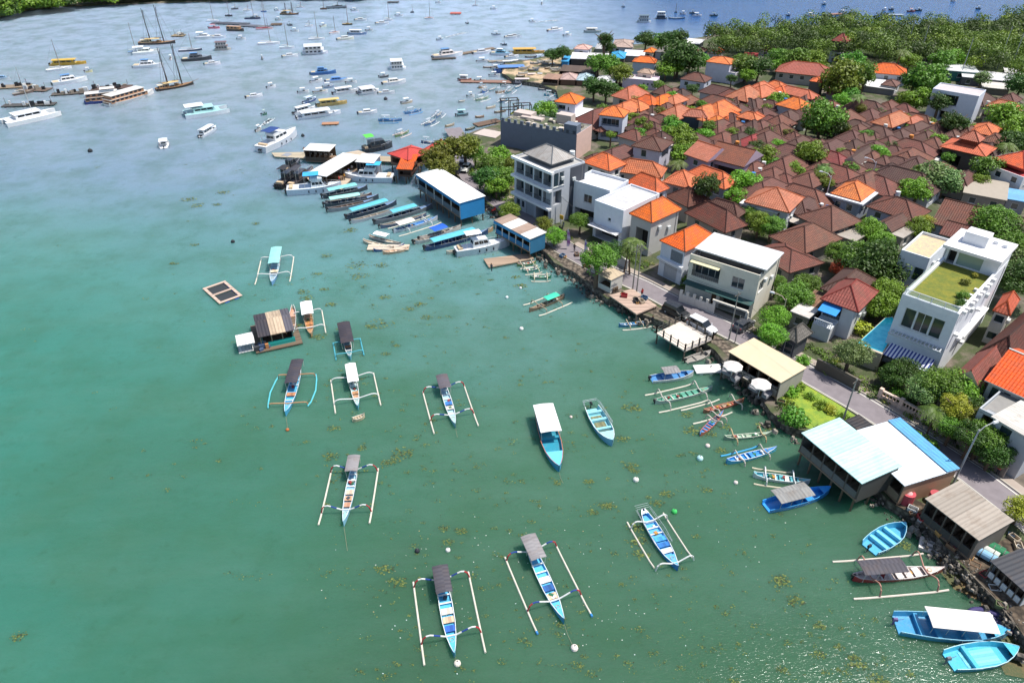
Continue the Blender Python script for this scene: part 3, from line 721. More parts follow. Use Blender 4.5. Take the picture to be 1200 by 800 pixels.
def person(label, px, py, z, shirt, pants='2a2f3a', skin='8a5a3c', hat=None, rz=0, walk=.12, arm=.0, loc=None, sit=False):
    c = loc or G(px, py, z); root = thing('person', label, 'person', (c[0], c[1], z), rz)
    J = {'pel': (0, 0, .92), 'ch': (.0, 0, 1.2), 'nk': (.0, 0, 1.46), 'hd': (.02, 0, 1.6), 'tp': (.02, 0, 1.72)}
    vs = [J['pel'], J['ch'], J['nk'], J['hd'], J['tp']]; es = [(0, 1), (1, 2), (2, 3), (3, 4)]; rs = [.15, .17, .055, .095, .07]
    if sit: legs = lambda s, k: [(.05, s*.1, .88), (.42, s*.14, .9), (.40, s*.14, .48), (.52, s*.14, .44)]
    else: legs = lambda s, k: [(0, s*.09, .86), (.03 + k*.6, s*.1, .48), (k, s*.1, .07), (k + .15, s*.11, .04)]
    for s, k in ((1, walk), (-1, -walk)):
        i = len(vs); vs += legs(s, k); es += [(0, i), (i, i+1), (i+1, i+2), (i+2, i+3)]; rs += [.1, .065, .045, .045]
        i = len(vs); vs += [(0, s*.19, 1.4), (-k*.5 + .0, s*.25, 1.13), (-k*.8 + .12 + arm, s*.24, .9 + arm), (-k*.8 + .18 + arm, s*.23, .84 + arm)]; es += [(2, i), (i, i+1), (i+1, i+2), (i+2, i+3)]; rs += [.06, .045, .035, .035]
    me = bpy.data.meshes.new('body'); me.from_pydata(vs, es, []); b = bpy.data.objects.new('body', me); COL.objects.link(b); b.parent = root
    b.modifiers.new('s', 'SKIN'); sv = me.skin_vertices[0].data
    for k, r_ in enumerate(rs): sv[k].radius = (r_, r_)
    sv[0].use_root = True; sub = b.modifiers.new('u', 'SUBSURF'); sub.levels = 1; sub.render_levels = 1
    m, nt, bs = new_mat('clothes_' + shirt); tc = nd(nt, 'ShaderNodeTexCoord'); sp = nd(nt, 'ShaderNodeSeparateXYZ'); nt.links.new(tc.outputs['Object'], sp.inputs[0])
    z_ = sp.outputs[2]; a = mix(nt, mth(nt, 'GREATER_THAN', z_, .9), C(pants), C(shirt)); a = mix(nt, mth(nt, 'GREATER_THAN', z_, 1.47), a, C(skin)); a = mix(nt, mth(nt, 'GREATER_THAN', z_, 1.66), a, C(hat or '1c1714'))
    nt.links.new(a, bs.inputs['Base Color']); me.materials.append(m)
    return root
# ================================================================== camera, light, world
cam = bpy.data.cameras.new('camera'); co = bpy.data.objects.new('camera', cam); COL.objects.link(co); S.camera = co
co.location = (0, 0, CAM_H); co.rotation_euler = (math.pi / 2 - PITCH, 0, 0)
cam.sensor_width = 36; cam.lens = 36 * FPX / 1200; cam.clip_end = 6000; cam.clip_start = .5
SUN_EL, SUN_AZ = R(66), math.atan2(1, .0)     # azimuth from +Y towards +X
w = bpy.data.worlds.new('World'); S.world = w; w.use_nodes = True; nt = w.node_tree
sky = nt.nodes.new('ShaderNodeTexSky'); sky.sky_type = 'NISHITA'; sky.sun_disc = False; sky.sun_elevation = SUN_EL; sky.sun_rotation = SUN_AZ
sky.air_density = 1.0; sky.dust_density = 1.5; nt.links.new(sky.outputs[0], nt.nodes['Background'].inputs[0]); nt.nodes['Background'].inputs[1].default_value = .13
sl = bpy.data.lights.new('sun', 'SUN'); sl.energy = 4.8; sl.angle = R(.5); sl.color = (1, .955, .88); so = bpy.data.objects.new('sun', sl); COL.objects.link(so)
sd = Vector((math.cos(SUN_EL) * math.sin(SUN_AZ), math.cos(SUN_EL) * math.cos(SUN_AZ), math.sin(SUN_EL))); so.rotation_euler = sd.to_track_quat('Z', 'Y').to_euler()
S.view_settings.view_transform = 'Standard'; S.view_settings.look = 'None'; S.view_settings.exposure = .27; S.view_settings.gamma = 1
S.cycles.max_bounces = 5; S.cycles.diffuse_bounces = 2; S.cycles.glossy_bounces = 3; S.cycles.transmission_bounces = 2; S.cycles.caustics_reflective = False

# ================================================================== water
m, nt, b = new_mat('water'); geo = nd(nt, 'ShaderNodeNewGeometry'); P = geo.outputs['Position']; sp = nd(nt, 'ShaderNodeSeparateXYZ'); nt.links.new(P, sp.inputs[0])
X, Y = sp.outputs[0], sp.outputs[1]
n0 = noise_n(nt, P, .022, 4, .55); n1 = noise_n(nt, P, .12, 5, .6)
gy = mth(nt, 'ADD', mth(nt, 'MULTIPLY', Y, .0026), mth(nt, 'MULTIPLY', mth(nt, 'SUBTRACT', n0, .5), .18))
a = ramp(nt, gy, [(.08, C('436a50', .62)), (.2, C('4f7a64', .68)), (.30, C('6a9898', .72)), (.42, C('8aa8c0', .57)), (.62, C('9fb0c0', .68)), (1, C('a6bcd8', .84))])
gx = mth(nt, 'ADD', mth(nt, 'MULTIPLY', X, -.011), mth(nt, 'MULTIPLY', mth(nt, 'SUBTRACT', n0, .5), .8))
near = ramp(nt, Y, [(0, g(0)), (1, g(0))])
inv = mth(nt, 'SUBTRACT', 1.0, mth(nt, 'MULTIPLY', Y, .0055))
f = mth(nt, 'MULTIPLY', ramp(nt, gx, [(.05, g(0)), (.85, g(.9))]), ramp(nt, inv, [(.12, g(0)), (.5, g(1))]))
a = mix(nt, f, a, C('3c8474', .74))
a = mix(nt, ramp(nt, n1, [(.42, g(0)), (.66, g(.36))]), a, C('4a7a58', .55))
mpw = nd(nt, 'ShaderNodeMapping'); mpw.inputs['Scale'].default_value = (.5, 1.6, 1); mpw.inputs['Rotation'].default_value = (0, 0, R(-22)); nt.links.new(P, mpw.inputs[0])
a = mix(nt, ramp(nt, noise_n(nt, mpw.outputs[0], .07, 7, .72), [(.44, g(0)), (.74, g(.07))]), a, C('a9cfc8', .62))
a = mix(nt, ramp(nt, noise_n(nt, P, .16, 7, .8), [(.54, g(0)), (.70, g(.3))]), a, C('3a6a50', .62))
a = mix(nt, ramp(nt, noise_n(nt, P, .45, 6, .7), [(.58, g(0)), (.74, g(.28))]), a, C('3a5a34', .6))
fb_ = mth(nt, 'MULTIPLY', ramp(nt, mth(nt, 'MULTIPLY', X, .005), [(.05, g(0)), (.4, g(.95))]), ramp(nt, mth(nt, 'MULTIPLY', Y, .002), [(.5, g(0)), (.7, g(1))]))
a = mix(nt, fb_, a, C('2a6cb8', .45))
nt.links.new(a, b.inputs['Base Color']); b.inputs['Roughness'].default_value = .12; b.inputs['IOR'].default_value = 1.33; b.inputs['Specular IOR Level'].default_value = .36; b.subsurface_method = 'BURLEY'; b.inputs['Subsurface Weight'].default_value = .85; b.inputs['Subsurface Radius'].default_value = (1.0, 2.2, 1.8); b.inputs['Subsurface Scale'].default_value = 1.3
mp = nd(nt, 'ShaderNodeMapping'); mp.inputs['Scale'].default_value = (1, 2.2, 1); mp.inputs['Rotation'].default_value = (0, 0, R(20)); nt.links.new(P, mp.inputs[0])
h1 = noise_n(nt, mp.outputs[0], .7, 5, .62); h2 = noise_n(nt, mp.outputs[0], .12, 3, .5)
bn = nd(nt, 'ShaderNodeBump'); bn.inputs['Strength'].default_value = .28; bn.inputs['Distance'].default_value = .35
h3 = noise_n(nt, mp.outputs[0], 2.6, 3, .6)
nt.links.new(mth(nt, 'ADD', mth(nt, 'ADD', h1, mth(nt, 'MULTIPLY', h3, .7)), mth(nt, 'MULTIPLY', h2, .6)), bn.inputs['Height']); nt.links.new(bn.outputs[0], b.inputs['Normal'])
WATER = m
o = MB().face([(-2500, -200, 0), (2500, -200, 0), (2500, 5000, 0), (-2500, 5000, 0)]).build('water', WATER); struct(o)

# ================================================================== land
def poly_land(name, pts, z, mats, kind='structure', zb=-3):
    P_ = [G(*p, z) if abs(p[0]) < 5000 and len(p) == 2 else p[:2] for p in pts]
    ar = sum(P_[i][0] * P_[(i+1) % len(P_)][1] - P_[(i+1) % len(P_)][0] * P_[i][1] for i in range(len(P_)))
    if ar < 0: P_ = P_[::-1]
    mb = MB(); n = len(P_); mb.face([(x, y, z) for x, y in P_], 0)
    if zb is not None:
        for k in range(n): p, q = P_[k], P_[(k + 1) % n]; mb.face([(p[0], p[1], zb), (q[0], q[1], zb), (q[0], q[1], z), (p[0], p[1], z)], 1)
    o = mb.build(name, mats); o['kind'] = kind; return o
ROCK = M('7c7468', 'rock', .9); GROUND = M('7a7064', 'ground', .95, .8)
COAST = [(1330, 900), (1235, 800), (1200, 745), (1165, 700), (1120, 655), (1098, 628), (1075, 606), (1040, 585), (1008, 550), (975, 525), (945, 505), (925, 500), (903, 482), (885, 455),
         (868, 436), (850, 425), (838, 410), (818, 396), (797, 386), (775, 376), (752, 368), (735, 355), (712, 350), (690, 332), (672, 318), (650, 308), (640, 296), (625, 284), (606, 264),
         (588, 250), (570, 238), (558, 226), (545, 214), (533, 202), (522, 190), (512, 180), (520, 170), (540, 160), (560, 152), (580, 146), (600, 136), (622, 132), (645, 126), (655, 116),
         (652, 106), (632, 98), (600, 93), (588, 84), (592, 74), (625, 69), (650, 63), (670, 58), (700, 55), (760, 51), (820, 44), (870, 34), (905, 32), (1000, 29), (1100, 29), (1210, 21), (1500, 16), (1900, 60), (1900, 900)]
poly_land('land', COAST, 1.3, [GROUND, ROCK])
poly_land('sand_beach', [(588, 86), (594, 76), (625, 70), (655, 65), (668, 74), (664, 84), (655, 96), (652, 105), (632, 97), (604, 91)], 1.304, [M('c2a888', 'ground')], zb=None)
FARL = [(-400, 40), (-60, 24), (0, 19), (22, 13), (45, 9.5), (70, 7), (110, 5.5), (170, 3.5), (230, 1.5), (330, -1), (430, -2), (520, -3.5), (700, -5), (900, -6)]
poly_land('far_beach', FARL + [(1000, -30), (-400, -30)], .5, [M('b8a48a', 'ground'), M('b8a48a', 'ground')])
def ribbon(name, pts, wd, z, mat, off=0, kind='structure'):
    W = [Vector(G(*p, z)) for p in pts]; L_, R_ = [], []
    for k, p in enumerate(W):
        d = (W[min(k+1, len(W)-1)] - W[max(k-1, 0)]).normalized(); nrm = Vector((-d.y, d.x)); L_.append(p + nrm * (off + wd/2)); R_.append(p + nrm * (off - wd/2))
    mb = MB()
    for k in range(len(W) - 1): mb.face([(*R_[k], z), (*R_[k+1], z), (*L_[k+1], z), (*L_[k], z)])
    o = mb.build(name, mat); o['kind'] = kind; return o
def kerb(name, pts, off, z, mat, wd=.18, h=.14):
    W = [Vector(G(*p, z)) for p in pts]; mb = MB(); a = []
    for k, p in enumerate(W):
        d = (W[min(k+1, len(W)-1)] - W[max(k-1, 0)]).normalized(); nrm = Vector((-d.y, d.x)); a.append((p + nrm * (off - wd/2), p + nrm * (off + wd/2)))
    for (p, q), (r, s) in zip(a, a[1:]):
        mb.face([(*p, z + h), (*r, z + h), (*s, z + h), (*q, z + h)]); mb.face([(*p, z - .02), (*r, z - .02), (*r, z + h), (*p, z + h)]); mb.face([(*s, z - .02), (*q, z - .02), (*q, z + h), (*s, z + h)])
    o = mb.build(name, mat); struct(o)
ROAD = [(530, 150), (545, 172), (543, 190), (551, 208), (575, 228), (600, 247), (628, 268), (660, 290), (700, 312), (750, 334), (790, 355), (840, 380), (885, 402), (950, 440), (1010, 474), (1080, 517), (1140, 556), (1200, 602), (1290, 680)]
ribbon('road', ROAD, 4.6, 1.325, M('8a8286', 'plain', .9, .85))
ribbon('road_edge_line', ROAD[8:], .14, 1.332, M('d8d6cc', 'plain'), 2.0)
ribbon('road_edge_line', ROAD[8:], .14, 1.332, M('b8b6ac', 'plain'), -2.0)
kerb('kerb', ROAD[5:], 2.4, 1.3, M('aaa498', 'wall')); kerb('kerb', ROAD[7:], -2.4, 1.3, M('aaa498', 'wall'))
ribbon('pavement', ROAD[7:], 1.3, 1.36, M('9c8f84', 'wall'), 3.2)
for pts in ([(880, 165), (905, 150), (930, 138), (948, 122), (957, 108)], [(1040, 212), (1080, 228), (1120, 240), (1160, 250), (1200, 262)], [(1068, 170), (1074, 150), (1086, 135)], [(700, 300), (720, 285), (760, 272)],
            [(830, 270), (880, 290), (900, 300)], [(985, 205), (1030, 214), (1070, 228)]):
    ribbon('lane', pts, 2.6, 1.315, M('a39a8e', 'plain', .9))
def patch(name, pts, z, mat): return poly_land(name, pts, z, [mat], zb=None)
patch('grass_verge', [(915, 452), (940, 447), (985, 475), (1010, 492), (1008, 508), (960, 505), (935, 498), (918, 480)], 1.34, M('7fa03a', 'grass', .9, .8))
patch('rubble_bank', [(1040, 586), (1062, 580), (1084, 590), (1100, 590), (1150, 640), (1190, 628), (1225, 650), (1260, 760), (1215, 770), (1186, 722), (1158, 690), (1120, 652), (1098, 626), (1075, 605)], 1.345, M('6a5c4c', 'rock', .95, .8))
patch('rubble_bank', [(606, 264), (625, 284), (640, 296), (672, 318), (690, 330), (712, 348), (735, 352), (760, 366), (800, 384), (840, 405), (870, 432), (880, 424), (845, 396), (790, 368), (740, 345), (700, 322), (655, 296), (625, 274)], 1.335, M('7c7062', 'rock', .95, .85))
patch('yard', [(565, 232), (605, 262), (628, 262), (600, 225), (585, 205), (560, 215)], 1.309, M('a89888', 'ground'))
patch('muddy_shore', [(1098, 640), (1120, 655), (1150, 690), (1185, 735), (1215, 775), (1230, 800), (1178, 790), (1150, 735), (1150, 705), (1118, 690), (1100, 668)], .03, M('8a6a42', 'ground', .7, .7))
# rocks along the waterline
rng = random.Random(5); mb = MB(); CW = [Vector(G(*p, 1.3)) for p in COAST]
for i in range(len(COAST) - 1):
    if not (1 <= i < 50): continue
    p, q = CW[i], CW[i+1]; L = (q - p).length; nrm = Vector(((q-p).y, -(q-p).x)).normalized(); 
    if nrm.x > 0 and i < 30: nrm = -nrm
    for k in range(int(L * (2.5 if i < 4 else 7 if i < 34 else .6))):
        c = p.lerp(q, rng.random()) + nrm * rng.uniform(-.9, 1.9); s_ = rng.uniform(.1, .34) if rng.random() < .7 else rng.uniform(.3, .7)
        mb.box((c.x, c.y, rng.uniform(-.25, .7)), (s_*1.3, s_, s_*.8), rng.uniform(0, 3), rng.choice((0, 1, 2)), (rng.uniform(.4, .8), rng.uniform(.4, .8)))
for _ in range(380):
    t = rng.random(); px, py = 1072 + 118*t + rng.gauss(0, 7), 606 + 130*t + rng.gauss(0, 8)
    if py > 700 and px < 1172: continue
    x, y = G(px, py, .8); s_ = rng.uniform(.08, .4)
    mb.box((x, y, rng.uniform(.0, 1.36) if s_ > .2 else 1.33), (s_*1.5, s_, s_*.7), rng.uniform(0, 3), rng.choice((0, 1, 2, 2)), (rng.uniform(.4, .9), rng.uniform(.4, .9)))
tag(mb.build('shore_rocks', [M('6d675e', 'rock', .9), M('8d857a', 'wall', .9), M('4a463f', 'wall', .9)]), 'grey boulders and rubble along the waterline', 'rocks', kind='stuff')

# ================================================================== seaweed and litter on the water
rng = random.Random(21); mb = MB()
def weed(px, py, r, n=26):
    n = int(n * 2.4); r *= .82
    cx, cy = G(px, py)
    for _ in range(n):
        a = rng.uniform(0, 6.28); d = r * rng.random() ** .8; x, y = cx + d * math.cos(a) * 1.5, cy + d * math.sin(a); s_ = rng.uniform(.04, .17) * min(1.4, r + .3); t = rng.uniform(0, 3.1)
        k = 5; mb.face([(x + s_*math.cos(t + 6.28*j/k) * rng.uniform(.5, 1.2), y + s_*.8*math.sin(t + 6.28*j/k) * rng.uniform(.5, 1.2), .02 + rng.random() * .06) for j in range(k)], rng.choice((0, 0, 1, 2)))
for px, py, r in ((221, 234, 1.6), (232, 241, 1.5), (254, 240, 1), (260, 226, 1.6), (228, 287, .8), (204, 309, .8), (355, 342, 1), (360, 350, 1.2), (422, 311, 2.2), (420, 324, 1.6), (447, 311, 1.1), (382, 300, 1),
                  (380, 339, .8), (371, 321, .9), (388, 357, .9), (492, 357, 1), (479, 362, .9), (391, 502, .8), (388, 535, 1), (424, 525, .6), (452, 542, .6), (471, 531, 1.4), (461, 541, .8), (452, 667, .9), (465, 682, .9),
                  (521, 619, .6), (541, 622, .7), (525, 635, .6), (741, 478, 1.3), (730, 514, .8), (740, 547, .9), (745, 552, .5), (715, 593, .8), (708, 592, .7), (781, 579, .8), (770, 589, .8), (828, 574, .6), (915, 682, 1), (914, 678, .8),
                  (931, 705, .9), (960, 733, .6), (1003, 778, .9), (1001, 770, .5), (1027, 797, .9), (960, 767, .6), (983, 758, .5), (806, 486, .8), (812, 505, 1.2), (845, 528, .8), (575, 328, .5), (22, 745, .7), (745, 618, .9), (747, 635, 1), (750, 650, .8),
                  (445, 380, 2.0), (590, 280, .8), (610, 335, 1), (605, 325, .8), (350, 382, .9), (372, 395, 1.0), (435, 383, .8), (440, 292, 1), (410, 270, 1.4), (300, 262, .8), (452, 348, 1), (465, 405, .6), (452, 415, .6), (500, 372, .9),
                  (940, 490, 1.2), (925, 500, 1.4), (965, 512, 1.0), (898, 500, 1.5), (830, 508, 1.0), (850, 500, .8), (1060, 640, .8), (690, 565, .6), (695, 600, .6), (653, 565, .6)): weed(px, py, r)
for _ in range(170):
    px = rng.gauss(430, 170); py = rng.uniform(190, 600); 
    if px > 600 + max(0, (py - 300)) * .8 or px < 20 and rng.random() < .8: continue
    weed(px, py, rng.uniform(.2, .7), rng.randint(4, 10))
for _ in range(1500):
    px, py = rng.uniform(380, 1090), rng.uniform(290, 800)
    if px > 620 + (py - 290) * .95: continue
    weed(px, py, rng.uniform(.08, .5), rng.choice((1, 1, 1, 2, 3, 5, 8, 12)))
for k in range(26):
    px, py = rng.uniform(250, 900), rng.uniform(220, 780); a_ = rng.uniform(-.3, .5)
    if px > 600 + (py - 290) * .9: continue
    for j in range(rng.randint(5, 14)): weed(px + j*rng.uniform(3, 7), py - j*a_*3 + rng.gauss(0, 2), rng.uniform(.1, .4), rng.randint(1, 3)) 
o = mb.build('floating_seaweed', [M('6f8040', 'plain', .9, .62), M('4a5a38', 'plain', .9, .5), M('87944e', 'plain', .9, .68)]); tag(o, 'yellow green seaweed patches drifting on the bay', 'seaweed', kind='stuff')
mb = MB()
for _ in range(240):
    cx, cy = rng.choice(((520, 740), (700, 690), (560, 640), (480, 690), (640, 640), (740, 745), (990, 740), (880, 620), (1010, 780)))
    px, py = rng.gauss(cx, 45), rng.gauss(cy, 32)
    if py > 830: continue
    x, y = G(px, py); s_ = rng.uniform(.02, .085); t = rng.uniform(0, 3)
    mb.face([(x + s_*math.cos(t + a), y + s_*.7*math.sin(t + a), .05) for a in (0, 1.3, 3.1, 4.4)], rng.choice((0, 0, 1, 2)))  # small flat flecks, mostly pale and some tan, scattered in clusters
o = mb.build('pale_flecks', [M('d8dcd4', 'plain'), M('b8a070', 'plain'), M('c8d8d8', 'plain')]); tag(o, 'pale foam flecks and drifting litter in the near bay', 'foam', kind='stuff')

# ================================================================== waterfront buildings
OR, OR2, BR, BR2, RD = 'dc7444', 'd06c44', '70463a', '643c31', 'a03a30'
h = house('grey concrete three storey block with ribbed grey hip roof and balconies', (600.3, 183), (647.4, 201.5), (688, 190), 12.6, 'b2b6bc', 'a9a7a4', 'plain', 'top', name='apartment_building', cat='apartment block', over=.05,
          opens=[('l', .06, .26, 8.0, 10.6, 'b'), ('l', .30, .50, 8.0, 10.6, 'b'), ('l', .54, .74, 8.0, 10.6, 'b'), ('l', .78, .97, 8.0, 10.6, 'b'),
                 ('l', .06, .26, 4.2, 6.9, 'b'), ('l', .30, .50, 4.2, 6.9, 'b'), ('l', .54, .74, 4.2, 6.9, 'b'), ('l', .78, .97, 4.2, 6.9, 'b'),
                 ('l', .06, .16, .9, 2.4, 'w'), ('l', .2, .28, .9, 2.4, 'w'), ('l', .34, .54, .05, 2.9, 's'), ('l', .60, .92, .05, 2.9, 'o'), ('r', .05, .2, 7.9, 10.7, 'w'), ('r', .22, .36, 7.9, 10.7, 'w'), ('r', .05, .3, 4.1, 7, 'o')], parapet=.35, sink=.35)
iw, idp, ze = h['_dim']
mb = MB(); 
for zz in (3.3, 7.2): mb.box((-iw/2 - .45, 0, zz), (.9, idp + .3, .45))
mb.box((-iw/2 - .25, 0, ze - .5), (.7, idp + .9, .5)); mb.build('floor_slab', M('dcdcdc', 'wall'), h)
mb = MB(); mb.box((iw/2 - .1, 0, 3.6), (.4, idp + .3, .2)); mb.box((iw*.28, -idp/2 - .03, 0), (iw*.46, .06, ze - .4)); mb.build('wall_panel', M('41454e', 'wall'), h)
c2, w2, d2, a2 = frame_of((607, 182), (639, 194.6), (670, 188), 13.4)
mb = MB(); hip_roof(mb, w2*1.08, d2*1.08, ze + .75, 2.0, 0, 0, 1); mb.box((0, 0, ze - .1), (w2 - 1, d2 - 1, .75), m=1); mb.build('roof', [M('a09c98', 'corr'), M('6d6f72', 'plain')], h)
MB().tube([(iw/2 - 1.2, -idp/2 + 2.5, ze), (iw/2 - 1.2, -idp/2 + 2.5, ze + 1.7)], .55, 10).build('water_tank', M('d8dcdc', 'plain'), h)

def shed(label, L, F, Rr, z, roofc, wallc, floor=2.0, rk='corr', fascia=None, nx=3, ny=5, rise=.7, name='waterfront_shed', railing=True, open_l=True, cat='shed', roof2=None, wall_r=True, endc=None, base=0, group=None, post=True):
    c, w_, d_, ang = frame_of(L, F, Rr, z); root = thing(name, label, cat, (c[0], c[1], base), ang, group); mb = MB()
    def sl(x0, x1, y0, y1, m_): mb.slab([(x0, y0), (x1, y0), (x1, y1), (x0, y1)], z - base, z - base + .1, m_)
    if roof2:
        for k in range(4): sl(-w_/2, w_/2, -d_/2 + d_*k/4, -d_/2 + d_*(k+1)/4, 0 if k % 2 == 0 else 1)
    else: sl(-w_/2, w_/2, -d_/2, d_/2, 0)
    mb.v = [(x, y, zz + rise * (x + w_/2) / w_ * .5) for x, y, zz in mb.v]; mb.build('roof', [M(roofc, rk), M(roof2 or roofc, rk)], root)
    MB().box((0, 0, floor - base - .2), (w_ - .3, d_ - .3, .2)).build('deck', M('8a7560', 'plank'), root)
    wb = MB(); zf = floor - base; zt = z - base - .02; hh = zt - zf
    wb.box((w_/2 - .25, 0, zf), (.12, d_ - .5, hh)); wb.box((0, d_/2 - .25, zf), (w_ - .5, .12, hh))
    if wall_r: wb.box((0, -d_/2 + .2, zf - .5), (w_ - .5, .14, hh + .5), m=1)
    wb.box((-w_/2 + .3, 0, zf), (.12, d_ - .5, hh * .36)); wb.build('wall', [M(wallc, 'wall'), M(endc or wallc, 'wall')], root)
    if fascia: MB().box((-w_/2 + .02, 0, zt - .55), (.08, d_, .55)).build('fascia', M(fascia, 'plain'), root)
    if post:
        for k in range(6): MB().box((-w_/2 + .3, -d_/2 + .3 + (d_ - .6)*k/5, zf), (.16, .16, hh)).build('post', M('d0cdc6' if fascia else '5a5048', 'wall'), root)
    mb = MB()
    for k in range(5):
        y = -d_/2 + d_*(k + .5)/5; MB().box((-w_*.1, y, zf), (1.2, .8, .75)).build('bench', M('7a6450', 'plain'), root); MB().box((w_*.15, y + .3, zf), (.5, .5, .9)).build('cabinet', M('c8c4b8', 'plain'), root)
    stilts(root, w_ - .6, d_ - .6, floor - base - .2, nx, ny)
    root['_dim'] = (w_, d_, z - base); return root
shed('long white roofed waterfront shed on stilts with a solid blue end wall', (489.5, 204.3), (538.3, 238.7), (567.8, 229.7), 5.3, 'f4f6f6', '55626c', 2.2, fascia='2a7fb4', nx=3, ny=8, endc='2880b8', rise=.2)
shed('small blue sided stilt shed with white and rust striped roof', (581, 257.5), (621, 281), (638.5, 272.5), 4.6, 'e4e4de', '2a6f9c', 2.0, fascia='3b93c8', nx=3, ny=5, roof2='a08a7c', endc='2f6f92', rise=.3)
h = shed('seaside cafe with flat beige roof over a stilt deck', (855, 411), (915, 449), (942.5, 430), 4.6, 'c9b598', '8a857e', 2.0, rk='wall', nx=2, ny=4, endc='a8a298', name='cafe_building', cat='cafe', rise=.1)
h = shed('stilt shed with pale teal sheet roof at the water edge', (939, 507.5), (1010, 567.5), (1056, 548), 5.0, 'b8dfdf', '6c6a66', 2.3, nx=3, ny=6, rise=.5, endc='4a4844')
h = shed('shed with broad white sheet roof and blue back strip beside the teal one', (1000, 506), (1060, 570), (1117, 547), 4.5, 'dce6ec', '8f7a68', 1.7, nx=3, ny=4, rise=.7, endc='b08a70')
w_, d_, zt = h['_dim']; MB().slab([(w_*.26, -d_*.5), (w_*.5, -d_*.5), (w_*.5, d_*.5), (w_*.26, d_*.5)], zt + .46, zt + .52).build('roof_strip', M('5aa4d4', 'corr'), h)
MB().tube([(w_*.1, -d_/2 - .7, 1.2), (w_*.1, -d_/2 - .7, 2.6)], .65, 12).build('water_tank', M('b04a52', 'plain'), h)
shed('low black roofed lean-to between the teal roof and the road', (992, 492), (1006, 505), (1020, 497), 3.0, '2c2c30', '55504a', 1.5, nx=2, ny=2, rise=.2, post=False)
shed('weathered grey sheet roofed shack above the muddy shore', (1087, 583), (1147, 634), (1182, 610), 4.6, 'a0968a', '4a4844', 1.6, rk='corr', nx=3, ny=5, rise=.8, endc='6a625a', name='shack', cat='shack')
shed('small hut with tan flat roof beside the big roadside tree', (702, 320), (716, 329), (729.5, 320), 4.0, 'b5a48c', 'c8c4bc', 1.4, rk='wall', nx=2, ny=2, rise=.05, post=False, name='hut', cat='hut')
shed('dark roofed boat shed with white frame at the muddy shore', (1170, 655), (1204, 697), (1230, 672), 3.4, '3c3e44', 'd8d8d6', 1.4, rk='corr', nx=2, ny=3, rise=.3, name='boat_shed', cat='boat shed')
# jetty
h = shed('jetty terminal with long white ridged canopy on a floating pontoon', (364.6, 201), (382.5, 207.5), (418, 182), 3.6, 'dcdcdc', '4a443e', .75, nx=1, ny=1, rise=.0, name='jetty_canopy', cat='jetty', wall_r=False)
shed('white flat canopy over the cross pontoon behind the big jetty roof', (355, 176.5), (386, 178), (394, 170), 3.3, 'e4e4e0', '54483c', .7, nx=1, ny=1, rise=.1, name='jetty_canopy', cat='jetty', wall_r=False)
shed('grey gabled jetty kiosk with pale roof beside the blue topped catamaran', (415, 191), (438, 192), (448.5, 184), 4.4, 'd2d0ce', '5a626e', .8, nx=2, ny=2, rise=1.0, name='kiosk', cat='kiosk', endc='6a7280')
def deck(label, pts, z, mat='a08c78', name='wooden_deck', rail=True, stilt=True, th=.22, kind='plank', cat='deck', legs=(3, 3), railc='6a5a4a', balus=False):
    W = [Vector(G(*p, z)) for p in pts]; ar = sum(W[i].x*W[(i+1) % len(W)].y - W[(i+1) % len(W)].x*W[i].y for i in range(len(W)))
    if ar < 0: W = W[::-1]
    c = sum(W, Vector((0, 0))) / len(W); root = thing(name, label, cat, (c.x, c.y, 0)); L_ = [(p.x - c.x, p.y - c.y) for p in W]
    MB().slab(L_, z - th, z, 0).build('deck_surface', M(mat, kind), root)
    if stilt:
        for k in range(len(L_)):
            p, q = Vector(L_[k]), Vector(L_[(k+1) % len(L_)]); n = max(1, int((q-p).length / 2.6))
            for i in range(n): x = (p.lerp(q, i/n)) * .95; MB().tube([(x.x, x.y, -2.5), (x.x, x.y, z - th)], .13, 6).build('post', M('5f5348', 'wall'), root)
    if rail:
        mb = MB(); n_ = len(L_)
        for k in range(n_):
            p, q = Vector(L_[k]), Vector(L_[(k+1) % n_]); L = (q-p).length
            mb.tube([(p.x, p.y, z + .95), (q.x, q.y, z + .95)], .05, 4); mb.tube([(p.x, p.y, z + .5), (q.x, q.y, z + .5)], .04, 4)
            for i in range(max(1, int(L / (1.0 if not balus else 1.4))) + 1): t = p.lerp(q, i / max(1, int(L / (1.0 if not balus else 1.4)))); mb.box((t.x, t.y, z - .02), (.1 if not balus else .2, .1 if not balus else .2, 1.05 if not balus else 1.25))
        mb.build('railing', M(railc, 'wall'), root)
    return root
deck('plank deck in front of the beige cafe with white parasols', [(845, 431), (911, 462), (925, 452), (862, 420)], 2.0, 'a08878', railc='b8b0a4')
deck('pale concrete terrace on stilts with dark posted railings', [(769, 390), (802.5, 411), (835, 397), (798, 376)], 2.0, 'c9beb2', 'concrete_terrace', kind='wall', railc='4a4844', balus=True, cat='terrace')
deck('cluttered timber platform on stilts below the lone utility poles', [(714, 346), (746, 368), (770, 358), (741, 338)], 2.0, 'b09888', 'wooden_platform', rail=False, cat='platform')
deck('low floating landing stage beside the white cabin speedboat', [(566.5, 303), (573, 313), (626, 303), (620, 297)], .5, 'a08a76', 'landing_stage', rail=False, stilt=False, cat='jetty')
deck('main timber jetty walkway beneath the long white canopy', [(356, 205), (366, 215), (400, 222), (425, 195), (436, 182), (420, 176), (400, 180)], .72, 'b8a894', 'jetty_walkway', rail=False, cat='jetty')
deck('cross pontoon with white canopy where the flybridge yacht is moored', [(318, 179), (322, 183.5), (388, 187), (394, 181), (360, 178)], .6, 'b0a48e', 'jetty_walkway', rail=False, stilt=False, cat='jetty')
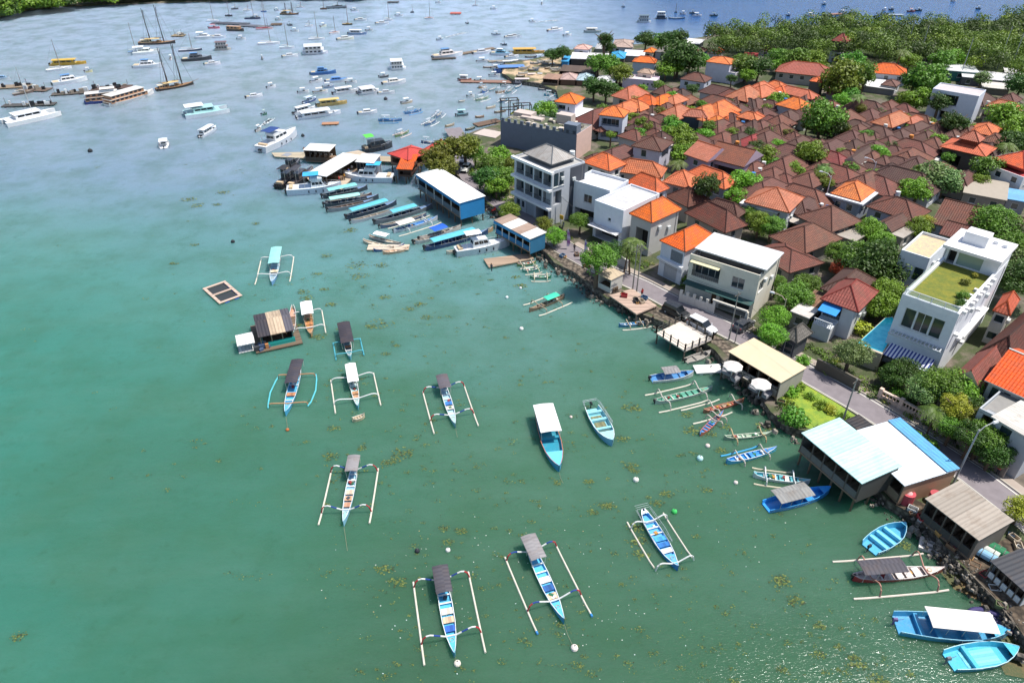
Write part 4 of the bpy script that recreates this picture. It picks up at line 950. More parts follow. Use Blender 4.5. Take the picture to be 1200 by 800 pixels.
deck('narrow gangway from the kiosk to the red roofed restaurant', [(430, 182), (432, 188), (468, 190), (470, 184)], 1.0, 'a89880', 'gangway', rail=False, cat='gangway')
h = house('stilt restaurant with red sheet roof over the harbour', (460, 178), (478, 188), (500, 176), 5.2, '8a6a58', 'c2423c', 'corr', 'hip', 1.4, .5, base=2.0, name='stilt_restaurant', cat='restaurant', opens=[('l', .1, .9, .8, 2.4, 'o'), ('r', .1, .9, .8, 2.4, 'o')])
stilts(h, 7, 6, 0, 3, 3, zbot=-4)
h = house('lower orange tiled stilt pavilion before the red roofed restaurant', (464, 199), (483, 199.5), (492, 188), 4.0, '4a342a', 'c8603a', 'tile', 'shedl', 1.6, .3, base=1.8, name='stilt_pavilion', cat='pavilion', opens=[('l', .1, .9, .6, 1.6, 'o'), ('r', .1, .9, .6, 1.6, 'o')])
stilts(h, 5, 5, 0, 3, 3, zbot=-4)
house('long red roofed wing running behind the olive shore trees', (492, 179), (500, 182), (520, 168), 4.6, '8a6a58', 'c8463e', 'corr', 'gx', 1.2, .4, name='restaurant_wing', cat='restaurant')

h = house('white parapet walled house behind the big roadside tree', (670, 211), (715, 223.5), (738, 211), 9.4, 'd6dae2', 'c9c9cc', 'plain', 'top', over=.05, parapet=.6, sink=.6, opens=[('l', .33, .55, 4.2, 5.9, 'w'), ('l', .1, .9, .2, 2.6, 'o')])
h = house('tall plain white house with pale flat roof and bottom awning', (692, 237), (731, 247), (780, 229), 8.8, 'd9dde6', 'c8c9cc', 'corr', 'top', over=.05, parapet=.4, sink=.4, opens=[('l', .5, .6, 4.4, 5, 'w'), ('l', .1, .9, .1, 2.6, 'o')])
iw, idp, ze = h['_dim']; mb = MB().slab([(-iw/2 - 1.8, -idp/2), (-iw/2, -idp/2), (-iw/2, idp/2), (-iw/2 - 1.8, idp/2)], 2.9, 3.0); mb.build('awning', M('dcdcde', 'corr'), h)
h = house('grey sided house with bright orange hip roof beside the plain white one', (733.5, 252), (764, 261), (804, 247), 8.4, 'b4b2ae', OR, 'tile', 'hip', 2.4, .35, opens=[('l', .3, .9, 1.0, 5.0, 'o')])
h = house('bluish white house with orange hip roof adjoining the cream building', (774, 281), (803, 295), (839, 277), 8.0, 'ccd2dc', OR, 'tile', 'hip', 2.2, .3, opens=[('l', .45, .95, 3.9, 5.9, 'v'), ('l', .25, .8, .1, 2.8, 's')])
iw, idp, ze = h['_dim']; MB().box((-iw/2 - .3, 0, 3.3), (.6, idp + .4, .4)).build('floor_slab', M('dadee6', 'wall'), h)
h = house('cream two storey seafront building with flat white canopy roof', (805, 301), (891, 323), (925, 301), 9.4, 'd6d0c2', 'b8b4ac', 'wall', 'top', over=.05, parapet=.7, sink=.7, name='seafront_building', cat='building',
          opens=[('l', .06, .46, 4.4, 7.0, 'b'), ('l', .64, .82, 4.6, 6.6, 'w'), ('l', .40, .47, .1, 2.5, 'd'), ('l', .52, .95, .05, 2.7, 'o'), ('r', .1, .3, 4.6, 6.4, 'w')])
iw, idp, ze = h['_dim']
c2, w2, d2, a2 = frame_of((812, 286), (890, 316), (924, 300), 10.6)
dv = Vector((c2[0] - h.location.x, c2[1] - h.location.y)); dv.rotate(__import__('mathutils').Matrix.Rotation(-h.rotation_euler.z, 2))
mb = MB().slab([(dv.x - w2/2, dv.y - d2/2), (dv.x + w2/2, dv.y - d2/2), (dv.x + w2/2, dv.y + d2/2), (dv.x - w2/2, dv.y + d2/2)], ze + .75, ze + .95); mb.build('canopy_roof', M('d5d7da', 'corr'), h)
mb = MB()
for sx in (-1, 1):
    for k in range(4): mb.box((dv.x + sx*(w2/2 - .6), dv.y - d2/2 + .6 + (d2 - 1.2)*k/3, ze - .2), (.14, .14, 1.0))
mb.build('canopy_post', M('4a4a4c', 'plain'), h); MB().box((dv.x, dv.y, ze - .55), (w2 - 1.6, d2 - 1.6, 1.0)).build('roof_room', M('5c5854', 'wall'), h)
MB().slab([(-iw/2 - 1.0, idp*.04), (-iw/2, idp*.04), (-iw/2, idp*.46), (-iw/2 - 1.0, idp*.46)], 7.15, 7.25).build('awning', M('d8d0a8', 'plain'), h)
MB().slab([(-iw/2 - 1.6, -idp/2), (-iw/2, -idp/2), (-iw/2, idp*.5), (-iw/2 - 1.6, idp*.5)], 3.2, 3.34).build('awning', M('2f5a58', 'corr'), h)
mb = MB(); mb.box((-iw/2 - 1.9, idp*.22, 0), (.25, idp*.52, 1.5)); 
for k in range(6): mb.box((-iw/2 - 1.9, idp*(-.02 + .1*k), 0), (.35, .45, 2.2))
mb.box((-iw/2 - 1.9, -idp*.24, 2.3), (.4, idp*.5, .25)); mb.box((-iw/2 - 1.9, -idp*.49, 0), (.4, .4, 2.3)); mb.build('boundary_wall', M('d2ccc0', 'wall'), h)
MB().tube([(iw*.1, idp*.46, ze), (iw*.1, idp*.46, ze + .6)], .7, 12, r2=.3).build('satellite_dish', M('e4e4e4', 'plain'), h)
# --- white villa with roof garden
ZV = 12.4
h = house('large white modern villa with a grass roof terrace and glass balustrade', (1055, 348), (1124, 370), (1188, 307), ZV, 'dadde2', 'a39a40', 'grass', 'none', over=.02, name='villa', cat='villa',
          opens=[('l', .14, .34, 6.6, 9.6, 'w'), ('l', .36, .62, 6.6, 9.6, 'w'), ('l', .64, .84, 6.6, 9.6, 'w'), ('l', .1, .9, .8, 3.2, 'o')], sink=.5)
iw, idp, ze = h['_dim']
MB().box((0, 0, ze - .42), (iw - .8, idp - .8, .08)).build('roof_lawn', M('74802e', 'grass', .9, .72), h)
mb = MB()
for cx, cy, sx, sy in ((-iw/2 + .2, 0, .4, idp), (0, -idp/2 + .2, iw - .8, .4), (0, idp/2 - .2, iw - .8, .4)): mb.box((cx, cy, ze - .5), (sx, sy, .75))
mb.build('parapet', M('dfe1e6', 'wall'), h)
gl, gm, _ = None, None, None
mg, ntg, bg = new_mat('clear_glass'); bg.inputs['Base Color'].default_value = (.75, .85, .8, 1); bg.inputs['Alpha'].default_value = .35; bg.inputs['Roughness'].default_value = .05
mb = MB(); mb.box((-iw/2 + .2, 0, ze + .25), (.04, idp - .6, .8)); mb.box((-iw*.25, idp/2 - .2, ze + .25), (iw*.5, .04, .8)); mb.build('glass_balustrade', mg, h)
mb = MB()
for k in range(5): mb.box((-iw/2 + .2, -idp/2 + .3 + (idp - .6)*k/4, ze + .25), (.08, .08, .85))
mb.tube([(-iw/2 + .2, -idp/2 + .2, ze + 1.1), (-iw/2 + .2, idp/2 - .2, ze + 1.1)], .05, 4); mb.build('railing', M('e4e6ea', 'plain'), h)
px0 = iw*.2; PH = 2.7
mb = MB(); wall_face(mb, (px0, idp/2 - .1, ze - .4), (0, -1), (-1, 0), idp - .3, PH, [(.5, 1.6, .1, 2.4, 1.2), (1.9, idp*.7, .3, 2.3, .15)], 0, 1)
mb.box(((px0 + iw/2)/2, -idp/2 + .14, ze - .4), (iw/2 - px0, .2, PH)); mb.box(((px0 + iw/2)/2, idp/2 - .14, ze - .4), (iw/2 - px0, .2, PH)); mb.box((iw/2 - .1, 0, ze - .4), (.2, idp - .6, PH)); mb.build('penthouse', [M('dadde2', 'wall'), M('b8bcc0', 'plain'), DARK()], h)
MB().box((px0 + .16, idp/2 - .1 - (1.9 + idp*.7)/2, ze - .1), (.04, idp*.7 - 1.95, 1.95)).build('glass_door', M('8fa39c', 'glass', .1), h)
MB().box(((px0 + iw/2)/2 - .5, 0, ze + PH - .4), (iw/2 - px0 + 1.3, idp + .5, .45)).build('penthouse_roof', M('e2dfe0', 'wall'), h)
mb = MB().box((px0 + (iw/2 - px0)*.45, idp*.1, ze + PH + .05), (2.4, 3.2, 1.7)); mb.build('stair_tower', M('e0e0e2', 'wall'), h)
mb = MB().box((iw*.42, -idp*.2, ze + PH + .05), (1.0, .6, .5)); mb.box((iw*.4, -idp*.38, ze + PH + .05), (.9, .6, .5)); mb.build('air_conditioner', M('d8dce0', 'plain'), h)
mb = MB()
for k in range(9): MB().box((-iw/2 + 1.2 + k*iw*.07, -idp/2 + .05 - .3, ze - .1 - (k % 2)*.2), (.6, .55, .45)).build('wall_planter', M('e4e2de', 'wall'), h)
for k in range(5): MB().box((-iw*.42 + k*iw*.14, -idp/2 - .35, 7.2 - (k % 3)*2.1), (.8, .6, .35)).build('window_ledge', M('e4e2de', 'wall'), h)
mb.box((iw*.0, -idp/2 - .4, 5.2), (iw*.5, .8, .2)); mb.build('window_ledge', M('e4e2de', 'wall'), h)
mb = MB(); 
for k in range(14): mb.box((-iw/2 - .6, -idp*.45 + idp*.9*k/13, 5.4), (1.2, .12, .25))
mb.box((-iw/2 - 1.2, 0, 5.35), (.12, idp*.95, .3)); mb.build('pergola', M('c8ccd2', 'plain'), h)
mb = MB().slab([(-iw/2 - 2.4, -idp*.42), (-iw/2 - .02, -idp*.42), (-iw/2 - .02, idp*.4), (-iw/2 - 2.4, idp*.4)], 3.4, 3.46); mb.v = [(x, y, z + (x + iw/2)*.35) for x, y, z in mb.v]; mb.build('striped_awning', M('32458f', 'stripe'), h)
mb = MB()
for k in range(5): mb.box((-iw*.5 + .45 + k*iw*.1, -idp/2 + .7, ze - .36), (.5, .5, .4), 0, 1)
mb.build('planter', [M('d8d8d6', 'plain'), M('d8d8d6', 'plain')], h)
for k, (px, py, rr, kd) in enumerate(((1129, 345, .9, 'mid'), (1132, 330, .7, 'olive'), (1158, 314, .9, 'olive'), (1143, 322, .6, 'yellow'), (1126, 355, .8, 'dark'))):
    bush(('round dark shrub at the near corner of the roof lawn', 'small olive shrub midway on the roof lawn edge', 'topiary shrub by the penthouse wall on the villa roof', 'yellow green potted shrub on the villa roof edge', 'low dark shrub in the corner behind the glass balustrade')[k], px, py, rr, kd, zb=ZV - .2)
h = house('white side wing of the villa with glass railed terrace', (1057, 292), (1090, 303), (1112, 280), 9.6, 'd6dae0', 'b0a890', 'grass', 'top', over=.02, parapet=.5, sink=.5, name='villa_wing', cat='villa wing', opens=[('l', .62, .95, 3.8, 6.2, 'w'), ('l', .2, .4, 3, 3.6, 'w')])
# pool
pts = [(1005, 402), (1034, 413), (1053, 382), (1046, 371), (1038, 372)]
W = [Vector(G(*p, 4.4)) for p in pts]; c = sum(W, Vector((0, 0))) / len(W); root = thing('swimming_pool', 'turquoise raised swimming pool beside the white villa', 'pool', (c.x, c.y, 1.3)); L_ = [(p.x - c.x, p.y - c.y) for p in W]
MB().slab([(x*1.06, y*1.06) for x, y in L_], 0, 3.05, 0).build('basin', M('b4a894', 'wall'), root)
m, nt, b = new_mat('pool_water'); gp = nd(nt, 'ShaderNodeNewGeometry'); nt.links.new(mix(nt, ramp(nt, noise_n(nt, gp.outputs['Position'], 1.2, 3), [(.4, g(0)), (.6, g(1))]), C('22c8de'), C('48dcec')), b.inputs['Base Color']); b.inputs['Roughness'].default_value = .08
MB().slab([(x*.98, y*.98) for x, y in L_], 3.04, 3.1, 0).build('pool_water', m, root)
# red roofed house and neighbours
h = house('house with deep red tile hip roof and bright blue awning', (962, 349), (1006, 366), (1028, 341), 6.8, 'cdd0d4', 'a83e34', 'tile', 'hip', 2.3, .6, opens=[('l', .05, .6, 2.6, 4.8, 'b'), ('l', .1, .5, .1, 2, 'o')])
iw, idp, ze = h['_dim']; mb = MB().slab([(-iw/2 - 2.3, -idp*.1), (-iw/2, -idp*.1), (-iw/2, idp*.5), (-iw/2 - 2.3, idp*.5)], ze - .5, ze - .42); mb.v = [(x, y, z + (x + iw/2)*.25) for x, y, z in mb.v]; mb.build('awning', M('2a8fe0', 'plain'), h)
MB().box((-iw/2 - 1.5, idp*.2, 0), (2.8, idp*.6, 2.4)).build('porch', M('c4c8cc', 'wall'), h)
mb = MB()
for k in range(10): mb.box((-iw/2 - 2.8, -idp*.08 + k*idp*.062, 2.4), (.08, .08, .9))
mb.box((-iw/2 - 2.8, idp*.2, 3.3), (.12, idp*.6, .08)); mb.build('porch_railing', M('e0e4e8', 'plain'), h)
house('dark house with low grey hip roof and blue arched front by the road', (915, 393), (934, 402), (953, 390), 4.6, '4a4c54', '6a6660', 'tile', 'hip', 1.6, .4, opens=[('l', .15, .85, .5, 2.4, 'w')])
house('small white sheet roofed shelter behind the arched house', (925, 366), (948, 374), (962, 364), 4.2, '8a857c', 'cfcac4', 'corr', 'flat', 0, .3, name='shelter', cat='shelter')
house('worn brown tiled house behind the deep red roof', (960, 338), (1000, 352), (1028, 328), 5.6, '8a7a6c', '6a4436', 'tile', 'hip', 2.0, .5)
house('low brown roofed outbuilding left of the red roofed house', (940, 356), (958, 362), (972, 350), 4.0, '8f8478', '7a5a4a', 'tile', 'shedl', .6, .3, name='outbuilding', cat='outbuilding')
house('orange gabled roof house at the right edge with white ridge trim', (1160, 441), (1210, 470), (1235, 425), 8.0, 'b8b6b0', 'd8612e', 'tile', 'gy', 2.4, .5, ridge='e0dcd4', opens=[('l', .1, .3, 4, 6, 'w'), ('l', .4, .6, 4, 6, 'w')])
house('red-brown tiled house with a skylight behind the garden trees', (1118, 440), (1148, 456), (1172, 424), 6.5, 'b8a890', 'a8523c', 'tile', 'gx', 2.0, .4)
house('huge dark brown old tiled roof right of the villa', (1145, 413), (1185, 432), (1240, 375), 5.5, '9a8f84', '543228', 'tile', 'hip', 3.2, .6)
house('small bright orange roof tucked behind the villa wall', (1163, 364), (1184, 370), (1197, 352), 7.0, 'd8d4cc', 'd8602c', 'tile', 'hip', 1.6, .3)
house('white balcony house under the trees at the right edge', (1146, 478), (1192, 500), (1225, 470), 7.5, 'a8acb0', '8a8884', 'plain', 'top', over=.1, parapet=.5, sink=.5, opens=[('l', .15, .45, 3.4, 5.8, 'b'), ('l', .5, .8, 3.4, 5.8, 'b'), ('l', .2, .7, .2, 2.4, 'o')])
house('streaked grey concrete house standing at the road bend', (1168, 486), (1214, 520), (1260, 480), 7.4, 'b0b2b8', 'c8c4bc', 'corr', 'flat', 0, .3, opens=[('l', .2, .5, 4, 5.8, 'w'), ('l', .3, .7, .1, 2.4, 's')])
h = house('grey house tile roof shack at bottom right', (1190, 650), (1240, 690), (1290, 650), 5, '8a8a88', '9a948a', 'corr', 'shedl', .5, .3) if False else None
# centre houses
house('large orange hip roofed house with white lean-to in the village front', (870, 238), (925, 249.5), (948, 233), 6.2, 'c4c6cc', OR, 'tile', 'hip', 2.6, .4)
house('white lean-to shelter with flat sheet roof below the large orange roof', (867, 238), (911, 251), (914, 246), 5.4, 'c4c6cc', 'dcdcd8', 'corr', 'flat', 0, .2, name='lean_to', cat='lean-to')
h = house('orange hip roofed house ringed by a white cornice ledge', (972, 227), (1009, 236), (1029, 224), 6.0, '8890a0', OR, 'tile', 'hip', 2.2, .1, opens=[('l', .2, .4, 2, 3.4, 'w'), ('l', .6, .8, 2, 3.4, 'w')])
iw, idp, ze = h['_dim']; mb = MB()
for cx, cy, sx, sy in ((-iw/2 - .4, 0, .8, idp + 1.6), (0, -idp/2 - .4, iw, .8)): mb.box((cx, cy, ze - .55), (sx, sy, .3))
mb.build('cornice', M('d8dade', 'wall'), h)
house('broad brown hip roof with pale grey lean-to behind the cream building', (905, 275), (944, 297), (982, 277), 4.8, '8f8a84', BR, 'tile', 'hip', 2.6, .6)
house('broad brown hip roof behind the one with the grey lean-to', (935, 252), (975, 272), (1008, 258), 5.0, '8f8a84', BR, 'tile', 'hip', 2.6, .6)
house('brown roof wing sloping to the cream building parapet', (897, 290), (925, 320), (948, 300), 4.2, '8f8a84', '6a4034', 'tile', 'hip', 1.6, .4)
house('low grey sheet roof lean-to between brown roofs near the cream building', (983, 272), (1002, 284), (1012, 268), 3.8, '8f8a84', 'a49c92', 'corr', 'flat', 0, .2, name='lean_to', cat='lean-to')
house('low grey sheet annex right of the small brown gable', (1040, 268), (1058, 280), (1068, 262), 3.8, '8f8a84', 'a8a096', 'corr', 'flat', 0, .2, name='lean_to', cat='lean-to')
house('small brown gabled house before the long brown roof', (1028, 262), (1045, 272), (1058, 258), 4.4, 'a09a92', BR2, 'tile', 'gx', 1.4, .3)
house('long dark brown hip roof with lilac walls beside the village lane', (1013, 242), (1070, 260), (1094, 248), 4.8, 'b0b0c0', BR2, 'tile', 'hip', 2.2, .5)
house('dark brown cross gabled house behind the villa roof garden', (1090, 262), (1140, 274), (1161, 250), 5.2, '9aa0ac', BR2, 'tile', 'gy', 3.0, .5)
house('small brown gable in front of the cross gabled roof', (1100, 274), (1130, 282), (1142, 268), 4.4, 'a0a4ac', BR2, 'tile', 'gy', 1.6, .4)
house('grey concrete roofed long building behind the lane wall', (1128, 228), (1180, 236), (1188, 216), 4.4, '8a8278', '9c9284', 'wall', 'flat', 0, .2, name='market_building', cat='building')
house('small red tarpaulin roof stall against the grey long building', (1133, 233), (1151, 235), (1153, 227), 3.2, '7a726a', 'd04a48', 'plain', 'flat', 0, .2, base=1.3, name='stall', cat='stall')
house('pale blue sheet roof at the right edge by the lane', (1180, 236), (1204, 238), (1210, 226), 4.0, '8a8a90', '6aa6d4', 'corr', 'flat', 0, .2, name='stall', cat='stall')
MBX = MB
# two-tier orange
h = house('orange two tiered roof hall standing over a dark carved base', (1104, 170), (1155, 184), (1161, 172), 7.0, '5a524c', OR2, 'tile', 'hip', 2.0, .8, name='pavilion', cat='hall', rect=None, opens=[('l', .2, .5, 1, 4, 'o'), ('r', .2, .6, 1, 4, 'o')])
iw, idp, ze = h['_dim']; mb = MB(); hip_roof(mb, iw*.65, idp*.55, ze + 2.2, 1.8); mb.box((0, 0, ze + .6), (iw*.5, idp*.4, 1.6), m=1); mb.build('upper_roof', [M(OR2, 'tile'), M('7a3a22', 'plain')], h)
house('orange hip roof house behind the two tiered hall', (1133, 155), (1165, 160), (1180, 152), 6.4, 'a8aab0', OR2, 'tile', 'hip', 2.0, .4)
house('blue walled house with brown hip roof right of the two tiered hall', (1148, 166), (1176, 170), (1184, 162), 5.6, '7890b0', BR2, 'tile', 'hip', 1.6, .4)
h = house('house with red and white roof deck at the right edge', (1163, 186), (1200, 208), (1225, 190), 6.5, 'd8d4d4', 'b04040', 'plain', 'top', over=.05, parapet=.5, sink=.5)
iw, idp, ze = h['_dim']; mb = MB(); hip_roof(mb, iw*.7, idp*.7, ze + .8, 2.2); mb.box((0, 0, ze), (iw*.6, idp*.6, .8), m=1); mb.build('upper_roof', [M(OR2, 'tile'), M('a8443a', 'plain')], h)

# mid-left big blocks
h = house('long blue-grey crenellated wall building with unfinished roof deck', (578, 147), (675.5, 158), (709, 150.6), 9.0, '6a7484', '8f8a80', 'ground', 'top', over=.02, parapet=.1, sink=.1, name='unfinished_building', cat='building', wk='wall', auto=False)
iw, idp, ze = h['_dim']; mb = MB()
n = int(idp / 1.7)
for k in range(n): MB().box((-iw/2 + .2, -idp/2 + .6 + (idp - 1.2)*k/(n - 1), ze - .1), (.4, .8, .9)).build('battlement', M('66707f', 'wall'), h)
mb.box((-iw/2 + 1.2, -idp*.42, ze - .1), (2.4, idp*.16, 2.2)); mb.build('stair_head', M('66707f', 'wall'), h)
MB().box((0, -idp/2 - .06, -.0), (iw - .1, .12, ze)).build('wall_panel', M('cfb0a4', 'wall'), h)
mb = MB(); mb.box((iw*.3, -idp*.2, ze), (2.6, 4, 2.2)); mb.box((iw*.1, idp*.2, ze), (2, 6, .5)); mb.box((iw*.3, idp*.35, ze), (3, 5, .9)); mb.build('roof_structure', M('b8aaa2', 'wall'), h)
rng = random.Random(2); mb = MB()
for k in range(40): mb.box((rng.uniform(-iw*.4, iw*.4), rng.uniform(-idp*.45, idp*.45), ze), (rng.uniform(.3, 1.5), rng.uniform(.3, 1.5), rng.uniform(.1, .6)), rng.random()*3, rng.randint(0, 2))
mb.build('roof_clutter', [M('9a9488', 'wall'), M('6a655c', 'wall'), M('c4b8aa', 'wall')], h)
house('open fronted house with orange hip roof and dark balcony', (700, 136), (731, 138), (743, 131), 9.2, 'c9cdd8', OR, 'tile', 'hip', 2.2, .3, opens=[('l', .1, .85, 4.6, 6.9, 'b'), ('l', .1, .85, .8, 3.2, 'o')])
house('white house with wide orange hip roof near the far harbour', (648, 120), (675, 122.5), (689, 115), 8.2, 'd4d4e0', OR, 'tile', 'hip', 2.2, .4, opens=[('l', .08, .5, 4.3, 5.9, 'b'), ('l', .62, .7, 4.3, 5.6, 'w'), ('l', .1, .9, .5, 2.5, 'w')])
house('white terrace slab house below the wide orange roofed one', (644, 134), (690, 140), (705, 130), 4.6, 'c8c4c4', 'd8d4d4', 'wall', 'flat', 0, .3)
house('brown hip roofed house with white upper walls and cornice', (737, 173), (775, 178), (796, 168), 7.6, 'c4c0d0', '6a3a2c', 'tile', 'hip', 2.3, .5, opens=[('l', .3, .5, 3.6, 5.6, 'w'), ('r', .2, .8, 3.4, 5.6, 'b')])
house('orange hip roof right of the concrete block wall', (688, 188), (714, 200.5), (728, 190), 7.6, 'c8c4c0', OR, 'tile', 'hip', 2.2, .3)
house('faded salmon orange wide hip roof below the white corniced house', (716, 203), (775, 208.5), (790, 199), 6.2, 'b0a49c', 'c4683c', 'tile', 'hip', 2.2, .3)
house('bright orange hip roof behind the flat white roof', (732, 214), (769, 227), (786, 221), 7.2, 'b8bcc8', OR, 'tile', 'hip', 2.3, .3)
house('left half of the long orange double hip roof', (774, 214), (808, 221), (826, 210), 6.0, 'a49c98', OR, 'tile', 'hip', 2.2, .3)
house('right half of the long orange double hip roof', (805, 203), (849, 222), (860, 212), 6.2, '8a94a4', OR, 'tile', 'hip', 2.3, .3)
house('low dark brown hip roof just behind the grey sided orange house', (702, 225), (716, 230), (733, 219), 6.0, 'a8a8b0', '5c382c', 'tile', 'hip', 2.0, .4)
house('brown ribbed hip roof under the long orange double roof', (786, 228), (806, 243), (826, 232), 5.0, '8f8a84', '5e3429', 'tile', 'hip', 2.4, .4)
house('large brown roof with many ridges behind the flat canopy building', (806, 248), (850, 273), (872, 262), 5.0, '8f8a84', BR2, 'tile', 'hip', 2.8, .6)
house('smaller brown roof joined to the many ridged one', (822, 243), (864, 256), (874, 248), 4.8, '8f8a84', '6a4236', 'tile', 'hip', 2.0, .5)
house('left mauve gabled house with steep orange roof plane', (812, 178), (829, 190), (846, 176), 7.2, 'a090a4', OR, 'tile', 'gy', 2.6, .3)
house('right mauve gabled house with brown roof and blue tarpaulin', (832, 182), (872, 196), (886, 180), 7.2, 'a090a0', '7a4636', 'tile', 'gy', 3.0, .3, opens=[('l', .2, .9, 2.2, 4.6, 'o')])
house('dark slate box house with flat orange cap roof', (799, 137), (829, 139), (835, 134.5), 7.2, '39404e', OR2, 'tile', 'hip', 1.8, .1, auto=False)
house('tall blank white block with orange cap roof at the village back', (826, 73), (856, 76), (868, 71), 10.5, 'c8c6d2', OR, 'tile', 'hip', 2.0, .2, auto=False)
house('stepped white annex right of the tall blank block', (853, 82), (862, 86), (867, 80), 7.0, 'd4d0d8', 'd0ccd0', 'wall', 'top', over=.05, parapet=.4, sink=.4, auto=False)
house('pale bluish walled house under a broad brown hip roof', (796, 93), (826, 97), (837, 92), 6.0, 'b8bccc', '6e4032', 'tile', 'hip', 2.6, .2)
house('grey-blue house with orange pyramid roof among back trees', (740, 73), (768, 74.5), (774, 71), 8.5, 'b8c4d4', OR, 'tile', 'hip', 2.3, .3, opens=[('r', .2, .8, 2, 5, 'o')])
house('pink-white two storey house row with small square windows', (729, 92), (770, 95), (776, 90), 6.0, 'c8b8c8', 'cfc4c4', 'wall', 'top', over=.1, parapet=.4, sink=.4, opens=[('l', .6, .66, 2, 3.2, 'w'), ('l', .72, .78, 2, 3.2, 'w'), ('l', .84, .9, 2, 3.2, 'w')])
house('small cream hip roof on the pink-white house row', (746, 85), (764, 87), (770, 84), 7.6, 'c8b8b0', 'c8a890', 'tile', 'hip', 1.4, .2)
house('largest orange hip roofed hall at the back of the village', (908, 84), (974, 91), (979, 83), 6.5, 'a8a49c', 'cc6038', 'tile', 'hip', 4.2, .4, name='hall', cat='hall')
house('wide orange hip roofed hall with white porch before the woods', (1016, 86), (1064, 89), (1068, 82), 7.0, 'b4b8c4', 'd0602f', 'tile', 'hip', 3.6, .4, name='hall', cat='hall')
h = house('white tower house with red pyramid roof at the wood edge', (973, 60), (1005, 65), (1011, 61), 7.0, 'b8b8b8', 'b0aca8', 'wall', 'top', over=.1, parapet=.5, sink=.5, opens=[('l', .2, .4, 3, 5, 'b'), ('l', .5, .7, 3, 5, 'b'), ('l', .1, .9, .3, 2.3, 'o')])
iw, idp, ze = h['_dim']; mb = MB(); hip_roof(mb, 5.2, 5.2, ze + 3.4, 2.4); mb.build('tower_roof', [M('8a4238', 'tile'), M('5a2a22', 'plain')], h).location.y = idp*.3; MB().box((0, idp*.3, ze), (3.8, 3.8, 3.3)).build('tower', M('8a7a74', 'wall'), h)
house('dark grey tower house with small orange cap', (948, 95), (963, 97), (968, 93.5), 8.5, '5a5652', OR, 'tile', 'hip', 1.5, .2, auto=False)
h = house('white modern flat roofed villa standing among brown roofs', (1092, 104.5), (1148, 113), (1160, 106), 14.0, 'ccd2e0', 'bdb4b4', 'plain', 'top', over=.1, parapet=.3, sink=.3, opens=[('l', .25, .6, 7.0, 11.2, 'b'), ('l', .3, .5, .8, 4.4, 'o')])
house('pink sheet roofed hut right of the dark tower house', (968, 111), (992, 113), (994, 104), 4.2, '8a8a90', 'b06a70', 'corr', 'flat', 0, .2, name='hut', cat='hut')
house('white house with brown pyramid roof at the wood edge', (890, 58), (905, 60.5), (911, 57), 7.2, 'c8ccd8', '7a5048', 'tile', 'hip', 2.4, .2)
house('dark green walled house with white flat roof by the far shore', (801, 50), (820, 52.5), (823, 47), 6.5, '3a464a', 'dcdcdc', 'corr', 'flat', 0, .3)
house('mottled grey hip roofed house at the far waterfront', (768, 60), (785, 62.5), (792, 56), 5.5, '9a9aa2', '9c948c', 'tile', 'hip', 2.0, .3)
house('tiny blue house with brown roof by the back trees', (812, 60), (824, 62), (828, 58), 4.6, '3a78c0', '6a4034', 'tile', 'hip', 1.6, .3)
house('tiny white gable house with orange roof by the back trees', (832, 61), (842, 63.5), (844, 58), 4.4, 'd8d4d0', OR, 'tile', 'gx', 1.2, .3)
house('small orange pyramid roof beside the long white far sheds', (755, 60), (765, 62), (768, 58.5), 5, 'c8b8a8', OR, 'tile', 'hip', 1.6, .2)
